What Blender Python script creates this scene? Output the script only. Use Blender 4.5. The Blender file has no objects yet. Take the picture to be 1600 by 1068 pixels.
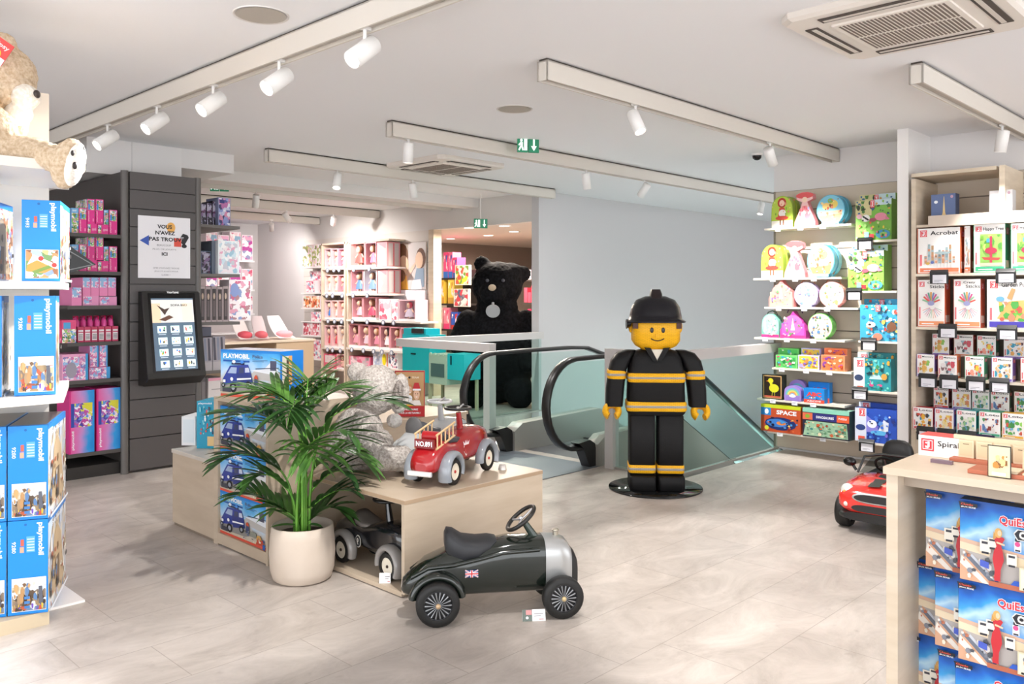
import bpy, bmesh, math, random
from mathutils import Vector, Matrix
PI = math.pi
random.seed(7)
SC = bpy.context.scene
COL = SC.collection

# ------------------------------------------------------------------ camera, world, exposure, main lights
EYE = 1.55
FPX = 1307.0
HZ = 461.5
YAW = math.radians(44.18)          # camera heading, measured from world +X
CA, SA = math.cos(YAW), math.sin(YAW)
cam_data = bpy.data.cameras.new('camera')
cam = bpy.data.objects.new('camera', cam_data)
COL.objects.link(cam)
cam.location = (0, 0, EYE)
cam.rotation_euler = (PI / 2, 0, YAW - PI / 2)
cam_data.sensor_width = 36
cam_data.lens = FPX / 1600 * 36
cam_data.shift_y = (HZ - 534) / 1600
cam_data.clip_start = 0.05
SC.camera = cam

SC.view_settings.view_transform = 'Standard'
SC.view_settings.look = 'None'
SC.view_settings.gamma = 1
SC.view_settings.exposure = 0.45
SC.view_settings.use_curve_mapping = False

world = bpy.data.worlds.new('shop_daylight')
SC.world = world
world.use_nodes = True
bg = world.node_tree.nodes['Background']
bg.inputs[0].default_value = (0.95, 0.975, 1.0, 1)
bg.inputs[1].default_value = 2.75

def area_light(name, loc, size, energy, color=(1, 0.95, 0.9), size_y=None, rot=(0, 0, 0)):
    l = bpy.data.lights.new(name, 'AREA'); l.energy = energy; l.color = color
    l.shape = 'RECTANGLE'; l.size = size; l.size_y = size_y or size
    o = bpy.data.objects.new(name, l); COL.objects.link(o); o.location = loc; o.rotation_euler = rot
    return o

# ------------------------------------------------------------------ pixel -> place helpers (frame 1600x1068)
def ground(px, py, z=0.0):
    d = (EYE - z) * FPX / (py - HZ); r = (px - 800) / FPX * d
    return (d * CA + r * SA, d * SA - r * CA)
def on_x(px, X, py=None):
    k = (px - 800) / FPX; d = X / (CA + k * SA)
    return d * (SA - k * CA), (EYE - (py - HZ) * d / FPX) if py is not None else None
def on_y(px, Y, py=None):
    k = (px - 800) / FPX; d = Y / (SA - k * CA)
    return d * (CA + k * SA), (EYE - (py - HZ) * d / FPX) if py is not None else None

# ------------------------------------------------------------------ materials
_mats = {}
def lin(h):
    h = h.lstrip('#'); c = []
    for i in (0, 2, 4):
        v = int(h[i:i + 2], 16) / 255
        c.append(v / 12.92 if v <= 0.04045 else ((v + 0.055) / 1.055) ** 2.4)
    return (c[0], c[1], c[2], 1)
def M(h, rough=0.5, metal=0.0, emit=0.0, spec=0.5, coat=0.0, bump=None):
    key = (h, rough, metal, emit, spec, coat, bump)
    if key in _mats: return _mats[key]
    m = bpy.data.materials.new('mat_' + h.strip('#')); m.use_nodes = True
    nt = m.node_tree; b = nt.nodes['Principled BSDF']
    b.inputs['Base Color'].default_value = lin(h)
    b.inputs['Roughness'].default_value = rough
    b.inputs['Metallic'].default_value = metal
    b.inputs['Specular IOR Level'].default_value = spec
    if coat: b.inputs['Coat Weight'].default_value = coat; b.inputs['Coat Roughness'].default_value = 0.08
    if emit:
        b.inputs['Emission Color'].default_value = lin(h); b.inputs['Emission Strength'].default_value = emit
    if bump:
        sc, st = bump
        tc = nt.nodes.new('ShaderNodeTexCoord'); n = nt.nodes.new('ShaderNodeTexNoise'); n.inputs['Scale'].default_value = sc
        n.inputs['Detail'].default_value = 4
        bp = nt.nodes.new('ShaderNodeBump'); bp.inputs['Strength'].default_value = st; bp.inputs['Distance'].default_value = 0.01
        nt.links.new(tc.outputs['Object'], n.inputs['Vector']); nt.links.new(n.outputs['Fac'], bp.inputs['Height'])
        nt.links.new(bp.outputs['Normal'], b.inputs['Normal'])
    _mats[key] = m
    return m
def busy(pal, scale=30, rough=0.35, sx=1.0, sz=1.0):
    """printed illustration: constant coloured cells of a palette"""
    key = ('busy', tuple(pal), scale, rough, sx, sz)
    if key in _mats: return _mats[key]
    m = bpy.data.materials.new('printed_picture'); m.use_nodes = True
    nt = m.node_tree; b = nt.nodes['Principled BSDF']; b.inputs['Roughness'].default_value = rough
    tc = nt.nodes.new('ShaderNodeTexCoord'); mp = nt.nodes.new('ShaderNodeMapping')
    mp.inputs['Scale'].default_value = (sx, 1, sz)
    ns = nt.nodes.new('ShaderNodeTexNoise'); ns.inputs['Scale'].default_value = scale * 0.8
    ad = nt.nodes.new('ShaderNodeMixRGB'); ad.blend_type = 'ADD'; ad.inputs[0].default_value = 0.06
    v = nt.nodes.new('ShaderNodeTexVoronoi'); v.inputs['Scale'].default_value = scale
    sp = nt.nodes.new('ShaderNodeSeparateColor')
    cr = nt.nodes.new('ShaderNodeValToRGB'); cr.color_ramp.interpolation = 'CONSTANT'
    els = cr.color_ramp.elements
    while len(els) < len(pal): els.new(0.5)
    for i, h in enumerate(pal):
        els[i].position = i / len(pal); els[i].color = lin(h)
    L = nt.links.new
    L(tc.outputs['Object'], mp.inputs['Vector']); L(mp.outputs['Vector'], ad.inputs[1]); L(mp.outputs['Vector'], ns.inputs['Vector'])
    L(ns.outputs['Color'], ad.inputs[2]); L(ad.outputs[0], v.inputs['Vector'])
    L(v.outputs['Color'], sp.inputs[0]); L(sp.outputs[0], cr.inputs[0]); L(cr.outputs[0], b.inputs['Base Color'])
    _mats[key] = m
    return m
def colour_blend(stops, axis='z', length=1.0, scale=0.0, rough=0.35, lo=0.0):
    """printed colour blend along one local axis from lo to lo+length"""
    key = ('blend', tuple(stops), axis, length, scale, rough, lo)
    if key in _mats: return _mats[key]
    m = bpy.data.materials.new('printed_blend'); m.use_nodes = True
    nt = m.node_tree; b = nt.nodes['Principled BSDF']; b.inputs['Roughness'].default_value = rough
    tc = nt.nodes.new('ShaderNodeTexCoord'); sp = nt.nodes.new('ShaderNodeSeparateXYZ')
    mr = nt.nodes.new('ShaderNodeMapRange'); mr.inputs[1].default_value = lo; mr.inputs[2].default_value = lo + length
    cr = nt.nodes.new('ShaderNodeValToRGB'); els = cr.color_ramp.elements
    while len(els) < len(stops): els.new(0.5)
    for i, (p, h) in enumerate(stops): els[i].position = p; els[i].color = lin(h)
    L = nt.links.new
    L(tc.outputs['Object'], sp.inputs[0]); L(sp.outputs['xyz'.index(axis)], mr.inputs[0])
    if scale:
        ns = nt.nodes.new('ShaderNodeTexNoise'); ns.inputs['Scale'].default_value = scale; ns.inputs['Detail'].default_value = 3
        ma = nt.nodes.new('ShaderNodeMath'); ma.operation = 'MULTIPLY_ADD'; ma.inputs[1].default_value = 0.7; ma.inputs[2].default_value = -0.35
        ma2 = nt.nodes.new('ShaderNodeMath'); ma2.operation = 'ADD'
        L(tc.outputs['Object'], ns.inputs['Vector']); L(ns.outputs['Fac'], ma.inputs[0]); L(ma.outputs[0], ma2.inputs[0]); L(mr.outputs[0], ma2.inputs[1])
        L(ma2.outputs[0], cr.inputs[0])
    else: L(mr.outputs[0], cr.inputs[0])
    L(cr.outputs[0], b.inputs['Base Color'])
    _mats[key] = m
    return m
def noisy(c1, c2, scale=4, rough=0.5, detail=5, stretch=(1, 1, 1), bump=0.0, lo=0.35, hi=0.65, spec=0.5):
    key = ('noisy', c1, c2, scale, rough, detail, stretch, bump, lo, hi)
    if key in _mats: return _mats[key]
    m = bpy.data.materials.new('surface'); m.use_nodes = True
    nt = m.node_tree; b = nt.nodes['Principled BSDF']; b.inputs['Roughness'].default_value = rough
    b.inputs['Specular IOR Level'].default_value = spec
    tc = nt.nodes.new('ShaderNodeTexCoord'); mp = nt.nodes.new('ShaderNodeMapping'); mp.inputs['Scale'].default_value = stretch
    ns = nt.nodes.new('ShaderNodeTexNoise'); ns.inputs['Scale'].default_value = scale; ns.inputs['Detail'].default_value = detail
    cr = nt.nodes.new('ShaderNodeValToRGB'); cr.color_ramp.elements[0].position = lo; cr.color_ramp.elements[1].position = hi
    cr.color_ramp.elements[0].color = lin(c1); cr.color_ramp.elements[1].color = lin(c2)
    L = nt.links.new
    L(tc.outputs['Object'], mp.inputs['Vector']); L(mp.outputs['Vector'], ns.inputs['Vector']); L(ns.outputs['Fac'], cr.inputs[0])
    L(cr.outputs[0], b.inputs['Base Color'])
    if bump:
        bp = nt.nodes.new('ShaderNodeBump'); bp.inputs['Strength'].default_value = bump; bp.inputs['Distance'].default_value = 0.01
        L(ns.outputs['Fac'], bp.inputs['Height']); L(bp.outputs['Normal'], b.inputs['Normal'])
    _mats[key] = m
    return m
def glass_mat(tint='#dff2ee', alpha_mix=0.86, rough=0.0):
    key = ('glass', tint, alpha_mix)
    if key in _mats: return _mats[key]
    m = bpy.data.materials.new('glass'); m.use_nodes = True; nt = m.node_tree
    for n in list(nt.nodes): nt.nodes.remove(n)
    o = nt.nodes.new('ShaderNodeOutputMaterial'); t = nt.nodes.new('ShaderNodeBsdfTransparent'); g = nt.nodes.new('ShaderNodeBsdfGlossy')
    t.inputs[0].default_value = lin(tint); g.inputs['Roughness'].default_value = 0.02; g.inputs[0].default_value = (0.9, 1, 0.97, 1)
    mx = nt.nodes.new('ShaderNodeMixShader'); f = nt.nodes.new('ShaderNodeLayerWeight'); f.inputs[0].default_value = 1 - alpha_mix
    L = nt.links.new; L(f.outputs['Fresnel'], mx.inputs[0]); L(t.outputs[0], mx.inputs[1]); L(g.outputs[0], mx.inputs[2]); L(mx.outputs[0], o.inputs[0])
    _mats[key] = m
    return m

# ------------------------------------------------------------------ mesh builder
class MB:
    def __init__(s): s.v = []; s.f = []; s.mi = []; s.sm = []; s.mats = []; s.cur = 0; s.T = None
    def mat(s, m):
        if isinstance(m, str): m = M(m)
        if m not in s.mats: s.mats.append(m)
        s.cur = s.mats.index(m); return s
    def at(s, T): s.T = T; return s
    def add(s, vs, fs, smooth=False):
        n = len(s.v); T = s.T
        for p in vs: s.v.append(tuple(T @ Vector(p)) if T is not None else tuple(p))
        for f in fs: s.f.append([i + n for i in f]); s.mi.append(s.cur); s.sm.append(smooth)
        return s
    def box(s, x0, y0, z0, x1, y1, z1, m=None):
        if m is not None: s.mat(m)
        if x0 > x1: x0, x1 = x1, x0
        if y0 > y1: y0, y1 = y1, y0
        if z0 > z1: z0, z1 = z1, z0
        vs = [(x0, y0, z0), (x1, y0, z0), (x1, y1, z0), (x0, y1, z0), (x0, y0, z1), (x1, y0, z1), (x1, y1, z1), (x0, y1, z1)]
        return s.add(vs, [(0, 3, 2, 1), (4, 5, 6, 7), (0, 1, 5, 4), (1, 2, 6, 5), (2, 3, 7, 6), (3, 0, 4, 7)])
    def quad(s, a, b, c, d): return s.add([a, b, c, d], [(0, 1, 2, 3)])
    def ring(s, pts_list, closed=True, caps=True, smooth=True):
        """loft through rings of equal point count"""
        n = len(pts_list[0]); vs = [p for r in pts_list for p in r]; fs = []
        for i in range(len(pts_list) - 1):
            for j in range(n if closed else n - 1):
                a = i * n + j; b = i * n + (j + 1) % n
                fs.append((a, b, b + n, a + n))
        s.add(vs, fs, smooth)
        if caps:
            s.add(pts_list[0], [tuple(range(n))[::-1]]); s.add(pts_list[-1], [tuple(range(n))])
        return s
    def cyl(s, p0, p1, r0, r1=None, n=16, caps=True, m=None, smooth=True):
        if m is not None: s.mat(m)
        if r1 is None: r1 = r0
        p0 = Vector(p0); p1 = Vector(p1); d = (p1 - p0).normalized()
        u = d.orthogonal().normalized(); w = d.cross(u)
        rs = [[tuple(p + (u * math.cos(t) + w * math.sin(t)) * max(r, 1e-5)) for t in [2 * PI * k / n for k in range(n)]] for p, r in ((p0, r0), (p1, r1))]
        return s.ring(rs, caps=caps, smooth=smooth)
    def tube(s, pts, r, n=8, m=None, caps=True, closed=False):
        if m is not None: s.mat(m)
        P = [Vector(p) for p in pts]; N = len(P)
        rr = r if isinstance(r, (list, tuple)) else [r] * N
        rings = []; up = None
        for i in range(N):
            a = P[i - 1] if (i > 0 or closed) else P[i]; b = P[(i + 1) % N] if (i < N - 1 or closed) else P[i]
            d = (b - a).normalized()
            if up is None: up = d.orthogonal().normalized()
            up = (up - d * up.dot(d)).normalized(); w = d.cross(up)
            rings.append([tuple(P[i] + (up * math.cos(t) + w * math.sin(t)) * rr[i]) for t in [2 * PI * k / n for k in range(n)]])
        if closed: rings.append(rings[0]); caps = False
        return s.ring(rings, caps=caps)
    def torus(s, c, nrm, R, r, n=28, k=10, m=None, a0=0, a1=2 * PI, sx=1, upv=None):
        if m is not None: s.mat(m)
        nrm = Vector(nrm).normalized(); u = Vector(upv).normalized() if upv is not None else nrm.orthogonal().normalized(); w = nrm.cross(u); c = Vector(c)
        full = abs(a1 - a0 - 2 * PI) < 1e-4
        ts = [a0 + (a1 - a0) * i / n for i in range(n + (0 if full else 1))]
        rings = []
        for t in ts:
            e = u * math.cos(t) + w * math.sin(t)
            rings.append([tuple(c + e * (R + r * math.cos(q)) + nrm * r * sx * math.sin(q)) for q in [2 * PI * j / k for j in range(k)]])
        if full: rings.append(rings[0])
        return s.ring(rings, caps=not full)
    def lathe(s, prof, n=24, c=(0, 0, 0), m=None, smooth=True, sx=1, sy=1, a0=0, a1=2 * PI):
        if m is not None: s.mat(m)
        full = abs(a1 - a0 - 2 * PI) < 1e-4
        N = n if full else n + 1
        rings = [[(c[0] + max(r, 1e-5) * sx * math.cos(a0 + (a1 - a0) * k / n), c[1] + max(r, 1e-5) * sy * math.sin(a0 + (a1 - a0) * k / n), c[2] + z) for k in range(N)] for r, z in prof]
        return s.ring(rings, closed=full, caps=False, smooth=smooth)
    def ell(s, c, r, nu=16, nv=10, m=None, R=None, p=1.0):
        if m is not None: s.mat(m)
        if not isinstance(r, (list, tuple)): r = (r, r, r)
        rings = []
        for i in range(nv + 1):
            t = -PI / 2 + PI * i / nv; ct, st = math.cos(t), math.sin(t)
            ct = max(ct, 1e-4) ** p; st = math.copysign(abs(st) ** p, st)
            ring = []
            for j in range(nu):
                q = 2 * PI * j / nu; cq, sq = math.cos(q), math.sin(q)
                cq = math.copysign(abs(cq) ** p, cq); sq = math.copysign(abs(sq) ** p, sq)
                v = Vector((r[0] * ct * cq, r[1] * ct * sq, r[2] * st))
                if R is not None: v = R @ v
                ring.append(tuple(v + Vector(c)))
            rings.append(ring)
        return s.ring(rings, caps=False)
    def prism(s, pts, axis, a, b, m=None):
        """2D outline (counterclockwise) pushed along an axis; pts are the two other coordinates in order"""
        if m is not None: s.mat(m)
        def P(u, v, w): return {'x': (w, u, v), 'y': (u, w, v), 'z': (u, v, w)}[axis]
        n = len(pts); vs = [P(u, v, a) for u, v in pts] + [P(u, v, b) for u, v in pts]
        fs = [tuple(range(n))[::-1], tuple(range(n, 2 * n))] + [(i, (i + 1) % n, (i + 1) % n + n, i + n) for i in range(n)]
        return s.add(vs, fs)
    def build(s, name, parent=None, loc=None, rotz=None, fix=True):
        me = bpy.data.meshes.new(name)
        me.from_pydata(s.v, [], s.f); 
        for m in s.mats: me.materials.append(m)
        me.polygons.foreach_set('material_index', s.mi)
        me.polygons.foreach_set('use_smooth', s.sm)
        me.update()
        o = bpy.data.objects.new(name, me); COL.objects.link(o)
        if parent is not None: o.parent = parent
        if loc is not None: o.location = loc
        if rotz is not None: o.rotation_euler = (0, 0, rotz)
        return o
def weld(o, d=1e-4):
    bm = bmesh.new(); bm.from_mesh(o.data); bmesh.ops.remove_doubles(bm, verts=bm.verts, dist=d)
    bmesh.ops.recalc_face_normals(bm, faces=bm.faces); bm.to_mesh(o.data); bm.free(); return o
def bevel(o, w=0.004, n=2):
    b = o.modifiers.new('bevel', 'BEVEL'); b.width = w; b.segments = n; b.limit_method = 'ANGLE'; b.angle_limit = math.radians(40)
    return o
def thing(name, label, cat, loc=(0, 0, 0), rotz=0.0, group=None):
    o = bpy.data.objects.new(name, None); COL.objects.link(o); o.empty_display_size = 0.1
    o.location = loc; o.rotation_euler = (0, 0, rotz); o['label'] = label; o['category'] = cat
    if group: o['group'] = group
    return o
def tag(o, label, cat, group=None):
    o['label'] = label; o['category'] = cat
    if group: o['group'] = group
    return o
def clone(root, loc, rotz=None, label=None, group=None):
    r = root.copy(); COL.objects.link(r); r.location = loc
    if rotz is not None: r.rotation_euler = (0, 0, rotz)
    if label: r['label'] = label
    if group: r['group'] = group
    for ch in list(root.children):
        c = ch.copy(); COL.objects.link(c); c.parent = r
        for g in list(ch.children):
            d = g.copy(); COL.objects.link(d); d.parent = c
    return r
def struct(o): o['kind'] = 'structure'; return o

# ------------------------------------------------------------------ lettering and printed faces
_glyph = {}
def glyphs(txt, bold=0.0):
    k = (txt, bold)
    if k in _glyph: return _glyph[k]
    cu = bpy.data.curves.new('lettering', 'FONT'); cu.body = txt; cu.size = 1; cu.offset = bold; cu.resolution_u = 2
    ob = bpy.data.objects.new('lettering', cu); COL.objects.link(ob)
    dg = bpy.context.evaluated_depsgraph_get()
    me = bpy.data.meshes.new_from_object(ob.evaluated_get(dg))
    vs = [(v.co.x, v.co.y) for v in me.vertices]; fs = [tuple(p.vertices) for p in me.polygons]
    bpy.data.objects.remove(ob); bpy.data.meshes.remove(me); bpy.data.curves.remove(cu)
    if vs:
        x0 = min(v[0] for v in vs); x1 = max(v[0] for v in vs); y0 = min(v[1] for v in vs); y1 = max(v[1] for v in vs)
        w = max(x1 - x0, 1e-6); h = max(y1 - y0, 1e-6)
        vs = [((x - x0) / w, (y - y0) / h) for x, y in vs]
    _glyph[k] = (vs, fs); return _glyph[k]
class Art:
    """draws flat printed shapes on a face: o origin (lower left), u and v face vectors (full size), n outward"""
    def __init__(s, mb, o, u, v, n, step=0.0003):
        s.mb = mb; s.o = Vector(o); s.u = Vector(u); s.v = Vector(v); s.n = Vector(n); s.k = 1; s.st = step
    def _p(s, x, y): return tuple(s.o + s.u * x + s.v * y + s.n * (s.st * s.k))
    def poly(s, pts, m):
        s.mb.mat(m); s.k += 1
        s.mb.add([s._p(x, y) for x, y in pts], [tuple(range(len(pts)))]); return s
    def rect(s, x0, y0, x1, y1, m): return s.poly([(x0, y0), (x1, y0), (x1, y1), (x0, y1)], m)
    def ell(s, cx, cy, rx, ry, m, n=14, a0=0, a1=2 * PI):
        return s.poly([(cx + rx * math.cos(a0 + (a1 - a0) * i / n), cy + ry * math.sin(a0 + (a1 - a0) * i / n)) for i in range(n + (a1 - a0 < 6.28))], m)
    def disc(s, cx, cy, r, m, n=14):
        return s.ell(cx, cy, r / s.u.length, r / s.v.length, m, n)
    def text(s, t, x0, y0, x1, y1, m, bold=0.02, rot=0):
        vs, fs = glyphs(t, bold); s.mb.mat(m); s.k += 1
        if rot == 90: q = [(x1 - (x1 - x0) * b, y0 + (y1 - y0) * a) for a, b in vs]
        elif rot == -90: q = [(x0 + (x1 - x0) * b, y1 - (y1 - y0) * a) for a, b in vs]
        else: q = [(x0 + (x1 - x0) * a, y0 + (y1 - y0) * b) for a, b in vs]
        s.mb.add([s._p(a, b) for a, b in q], fs); return s
    def line(s, x0, y0, x1, y1, w, m):
        L = s.u.length; H = s.v.length
        dx = (x1 - x0) * L; dy = (y1 - y0) * H; q = math.hypot(dx, dy) or 1; nx = -dy / q * w / 2 / L; ny = dx / q * w / 2 / H
        return s.poly([(x0 + nx, y0 + ny), (x0 - nx, y0 - ny), (x1 - nx, y1 - ny), (x1 + nx, y1 + ny)], m)
    def blobs(s, n, x0, y0, x1, y1, pal, rmin, rmax, rnd):
        for _ in range(n):
            x = rnd.uniform(x0, x1); y = rnd.uniform(y0, y1); r = rnd.uniform(rmin, rmax); q = rnd.uniform(.5, 1.6)
            k = rnd.choice((4, 5, 7)); a = rnd.uniform(0, 6)
            s.poly([(min(max(x + r * math.cos(a + 2 * PI * i / k), x0), x1), min(max(y + q * r * math.sin(a + 2 * PI * i / k), y0), y1)) for i in range(k)], rnd.choice(pal))
        return s
def carton(w, d, h, base, front=None, left=None, right=None, top=None):
    """box of printed card, base centre at origin, front towards -Y"""
    mb = MB(); mb.box(-w / 2, -d / 2, 0, w / 2, d / 2, h, base if not isinstance(base, str) else M(base, 0.4))
    if front: front(Art(mb, (-w / 2, -d / 2, 0), (w, 0, 0), (0, 0, h), (0, -1, 0)))
    if right: right(Art(mb, (w / 2, -d / 2, 0), (0, d, 0), (0, 0, h), (1, 0, 0)))
    if left: left(Art(mb, (-w / 2, d / 2, 0), (0, -d, 0), (0, 0, h), (-1, 0, 0)))
    if top: top(Art(mb, (-w / 2, -d / 2, h), (w, 0, 0), (0, d, 0), (0, 0, 1)))
    return mb
FX = -PI / 2      # rotation that turns a front from -Y to -X
def item_x(X, px0, px1, pyt, z0, depth, mk, name, label, cat, group=None, z1=None, turn=0.0):
    """stand a maker's box on a shelf that faces -X; its left/right edges and its height read from the frame"""
    ya, _ = on_x(px0, X); yb, _ = on_x(px1, X)
    if z1 is None: z1 = on_x((px0 + px1) / 2, X, pyt)[1]
    w = ya - yb; mb = mk(w, depth, z1 - z0)
    if isinstance(mb, MB): o = mb.build(name)
    else: o = mb
    o.location = (X + depth / 2, (ya + yb) / 2, z0 + 0.0006); o.rotation_euler = (0, 0, FX + turn)
    return tag(o, label, cat, group)
def item_y(Y, px0, px1, pyt, z0, depth, mk, name, label, cat, group=None, z1=None, turn=0.0):
    xa, _ = on_y(px0, Y); xb, _ = on_y(px1, Y)
    if z1 is None: z1 = on_y((px0 + px1) / 2, Y, pyt)[1]
    mb = mk(xb - xa, depth, z1 - z0); o = mb.build(name) if isinstance(mb, MB) else mb
    o.location = ((xa + xb) / 2, Y + depth / 2, z0 + 0.0006); o.rotation_euler = (0, 0, turn)
    return tag(o, label, cat, group)

WHITE = M('#f4f1ee', 0.5); BLACK = M('#141414', 0.45); RED = M('#cf2b2e', 0.4); INK = M('#222226', 0.5)
CARD = M('#f7f5f2', 0.45)
WOOD = noisy('#d0bba2', '#dac7b0', 3, 0.45, 4, (1, 1, 8))
WOOD_E = noisy('#b79f86', '#c5ae94', 12, 0.5, 4, (1, 1, 1))
# ================================================================== the setting
CEIL = 2.967
WX = 7.98            # right wall plane (faces -X)
DX = 8.45            # doll wall plane
# floor: limestone flags, with the escalator well left open
def floor_mat():
    m = bpy.data.materials.new('limestone_floor'); m.use_nodes = True; nt = m.node_tree; b = nt.nodes['Principled BSDF']
    b.inputs['Roughness'].default_value = 0.38; b.inputs['Specular IOR Level'].default_value = 0.35
    tc = nt.nodes.new('ShaderNodeTexCoord'); mp = nt.nodes.new('ShaderNodeMapping'); mp.inputs['Location'].default_value = (0.06, 0.28, 0)
    br = nt.nodes.new('ShaderNodeTexBrick'); br.inputs['Scale'].default_value = 1.0; br.inputs['Mortar Size'].default_value = 0.0022
    br.inputs['Brick Width'].default_value = 0.8; br.inputs['Row Height'].default_value = 0.4; br.inputs['Bias'].default_value = 0
    br.inputs['Color1'].default_value = (0.0, 0.0, 0.0, 1); br.inputs['Color2'].default_value = (1, 1, 1, 1); br.inputs['Mortar'].default_value = (0.5, 0.5, 0.5, 1)
    br.offset = 0.37
    tint = nt.nodes.new('ShaderNodeValToRGB'); e = tint.color_ramp.elements
    e[0].color = lin('#b3aaa4'); e[1].color = lin('#c8bdb4'); x = e.new(0.5); x.color = lin('#bcb0a6')
    n1 = nt.nodes.new('ShaderNodeTexNoise'); n1.inputs['Scale'].default_value = 2.0; n1.inputs['Detail'].default_value = 10; n1.inputs['Roughness'].default_value = 0.7; n1.inputs['Distortion'].default_value = 0.8
    mp2 = nt.nodes.new('ShaderNodeMapping'); mp2.inputs['Scale'].default_value = (1, 1.7, 1)
    r1 = nt.nodes.new('ShaderNodeValToRGB'); r1.color_ramp.elements[0].position = 0.3; r1.color_ramp.elements[1].position = 0.7
    r1.color_ramp.elements[0].color = lin('#968d85'); r1.color_ramp.elements[1].color = lin('#d2c9c1')
    mx = nt.nodes.new('ShaderNodeMixRGB'); mx.inputs[0].default_value = 0.68
    n2 = nt.nodes.new('ShaderNodeTexNoise'); n2.inputs['Scale'].default_value = 14; n2.inputs['Detail'].default_value = 6
    r2 = nt.nodes.new('ShaderNodeValToRGB'); r2.color_ramp.elements[0].position = 0.22; r2.color_ramp.elements[1].position = 0.38
    r2.color_ramp.elements[0].color = lin('#a3958a'); r2.color_ramp.elements[1].color = (1, 1, 1, 1)
    mm = nt.nodes.new('ShaderNodeMixRGB'); mm.blend_type = 'MULTIPLY'; mm.inputs[0].default_value = 0.3
    mj = nt.nodes.new('ShaderNodeMixRGB'); mj.inputs[2].default_value = lin('#82776d')
    L = nt.links.new
    L(tc.outputs['Object'], mp.inputs[0]); L(mp.outputs[0], br.inputs[0]); L(tc.outputs['Object'], mp2.inputs[0]); L(mp2.outputs[0], n1.inputs[0]); L(tc.outputs['Object'], n2.inputs[0])
    L(br.outputs['Color'], tint.inputs[0]); L(tint.outputs[0], mx.inputs[1]); L(n1.outputs['Fac'], r1.inputs[0]); L(r1.outputs[0], mx.inputs[2])
    L(mx.outputs[0], mm.inputs[1]); L(n2.outputs['Fac'], r2.inputs[0]); L(r2.outputs[0], mm.inputs[2])
    ma = nt.nodes.new('ShaderNodeMath'); ma.operation = 'MULTIPLY'; ma.inputs[1].default_value = 0.55
    L(br.outputs['Fac'], ma.inputs[0]); L(ma.outputs[0], mj.inputs[0]); L(mm.outputs[0], mj.inputs[1]); L(mj.outputs[0], b.inputs['Base Color'])
    return m
FL = floor_mat()
VX0, VX1, VY0, VY1 = 6.14, 22.0, 3.95, 7.62      # the well: x range, y range
fb = MB(); fb.mat(FL)
for x0, y0, x1, y1 in ((-4, -4, VX0, 16.2), (VX0, -4, 22.0, VY0 - 0.05), (VX0, VY1 + 0.13, 22.0, 16.2)):
    fb.box(x0, y0, -0.3, x1, y1, 0)
struct(fb.build('floor'))
CEILM = M('#ecebed', 0.8); WALLM = M('#e2dedd', 0.7)
cb = MB(); cb.box(-4, -4, CEIL, DX, 16.2, CEIL + 0.1, CEILM); cb.box(DX, -4, CEIL, 22.0, 7.62, CEIL + 0.1, CEILM)
struct(cb.build('ceiling'))
# right-hand wall, with the white pilaster between the shelf bays
wb = MB(); wb.box(WX + 0.002, -4, -0.0, WX + 0.15, 4.03, CEIL, WALLM); wb.box(7.42, 2.53, 0, WX, 2.62, CEIL, M('#efecea', 0.6))
struct(wb.build('wall_right'))
# long wall beside the escalator (faces -Y), goes down into the well
wb = MB(); wb.box(8.36, 7.62, -4.2, 22.0, 7.75, CEIL, M('#c8c5c6', 0.75)); struct(wb.build('wall_escalator'))
wb = MB(); wb.box(22.0, -4, -4.2, 22.1, 16.2, CEIL, M('#c9c5c3', 0.75)); struct(wb.build('wall_far_right'))
# well sides below floor level and the floor of the storey below
wb = MB(); wb.box(VX0, VY0 - 0.05, -4.2, 22.0, VY0, -0.3, M('#b9bab8', 0.7)); wb.box(VX0 - 0.05, VY0, -4.2, VX0, VY1, -0.3, M('#b9bab8', 0.7)); struct(wb.build('wall_well'))
wb = MB(); wb.box(VX0, VY0, -4.3, 22.0, VY1, -4.2, M('#cfd0cd', 0.4)); struct(wb.build('floor_below'))
# doll wall (faces -X) and dropped soffit, wall at the far end
SLAT = M('#d9d0c9', 0.6)
wb = MB(); wb.box(DX, 9.98, 0, DX + 0.12, 13.6, 2.57, SLAT)
wb.mat(M('#b9aea6', 0.8))
for k in range(14): wb.box(DX - 0.003, 9.99, 0.25 + k * 0.165, DX, 13.6, 0.256 + k * 0.165)
wb.box(DX, 13.6, 0, DX + 0.12, 15.3, CEIL, M('#d8d2d1', 0.7)); struct(wb.build('wall_dolls'))
wb = MB(); wb.box(DX, 7.75, 2.57, DX + 0.12, 13.6, CEIL, M('#dcd7d4', 0.7)); struct(wb.build('trim_1'))
wb = MB(); wb.box(-4, 15.3, 0, 22.0, 15.45, CEIL, M('#d9d3d2', 0.7)); struct(wb.build('wall_back'))
wb = MB(); wb.box(-4, 7.4, 0, -3.9, 15.3, CEIL, M('#d9d3d2', 0.7)); struct(wb.build('wall_left'))
# back room: lower ceiling with downlights, brown walls
wb = MB(); wb.box(DX + 0.12, 7.75, 2.57, 22.0, 15.3, 2.67, M('#d9cdc3', 0.7)); struct(wb.build('ceiling_back_room'))
BROWN = M('#8a7a70', 0.6)
wb = MB(); wb.box(13.4, 7.75, 0, 13.5, 15.3, 2.57, BROWN); wb.box(DX + .12, 12.2, 0, 13.4, 12.3, 2.57, M('#93857b', 0.6)); wb.box(13.2, 8.3, 0, 13.4, 9.0, 2.57, M('#3f3531', 0.6)); struct(wb.build('wall_back_room'))
# wooden door frame of the back room
wb = MB(); wb.box(DX - 0.04, 9.86, 0, DX + 0.12, 9.98, 2.57, WOOD); struct(wb.build('door_1'))
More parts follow.
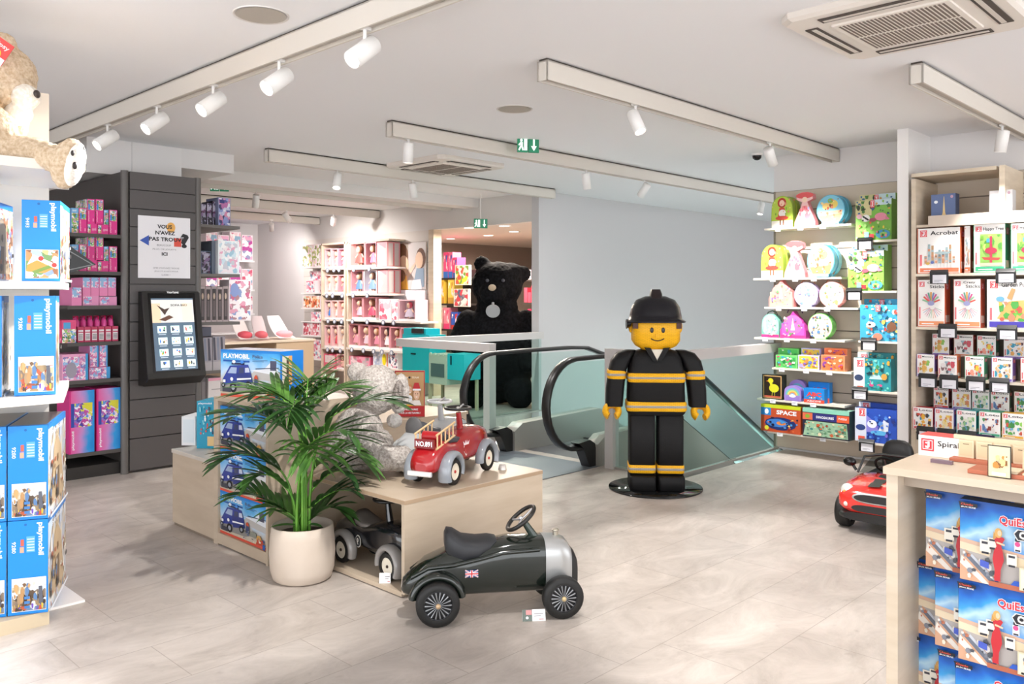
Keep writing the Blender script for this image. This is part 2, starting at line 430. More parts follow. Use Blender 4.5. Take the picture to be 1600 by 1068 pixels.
# structural column and beam above the grey gondola
wb = MB(); wb.box(2.7, 7.9, 2.65, 3.56, 8.7, CEIL, M('#e6e3e2', 0.7)); wb.mat(M('#c9c6c5', .7)); wb.box(3.09, 7.897, 2.65, 3.094, 7.9, CEIL); struct(wb.build('wall_column'))
wb = MB(); wb.box(3.56, 7.9, 2.78, 4.1, 8.7, CEIL, M('#e2dfde', 0.7)); wb.box(4.1, 8.9, 2.84, 8.45, 9.2, CEIL, M('#dcd7d4', .7)); struct(wb.build('trim_2'))
# wall panelling of the right-hand bay: horizontal slats
def slatwall(name, y0, y1, z0, z1, label, X=WX):
    t = thing(name, label, 'wall panel', (X, (y0 + y1) / 2, z0))
    mb = MB(); PAN = M('#cdbfae', 0.5); w = (y1 - y0) / 2
    n = int(round((z1 - z0) / 0.2)); s = (z1 - z0) / n
    for k in range(n): mb.box(-0.022, -w, k * s + 0.005, -0.004, w, (k + 1) * s - 0.005, PAN)
    mb.box(-0.006, -w, 0, 0, w, z1 - z0, M('#7d7064', 0.6)); mb.build('panel', t)
    mb = MB(); mb.box(-0.026, w - 0.02, 0, 0, w, z1 - z0, M('#8f8578', 0.4)); mb.build('edge_trim', t)
    mb = MB(); mb.box(-0.026, -w - 0.02, 0, 0, -w, z1 - z0, M('#8f8578', 0.4)); mb.build('edge_trim', t)
    return t
slatwall('slatwall_panel', 2.66, 4.02, 0.02, 2.6, 'beige horizontal slat panel on the right wall behind the puzzle shelves')
slatwall('slatwall_panel', 0.3, 2.50, 0.02, 2.6, 'beige horizontal slat panel behind the bay of white wooden-toy boxes')

# ceiling light tracks: long boxed beams with a dark shadow gap and a channel below
TRK = M('#d6cfc6', 0.6); GAP = M('#4a423c', 0.7)
def track(a, b, label, h=0.13, w=0.085, z=CEIL):
    a = Vector((a[0], a[1], 0)); b = Vector((b[0], b[1], 0)); d = b - a; L = d.length; rz = math.atan2(d.y, d.x)
    t = thing('ceiling_track', label, 'light track', (a.x, a.y, z), rz, 'boxed light tracks under the ceiling')
    mb = MB(); mb.box(0.004, -w / 2 + 0.012, -0.012, L - 0.004, w / 2 - 0.012, 0, GAP); mb.build('shadow_gap', t)
    mb = MB(); mb.mat(TRK); mb.box(0, -w / 2, -h, L, -w / 2 + 0.012, -0.012); mb.box(0, w / 2 - 0.012, -h, L, w / 2, -0.012)
    mb.box(0, -w / 2, -0.02, L, w / 2, -0.012); mb.box(0, -w / 2, -h, 0.008, w / 2, -0.012); mb.box(L - 0.008, -w / 2, -h, L, w / 2, -0.012); mb.build('housing', t)
    mb = MB(); mb.box(0.01, -w / 2 + 0.014, -h + 0.02, L - 0.01, w / 2 - 0.014, -h + 0.035, M('#b8b0a6', 0.5)); mb.build('rail', t)
    return t
track((2.40, 9.6), (2.44, -1.0), 'white boxed track running from above the seated beige bear across the ceiling')
track((3.72, 3.36), (7.97, 3.39), 'white boxed track ending above the puzzle shelves on the right wall')
track((4.16, 5.43), (21, 5.62), 'white boxed track behind the green exit sign, passing over the escalator')
track((4.12, 7.30), (8.36, 7.36), 'white boxed track just in front of the far ceiling air conditioner')
track((3.75, 9.58), (8.44, 9.52), 'white boxed track in the far room, the second one behind the far air conditioner')
track((3.75, 11.25), (8.44, 11.3), 'white boxed track in the far room, third behind the far air conditioner')
track((3.75, 13.0), (8.44, 13.1), 'white boxed track closest to the far back wall')
track((5.35, 1.78), (7.97, 1.76), 'short white boxed track above the bay of white wooden-toy boxes')

# spotlights: white cylinders on the tracks
SPW = M('#eeecea', 0.45)
def spot_fixture(x, y, aim, label, z=CEIL - 0.125, L=0.165, r=0.043, power=55, size=62, color=(1, 0.965, 0.935), blend=0.45):
    """aim = world point the lamp looks at"""
    t = thing('ceiling_spotlight', label, 'spotlight', (x, y, z), 0, 'white cylinder spotlights on the ceiling tracks')
    mb = MB(); mb.cyl((0, 0, 0.02), (0, 0, -0.06), 0.009, m=SPW, n=10); mb.box(-0.03, -0.014, 0.0, 0.03, 0.014, 0.022); mb.build('stem', t)
    d = (Vector(aim) - Vector((x, y, z - 0.09))).normalized()
    c = Vector((0, 0, -0.1)); a = c - d * L * 0.42; b = c + d * L * 0.58
    mb = MB(); mb.mat(SPW)
    u = d.orthogonal().normalized(); w = d.cross(u)
    def rg(p, q): return [tuple(p + (u * math.cos(k * PI / 12) + w * math.sin(k * PI / 12)) * q) for k in range(24)]
    mb.ring([rg(a, 0.001), rg(a, r * 0.9), rg(a + d * 0.006, r), rg(b, r), rg(b, r * 0.88), rg(b - d * 0.03, r * 0.84)], caps=False); mb.build('lamp_head', t)
    mb = MB(); mb.mat(M('#fff6ea', 0.3, emit=22.0)); mb.ring([rg(b - d * 0.028, r * 0.84), rg(b - d * 0.022, 0.001)], caps=False); mb.build('lens', t)
    l = bpy.data.lights.new('spot_lamp', 'SPOT'); l.energy = power * 1.5; l.spot_size = math.radians(size); l.spot_blend = blend; l.color = color; l.shadow_soft_size = 0.035
    o = bpy.data.objects.new('spot_lamp', l); COL.objects.link(o)
    o.location = Vector((x, y, z)) + b + d * 0.004; o.rotation_euler = d.to_track_quat('-Z', 'Y').to_euler()
    return t
T1 = [( (160, 212), (1.3, 5.6, 1.3), 'farthest of the row of spotlights, half hidden behind the beige bear foot'),
      ((237, 188), (1.15, 4.4, 1.4), 'second spotlight from the beige bear along the left track'),
      ((325, 160), (1.1, 4.2, 1.9), 'middle spotlight of the row of five on the left track'),
      ((428, 125), (1.0, 3.4, 0.4), 'fourth spotlight from the beige bear on the left track'),
      ((562, 78), (0.9, 2.6, 0.5), 'nearest and largest spotlight on the left track')]
for i, ((px, py), aim, lb) in enumerate(T1):
    X = 2.42; Y, zz = on_x(px + 8, X, py)
    spot_fixture(X, Y, (X - 1.25, Y - .12, CEIL - 1.2), 'white cylinder spotlight, ' + lb, power=(75, 75, 95, 140, 130)[i], size=66, color=(.98, .985, 1), r=.047, L=.18)
for (px, X0, Y0, aim, lb, pw) in (
    (993, None, 3.37, (4.5, 1.9, 0.0), 'tilted towards the floor, hanging left of the puzzle shelves', 120),
    (1203, None, 3.385, (7.95, 3.5, 1.3), 'hanging at the right end of its track beside the puzzle shelves', 165),
    (638, None, 5.44, (4.4, 5.6, 0), 'brightly glowing straight down beside the far air conditioner', 30),
    (916, None, 5.47, (7.2, 5.4, 0), 'pointing straight down right of the green exit sign', 32),
    (1007, None, 5.48, (7.8, 6.9, 1.0), 'dim one aimed at the grey escalator wall', 14),
    (1189, None, 5.49, (9.4, 5.6, -1), 'next to the top corner of the puzzle shelf wall, over the escalator', 45),
    (527, None, 7.32, (4.2, 6.6, 0.3), 'tilted to the left on the track before the far air conditioner', 45),
    (645, None, 7.34, (6.6, 7.6, 0.0), 'pointing down, small, above the teal toy kitchen side of the room', 60),
    (400, None, 9.57, (5.6, 10.6, 0.6), 'shaded one seen above the doll seats table', 110),
    (448, None, 11.27, (8.2, 11.5, 1.3), 'small distant one left of the doll wall', 190),
    (521, None, 11.29, (8.3, 12.6, 1.6), 'small distant one above the left end of the doll wall', 45),
    (424, None, 13.05, (8.3, 14.4, 1.5), 'tiny one farthest away near the back wall', 85),
    (1566, None, 1.77, (7.3, 2.0, 1.4), 'glaring, on the short track above the white wooden-toy boxes', 45)):
    X, _ = on_y(px, Y0); spot_fixture(X, Y0, aim, 'white cylinder spotlight, ' + lb, power=pw * (.62 if Y0 > 9 else 1.6 if Y0 > 5 else 1), size=125 if Y0 > 5 else 66, blend=.9 if Y0 > 5 else .45)
# added unseen spots without fixtures, filling in for the shop's other ceiling lights
for i, (x, y, aim, pw) in enumerate(((2.43, 1.4, (3.3, 0.8, .5), 60), (2.43, 2.1, (4.2, 2.4, 0), 60), (6.1, 1.78, (7.5, 1.0, 1.2), 60), (2.43, 2.45, (1.8, 4.9, 0), 130), (3.9, 11.25, (3.4, 9.4, 1.2), 50))):
    pass
    l = bpy.data.lights.new('fill_spot', 'SPOT'); l.energy = pw * 1.5; l.spot_size = 1.15; l.spot_blend = 0.5; l.color = (1, .965, .935); l.shadow_soft_size = 0.05
    o = bpy.data.objects.new('fill_spot', l); COL.objects.link(o); o.location = (x, y, CEIL - 0.2)
    o.rotation_euler = (Vector(aim) - o.location).to_track_quat('-Z', 'Y').to_euler()
# added unseen area light that brightens the escalator well and storey below
area_light('well_fill', (11.0, 5.4, -1.0), 3.0, 420, color=(0.96, 1, 1), size_y=2.0)

# round ceiling loudspeakers
for (px, py, r, lb) in ((408, 23, 0.125, 'large round flush loudspeaker grille in the ceiling at top left'), (804, 170, 0.125, 'round flush loudspeaker grille in the middle of the ceiling'), (434, 278, 0.125, 'small distant round loudspeaker grille in the far ceiling')):
    x, y = ground(px, py, CEIL); t = thing('ceiling_speaker', lb, 'loudspeaker', (x, y, CEIL), 0, 'round ceiling speakers')
    mb = MB(); mb.lathe([(r, 0), (r + .012, -0.006), (r + 0.014, 0)], 32, m=M('#e3dedb', .6)); mb.build('rim', t)
    mb = MB(); mb.lathe([(0.0, -0.005), (r, -0.004)], 32, m=M('#bfb6ab', .8, bump=(900, .6))); mb.build('grille', t)
# camera dome
t = thing('security_camera', 'small black dome camera on the ceiling right of the escalator lamps', 'camera', (7.7, 4.07, CEIL))
mb = MB(); mb.lathe([(0.055, 0), (0.055, -0.02), (0.0, -0.02)], 20, m=SPW); mb.build('base', t)
mb = MB(); mb.lathe([(0.045, -0.02), (0.042, -0.045), (0.025, -0.062), (0, -0.068)], 20, m=M('#1c1818', .15)); mb.build('dome', t)
# air conditioners
def aircon(cx, cy, rz, label, s=0.95):
    t = thing('ceiling_air_conditioner', label, 'air conditioner', (cx, cy, CEIL), rz)
    A = M('#e0d8d0', .5); h = s / 2
    mb = MB(); q = 0.06
    out = [(-h + q, -h), (h - q, -h), (h, -h + q), (h, h - q), (h - q, h), (-h + q, h), (-h, h - q), (-h, -h + q)]
    inn = [(x * .96, y * .96) for x, y in out]
    mb.mat(A); mb.ring([[(x, y, 0) for x, y in out], [(x, y, -0.03) for x, y in out], [(x, y, -0.045) for x, y in inn]][::-1], caps=True, smooth=False); mb.build('panel', t)
    g = h * 0.58
    mb = MB(); mb.box(-g, -g, -0.056, g, g, -0.044, M('#e6ded5', .5)); mb.build('grille_frame', t)
    mb = MB(); mb.mat(M('#75685f', .7)); n = 26
    for side in (-1, 1):
        for k in range(n):
            x = -g * .92 + 2 * g * .92 * (k + .5) / n
            mb.box(x - 0.0052, min(side * g * .04, side * g * .92), -0.0575, x + 0.0052, max(side * g * .04, side * g * .92), -0.056)
    mb.build('grille_slots', t)
    for k in range(4):
        mb = MB(); a = k * PI / 2; mb.at(Matrix.Rotation(a, 4, 'Z'))
        mb.box(-g * 1.05, h * .72, -0.05, g * 1.05, h * .86, -0.046, M('#4c423c', .7)); mb.box(-g * 1.0, h * .75, -0.052, g * 1.0, h * .80, -0.05, M('#cfc6bd', .5)); mb.build('air_outlet', t)
    return t
aircon(4.45, 1.52, PI / 2, 'large white ceiling air conditioner cassette at the top right', .95)
aircon(5.97, 6.8, PI / 2, 'distant white ceiling air conditioner between two light tracks', 0.95)
# exit signs
def exit_sign(px, py, zt, label, X=None, s=1.0, dist=None):
    x, y = ground(px, py, zt)
    t = thing('exit_sign', label, 'sign', (x, y, CEIL), YAW - PI / 2 + 0.25, 'hanging emergency exit signs')
    dz = zt - CEIL; w = 0.10 * s; h = 0.125 * s
    mb = MB(); mb.cyl((0, 0, 0), (0, 0, dz + h), 0.006, m=SPW, n=8); mb.build('hanger', t)
    G_ = M('#1f7a58', .4, emit=.25)
    for side, rot in ((1, 0.0), (-1, 0.0)):
        mb = MB(); ofs = side * w * .52
        x0 = min(0.004 * side, side * w); x1 = max(0.004 * side, side * w)
        mb.box(x0, -0.012 , dz - h * .1, x1, 0.012, dz + h, G_)
        a = Art(mb, (x0, -0.012, dz - h * .1), (x1 - x0, 0, 0), (0, 0, h * 1.1), (0, -1, 0))
        if side > 0: a.poly([(.5, .1), (.22, .42), (.42, .42), (.42, .9), (.58, .9), (.58, .42), (.78, .42)], M('#f2fff8', .4, emit=.6))
        else:
            W_ = M('#f2fff8', .4, emit=.6); a.rect(.62, .12, .92, .88, W_); a.disc(.36, .78, .012 * s, W_); a.poly([(.24, .66), (.5, .66), (.5, .36), (.3, .36)], W_); a.line(.32, .4, .12, .12, .014 * s, W_); a.line(.42, .4, .52, .12, .014 * s, W_); a.line(.3, .6, .1, .45, .012 * s, W_)
        mb.build('sign_panel', t)
    return t
exit_sign(825, 236, 2.86, 'green running-man exit sign hanging from the middle ceiling')
exit_sign(343, 297, 2.9, 'small green exit sign over the right side of the grey gondola', s=1.15)
x, y = 11.0, 11.4
exit_sign(751, 355, 2.5, 'small dark green exit sign in front of the back room ceiling', s=.95)
# downlights of the back room
for k_, (px, py) in enumerate(((704, 373), (733, 356), (763, 368), (788, 353), (803, 362))):
    X, Y = ground(px, py, 2.565)
    t = thing('downlight', 'warm recessed downlight above the black bear, %s from the left' % ('first', 'second', 'third', 'fourth', 'fifth')[k_], 'downlight', (X, Y, 2.57), 0, 'recessed downlights of the back room')
    mb = MB(); mb.lathe([(0.1, 0), (0.1, -0.006), (0.075, -0.006)], 20, m=SPW); mb.build('rim', t)
    mb = MB(); mb.lathe([(0, -0.003), (0.075, -0.003)], 20, m=M('#fff2df', .4, emit=9)); mb.build('lens', t)
    l = bpy.data.lights.new('downlight_lamp', 'SPOT'); l.energy = 120; l.spot_size = 3.05; l.spot_blend = .3; l.color = (1, .88, .76); l.shadow_soft_size = .06
    o = bpy.data.objects.new('downlight_lamp', l); COL.objects.link(o); o.location = (X, Y, 2.55)
# ================================================================== left shelf unit with blue toy boxes
BLUE = '#0b86dc'; BLUE_D = M('#0a6fc0', .35); PB = M(BLUE, .35); PW = M('#f3f6fb', .4)
LILAC = M('#b9c7ea', .4)
CASTLE = busy(('#e9dfcf', '#b98e5e', '#8d7b6a', '#d9c8a8', '#6f86a8', '#f3f0ea', '#c05c3c', '#5c4a3a', '#dfe6ee', '#a88f6a'), 34, .3)
VILLAGE = busy(('#dfe7f2', '#a7bfe0', '#c98a5a', '#8c5b3c', '#f4f1ec', '#b33b3b', '#6c8f56', '#d9b37a', '#7d94c4', '#e8eef8'), 30, .3)
MEDIEVAL = busy(('#e5d9c4', '#efe9df', '#c9b28a', '#8c7a66', '#d0dcec', '#a9562f', '#f6f3ee', '#7a8fb5', '#c2c8d2', '#dcc7a4'), 26, .3, 1, .55)
def castle_front(kind):
    def f(a):
        a.rect(0, 0, 1, 1, PB); a.rect(0.02, 0.0, .98, .008, BLUE_D)
        a.text('playmobil', .72, .62, .9, .97, PW, .03, rot=-90)
        a.text('9280' if kind else '9493', .1, .66, .2, .78, PW, .01, rot=-90)
        a.disc(.44, .955, .006, M('#0a63ad', .4))
        a.rect(.3, .66, .4, .72, M('#e9a487', .4)); a.rect(.32, .73, .4, .80, M('#e5604a', .4)); a.rect(.46, .66, .68, .83, M('#5aa9e6', .4))
        for k in range(5): a.rect(.48, .675 + k * .03, .66, .685 + k * .03, M('#cfe4f7', .4))
        a.rect(.1, .035, .96, .39, PW)
        if kind:
            S = M('#c9a878', .4); a.rect(.11, .04, .95, .385, CASTLE); a.rect(.11, .3, .95, .385, M('#dfe5ea', .4))
            a.blobs(26, .16, .1, .74, .34, [M(c, .4) for c in ('#b98e5e', '#caa06b', '#7c5b3e', '#a88a68', '#e8d9c0', '#5a7fae')], .02, .06, random.Random(3))
            for k in range(3): a.rect(.42, .07 + k * .05, .56, .1 + k * .05, M('#3f79b8', .4))
            a.poly([(.78, .12), (.9, .08), (.86, .3), (.78, .31)], M('#5b5d68', .4)); a.rect(.76, .3, .9, .33, PW)
            a.blobs(14, .14, .05, .92, .12, [M(c, .4) for c in ('#6d4bb0', '#c4492f', '#3f3a36', '#d7b23f')], .01, .03, random.Random(5))
        else:
            a.rect(.11, .04, .95, .385, VILLAGE)
            a.poly([(.12, .12), (.2, .3), (.5, .24), (.9, .17), (.6, .1)], M('#d98f43', .4)); a.poly([(.14, .2), (.3, .33), (.95, .2), (.9, .15), (.4, .26)], M('#f4f2f2', .4))
            a.disc(.5, .28, .011, M('#c23a34', .4)); a.disc(.85, .2, .011, M('#c23a34', .4)); a.poly([(.25, .12), (.7, .2), (.8, .17), (.4, .1)], M('#6f8a3e', .4))
    return f
def castle_side(kind):
    def f(a):
        a.rect(0, 0, 1, 1, MEDIEVAL if kind else VILLAGE)
        a.rect(0, .93, 1, 1, PB); a.poly([(0, .55), (.25, .95), (0, .95)], M('#cfe2f4', .4))
        a.text('playmobil', .2, .86, .8, .92, PW, .03); a.poly([(.15, .1), (.3, .7), (.5, .82), (.7, .66), (.86, .1)], M('#cbb08a', .4)); a.rect(.4, .1, .6, .45, M('#7b6750', .4))
        a.blobs(30, .05, .05, .95, .6, [M(c, .4) for c in ('#8d6c4c', '#e8e3da', '#54739e', '#b25a3a', '#3c3a3a', '#d2b487')], .02, .06, random.Random(9))
        a.rect(0, 0, 1, .03, PW)
    return f
def castle_top(a): a.rect(0, 0, 1, 1, M('#6f6a6a', .3)); a.rect(0, 0, 1, .06, PB); a.rect(.94, 0, 1, 1, PB)
def castle_box(w, d, h, kind): return carton(w, d, h, BLUE, castle_front(kind), None, castle_side(kind), castle_top)

LS = M('#ece6dd', .5)
u = thing('display_shelf_unit', 'cream display shelf unit at the left edge with blue toy boxes on its shelves', 'shelf unit', (0.6, 4.6, 0))
def LU(mb): return mb.at(Matrix.Translation((-0.6, -4.6, 0)))
mb = LU(MB()); mb.box(0.2, 4.95, 0, 1.50, 4.99, 2.64, M('#e0d8cc', .5)); mb.build('back_panel', u)
mb = LU(MB()); mb.box(0.2, 4.32, 0.0, 1.31, 4.949, 0.064, M('#c9b89c', .5)); mb.build('plinth', u)
for z, th in ((2.175, .045), (1.615, .034), (1.085, .034)):
    mb = LU(MB()); mb.prism([(0.2, 4.22), (1.34, 4.22), (1.60, 4.949), (0.2, 4.949)], 'z', z - th, z, LS); o = mb.build('shelf', u)
def corner_place(o, px, Y, z, th, w, d, shift=0):
    X, _ = on_y(px, Y); c, s = math.cos(th), math.sin(th); x = -w / 2 - shift * (w + .006); y = d / 2
    o.location = (X + c * x - s * y, Y + s * x + c * y, z); o.rotation_euler = (0, 0, th)
GB = 'tall blue toy boxes with a medieval picture on the left shelf unit'
names4 = 'blue castle toy box numbered 9280, '
w3 = .165
proto = castle_box(w3, .5, .437, 1).build('toy_box')
tag(proto, names4 + 'right one of the lowest pair on the plinth', 'toy box', GB); corner_place(proto, 75, 4.3, .066, math.radians(-26), w3, .5)
for (px, z, th, sh, lb) in ((75, .066, -26, 1, 'left one of the lowest pair, cut by the frame'), (75, .506, -26, 0, 'right one of the second tier from the floor'),
                            (75, .506, -26, 1, 'left one of the second tier from the floor'), ):
    c = clone(proto, (0, 0, 0), 0, names4 + lb, GB); corner_place(c, px, 4.3, z, math.radians(th), w3, .5, sh)
h2 = castle_box(.168, .3, .462, 1).build('toy_box'); tag(h2, names4 + 'right one standing on the lower cream shelf', 'toy box', GB); corner_place(h2, 87, 4.27, 1.087, math.radians(-20), .168, .3)
c = clone(h2, (0, 0, 0), 0, names4 + 'left one on the lower cream shelf', GB); corner_place(c, 87, 4.27, 1.087, math.radians(-20), .168, .3, 1.25)
h1 = castle_box(.158, .36, .378, 0).build('toy_box'); tag(h1, 'blue toy box with a snowy gingerbread village picture on the upper cream shelf, right one', 'toy box', 'blue village boxes on the upper shelf'); corner_place(h1, 94, 4.27, 1.617, math.radians(-24), .158, .36)
c = clone(h1, (0, 0, 0), 0, 'blue box showing its village picture side, left on the upper cream shelf', 'blue village boxes on the upper shelf'); corner_place(c, 94, 4.27, 1.617, math.radians(-30), .158, .36, 1.8)
# clear price rail wedges on the floor beside the lowest boxes
mb = MB(); mb.box(1.32, 4.50, 0.0, 1.53, 4.93, .012, M('#f5f2ee', .3)); tag(mb.build('base_shelf'), 'small white base shelf poking out beside the lowest blue boxes', 'shelf')
# dark sloping board end behind the boxes


# ================================================================== plush toys
def fur(c1, c2, scale, bump=.9):
    return noisy(c1, c2, scale, .95, 7, bump=bump, lo=.3, hi=.7, spec=.1)
def plush(name, parent, mb, voxel, disp=.012, dscale=.03):
    o = mb.build(name, parent)
    r = o.modifiers.new('merge', 'REMESH'); r.mode = 'VOXEL'; r.voxel_size = voxel; r.use_smooth_shade = True
    sm = o.modifiers.new('soften', 'SMOOTH'); sm.factor = .5; sm.iterations = 8
    tx = bpy.data.textures.new('fur_tufts', 'CLOUDS'); tx.noise_scale = dscale; tx.noise_depth = 3
    d = o.modifiers.new('tufts', 'DISPLACE'); d.texture = tx; d.strength = disp; d.mid_level = .45; d.texture_coords = 'LOCAL'
    return o
VIEW = YAW - PI / 2
def limb(mb, pts, r, n=14):
    P = [Vector(p) for p in pts]
    mb.tube(P, r, n)
    rr = r if isinstance(r, (list, tuple)) else [r] * len(pts)
    for p, q in zip(P, rr): mb.ell(p, q, 14, 8)
# beige bear high on the left
X0 = on_y(-4, 4.62)[0]
t = thing('teddy_bear', 'large beige teddy bear on top of the left shelf unit, one leg over the edge', 'plush toy', (X0, 4.62, 2.177), VIEW)
BF = fur('#bda283', '#e2cfb6', 60); mb = MB(); mb.mat(BF)
mb.ell((-.14, .05, .24), (.24, .2, .26)); mb.ell((-.03, 0, .44), (.205, .18, .17)); mb.ell((.08, -.02, .36), (.11, .11, .1)); mb.ell((-.12, -.02, .61), (.06, .035, .06)); mb.ell((.02, .0, .59), (.07, .05, .06))
limb(mb, [(-.12, -.16, .38), (.02, -.21, .25), (.14, -.19, .15)], [.08, .075, .065])
limb(mb, [(-.15, -.1, .07), (.08, -.14, .062), (.27, -.17, .045), (.40, -.20, -.0)], [.095, .078, .065, .065])
mb.ell((.455, -.21, -.02), (.07, .075, .12), R=Matrix.Rotation(.25, 3, 'Y'))
plush('body', t, mb, .009, .014, .02)
mb = MB(); mb.mat(fur('#e6dccb', '#fbf6ee', 60)); mb.ell((.165, -.05, .325), (.065, .07, .06)); mb.ell((.12, -.03, .25), (.06, .07, .06)); plush('muzzle', t, mb, .008, .008, .02)
mb = MB(); mb.mat(fur('#e9dfd2', '#fffaf2', 60)); mb.ell((.50, -.235, -.03), (.034, .06, .105), R=Matrix.Rotation(.25, 3, 'Y')); o = plush('foot_sole', t, mb, .007, .006, .02)
for (x, y, z, s_) in ((.516, -.288, .015, .013), (.523, -.282, -.04, .017), (.537, -.235, .045, .01)):
    mb = MB(); mb.ell((x, y, z), (s_ * .6, s_ * .6, s_), m=M('#2b2220', .5)); mb.build('toe_pad', o)
mb = MB(); mb.ell((.225, -.06, .335), (.014, .022, .02), m=M('#3b302c', .4)); mb.build('nose', t)
mb = MB(); T_ = Matrix.Translation((.135, -.21, .50)) @ Matrix.Rotation(math.radians(35), 4, 'Y'); mb.at(T_); mb.box(-.05, -.002, -.055, .05, .002, .055, M('#e04a48', .3))
a = Art(mb, (-.05, -.002, -.055), (.1, 0, 0), (0, 0, .11), (0, -1, 0)); a.text('gipsy', .1, .62, .9, .85, M('#ffd9d9', .4)); a.rect(0, 0, 1, .3, M('#e8ecf4', .3)); a.disc(.5, .36, .022, M('#f0b43c', .3)); a.disc(.5, .36, .012, M('#7a3f22', .3)); a.rect(.1, .05, .5, .2, M('#3f78c4', .3))
mb.build('swing_tag', t)

# ================================================================== grey gondola with screen and poster
GR = M('#565252', .45); GR2 = M('#4b4746', .45); GRD = M('#2c2927', .6); GRP = M('#63605e', .35)
t = thing('gondola_shelving', 'tall dark grey gondola with slatted end panel, poster, screen and shelves on both sides', 'shelving', (3.2, 7.47, 0))
T_ = Matrix.Translation((-3.2, -7.47, 0))
mb = MB().at(T_); mb.box(2.86, 7.5, 0, 3.54, 9.8, 2.63, GR2); mb.build('spine', t)
mb = MB().at(T_)
zs = [0.02, .30, .47, .64, .81, .98, 1.15, 1.32, 1.48, 1.65, 1.82, 1.98, 2.15, 2.31, 2.475, 2.635]
for a_, b_ in zip(zs[:-1], zs[1:]): mb.box(2.905, 7.462, a_ + .004, 3.495, 7.499, b_ - .004, GR)
mb.build('slat_panel', t)
for xa in (2.87, 3.525):
    mb = MB().at(T_); mb.cyl((xa, 7.49, 0), (xa, 7.49, 2.637), .032, m=GRP, n=20); mb.build('corner_post', t)
mb = MB().at(T_); mb.box(2.42, 7.55, 0.0, 2.855, 9.8, .10, GRD); mb.build('base', t); mb = MB().at(T_); mb.box(3.55, 7.55, 0.0, 3.95, 9.8, .14, GRD); mb.build('base', t)
LZ = (2.075, 1.755, 1.465, 1.155, .838, .225)
for z in LZ:
    mb = MB().at(T_); mb.box(2.41, 7.49, z - .03, 2.855, 9.8, z, M('#4f4b49', .5)); mb.build('shelf', t)
RZ = (2.215, 1.755, 1.30, .845, .40)
for z in RZ:
    mb = MB().at(T_); mb.box(3.545, 7.49, z - .028, 3.95, 9.8, z, M('#6a6663', .5)); mb.build('shelf', t)
# black pointed tray
p_ = [on_y(px, 7.3, py) for px, py in ((104, 380), (104, 428), (150, 413))]
mb = MB(); mb.prism([(x - p_[0][0], z - p_[1][1]) for x, z in (p_[0], p_[1], p_[2])], 'y', 0, .20, M('#16171a', .3)); a = Art(mb, (0, 0, 0), (1, 0, 0), (0, 0, 1), (0, -1, 0), .002); q_ = [(x - p_[0][0], z - p_[1][1]) for x, z in p_]; a.line(q_[0][0], q_[0][1] - .05, q_[2][0] - .03, q_[2][1] + .0, .008, M('#8d9093', .4)); a.line(q_[1][0], q_[1][1] + .03, q_[2][0] - .02, q_[2][1], .008, M('#8d9093', .4))
mb.build('black_tray', t, (p_[0][0] - 3.2, 7.3 - 7.47, p_[1][1]))
# poster
mb = MB(); mb.box(2.972, 7.455, 1.706, 3.441, 7.4615, 2.255, M('#efeef3', .35)); a = Art(mb, (2.972, 7.455, 1.706), (.469, 0, 0), (0, 0, .549), (0, -1, 0))
a.ell(.62, .83, .085, .085, M('#eeb35a', .4)); a.poly([(.03, .6), (.2, .69), (.2, .52)], M('#2f55b4', .4)); a.rect(.68, .52, .82, .66, M('#e0503f', .4))
PK = M('#26262c', .5); a.text('VOUS', .36, .805, .64, .87, PK, .03); a.text("N'AVEZ", .32, .705, .7, .77, PK, .03); a.text('PAS TROUVE', .2, .6, .88, .665, PK, .03); a.text('?', .8, .5, .97, .74, PK, .05)
G2 = M('#8b8b92', .5); a.text('BEAUCOUP', .35, .52, .62, .55, G2, .0); a.text('PLUS DE JOUETS', .27, .45, .72, .48, G2, 0); a.text('ICI', .44, .365, .55, .42, PK, .03)
a.text('SITES VOUS AVEZ TROUVE', .28, .15, .78, .175, G2, 0); a.text('JEUX ET JOUETS POUR', .3, .095, .76, .12, G2, 0); a.text('LUDIK !', .44, .04, .6, .065, G2, 0)
tag(mb.build('poster'), 'white poster reading VOUS N AVEZ PAS TROUVE on the grey gondola end', 'poster')
# touch screen kiosk
t = thing('touch_screen_kiosk', 'black wall kiosk with a lit tilted touch screen on the grey gondola', 'kiosk', (3.235, 7.46, .76))
KB = M('#1b1918', .35); w = .262
mb = MB(); prof = [(0, 0), (-.11, 0), (-.215, .07), (-.20, .12), (-.075, .827), (0, .827)]
mb.prism(prof, 'x', -w, w, KB); bevel(weld(mb.build('housing', t)), .008)
o_ = Vector((-.188, -.198, .135)); v_ = Vector((0, .113, .65)); n_ = Vector((0, -v_.z, v_.y)).normalized()
mb = MB(); S_ = M('#5d7184', .2, emit=.35)
mb.mat(M('#0d0d0f', .2)); a = Art(mb, o_ + n_ * .001, (.376, 0, 0), v_, n_); a.rect(-.06, -.02, 1.06, 1.04, M('#0f0f11', .15)); a.rect(0, 0, 1, .97, S_)
a.rect(0, .64, 1, .95, M('#d8d9d6', .2, emit=.45)); a.rect(0, .64, .2, .9, M('#cfb59a', .2, emit=.8)); a.rect(.72, .66, .98, .9, M('#dccbb5', .2, emit=.8))
a.poly([(.12, .88), (.3, .82), (.42, .84), (.34, .78), (.3, .74), (.2, .82)], M('#4e3d36', .3, emit=.2)); a.poly([(.15, .68), (.4, .74), (.5, .71), (.3, .66)], M('#6b4a3c', .3, emit=.2)); a.text('SOFA BED', .45, .86, .85, .89, M('#55504c', .3))
rn = random.Random(4)
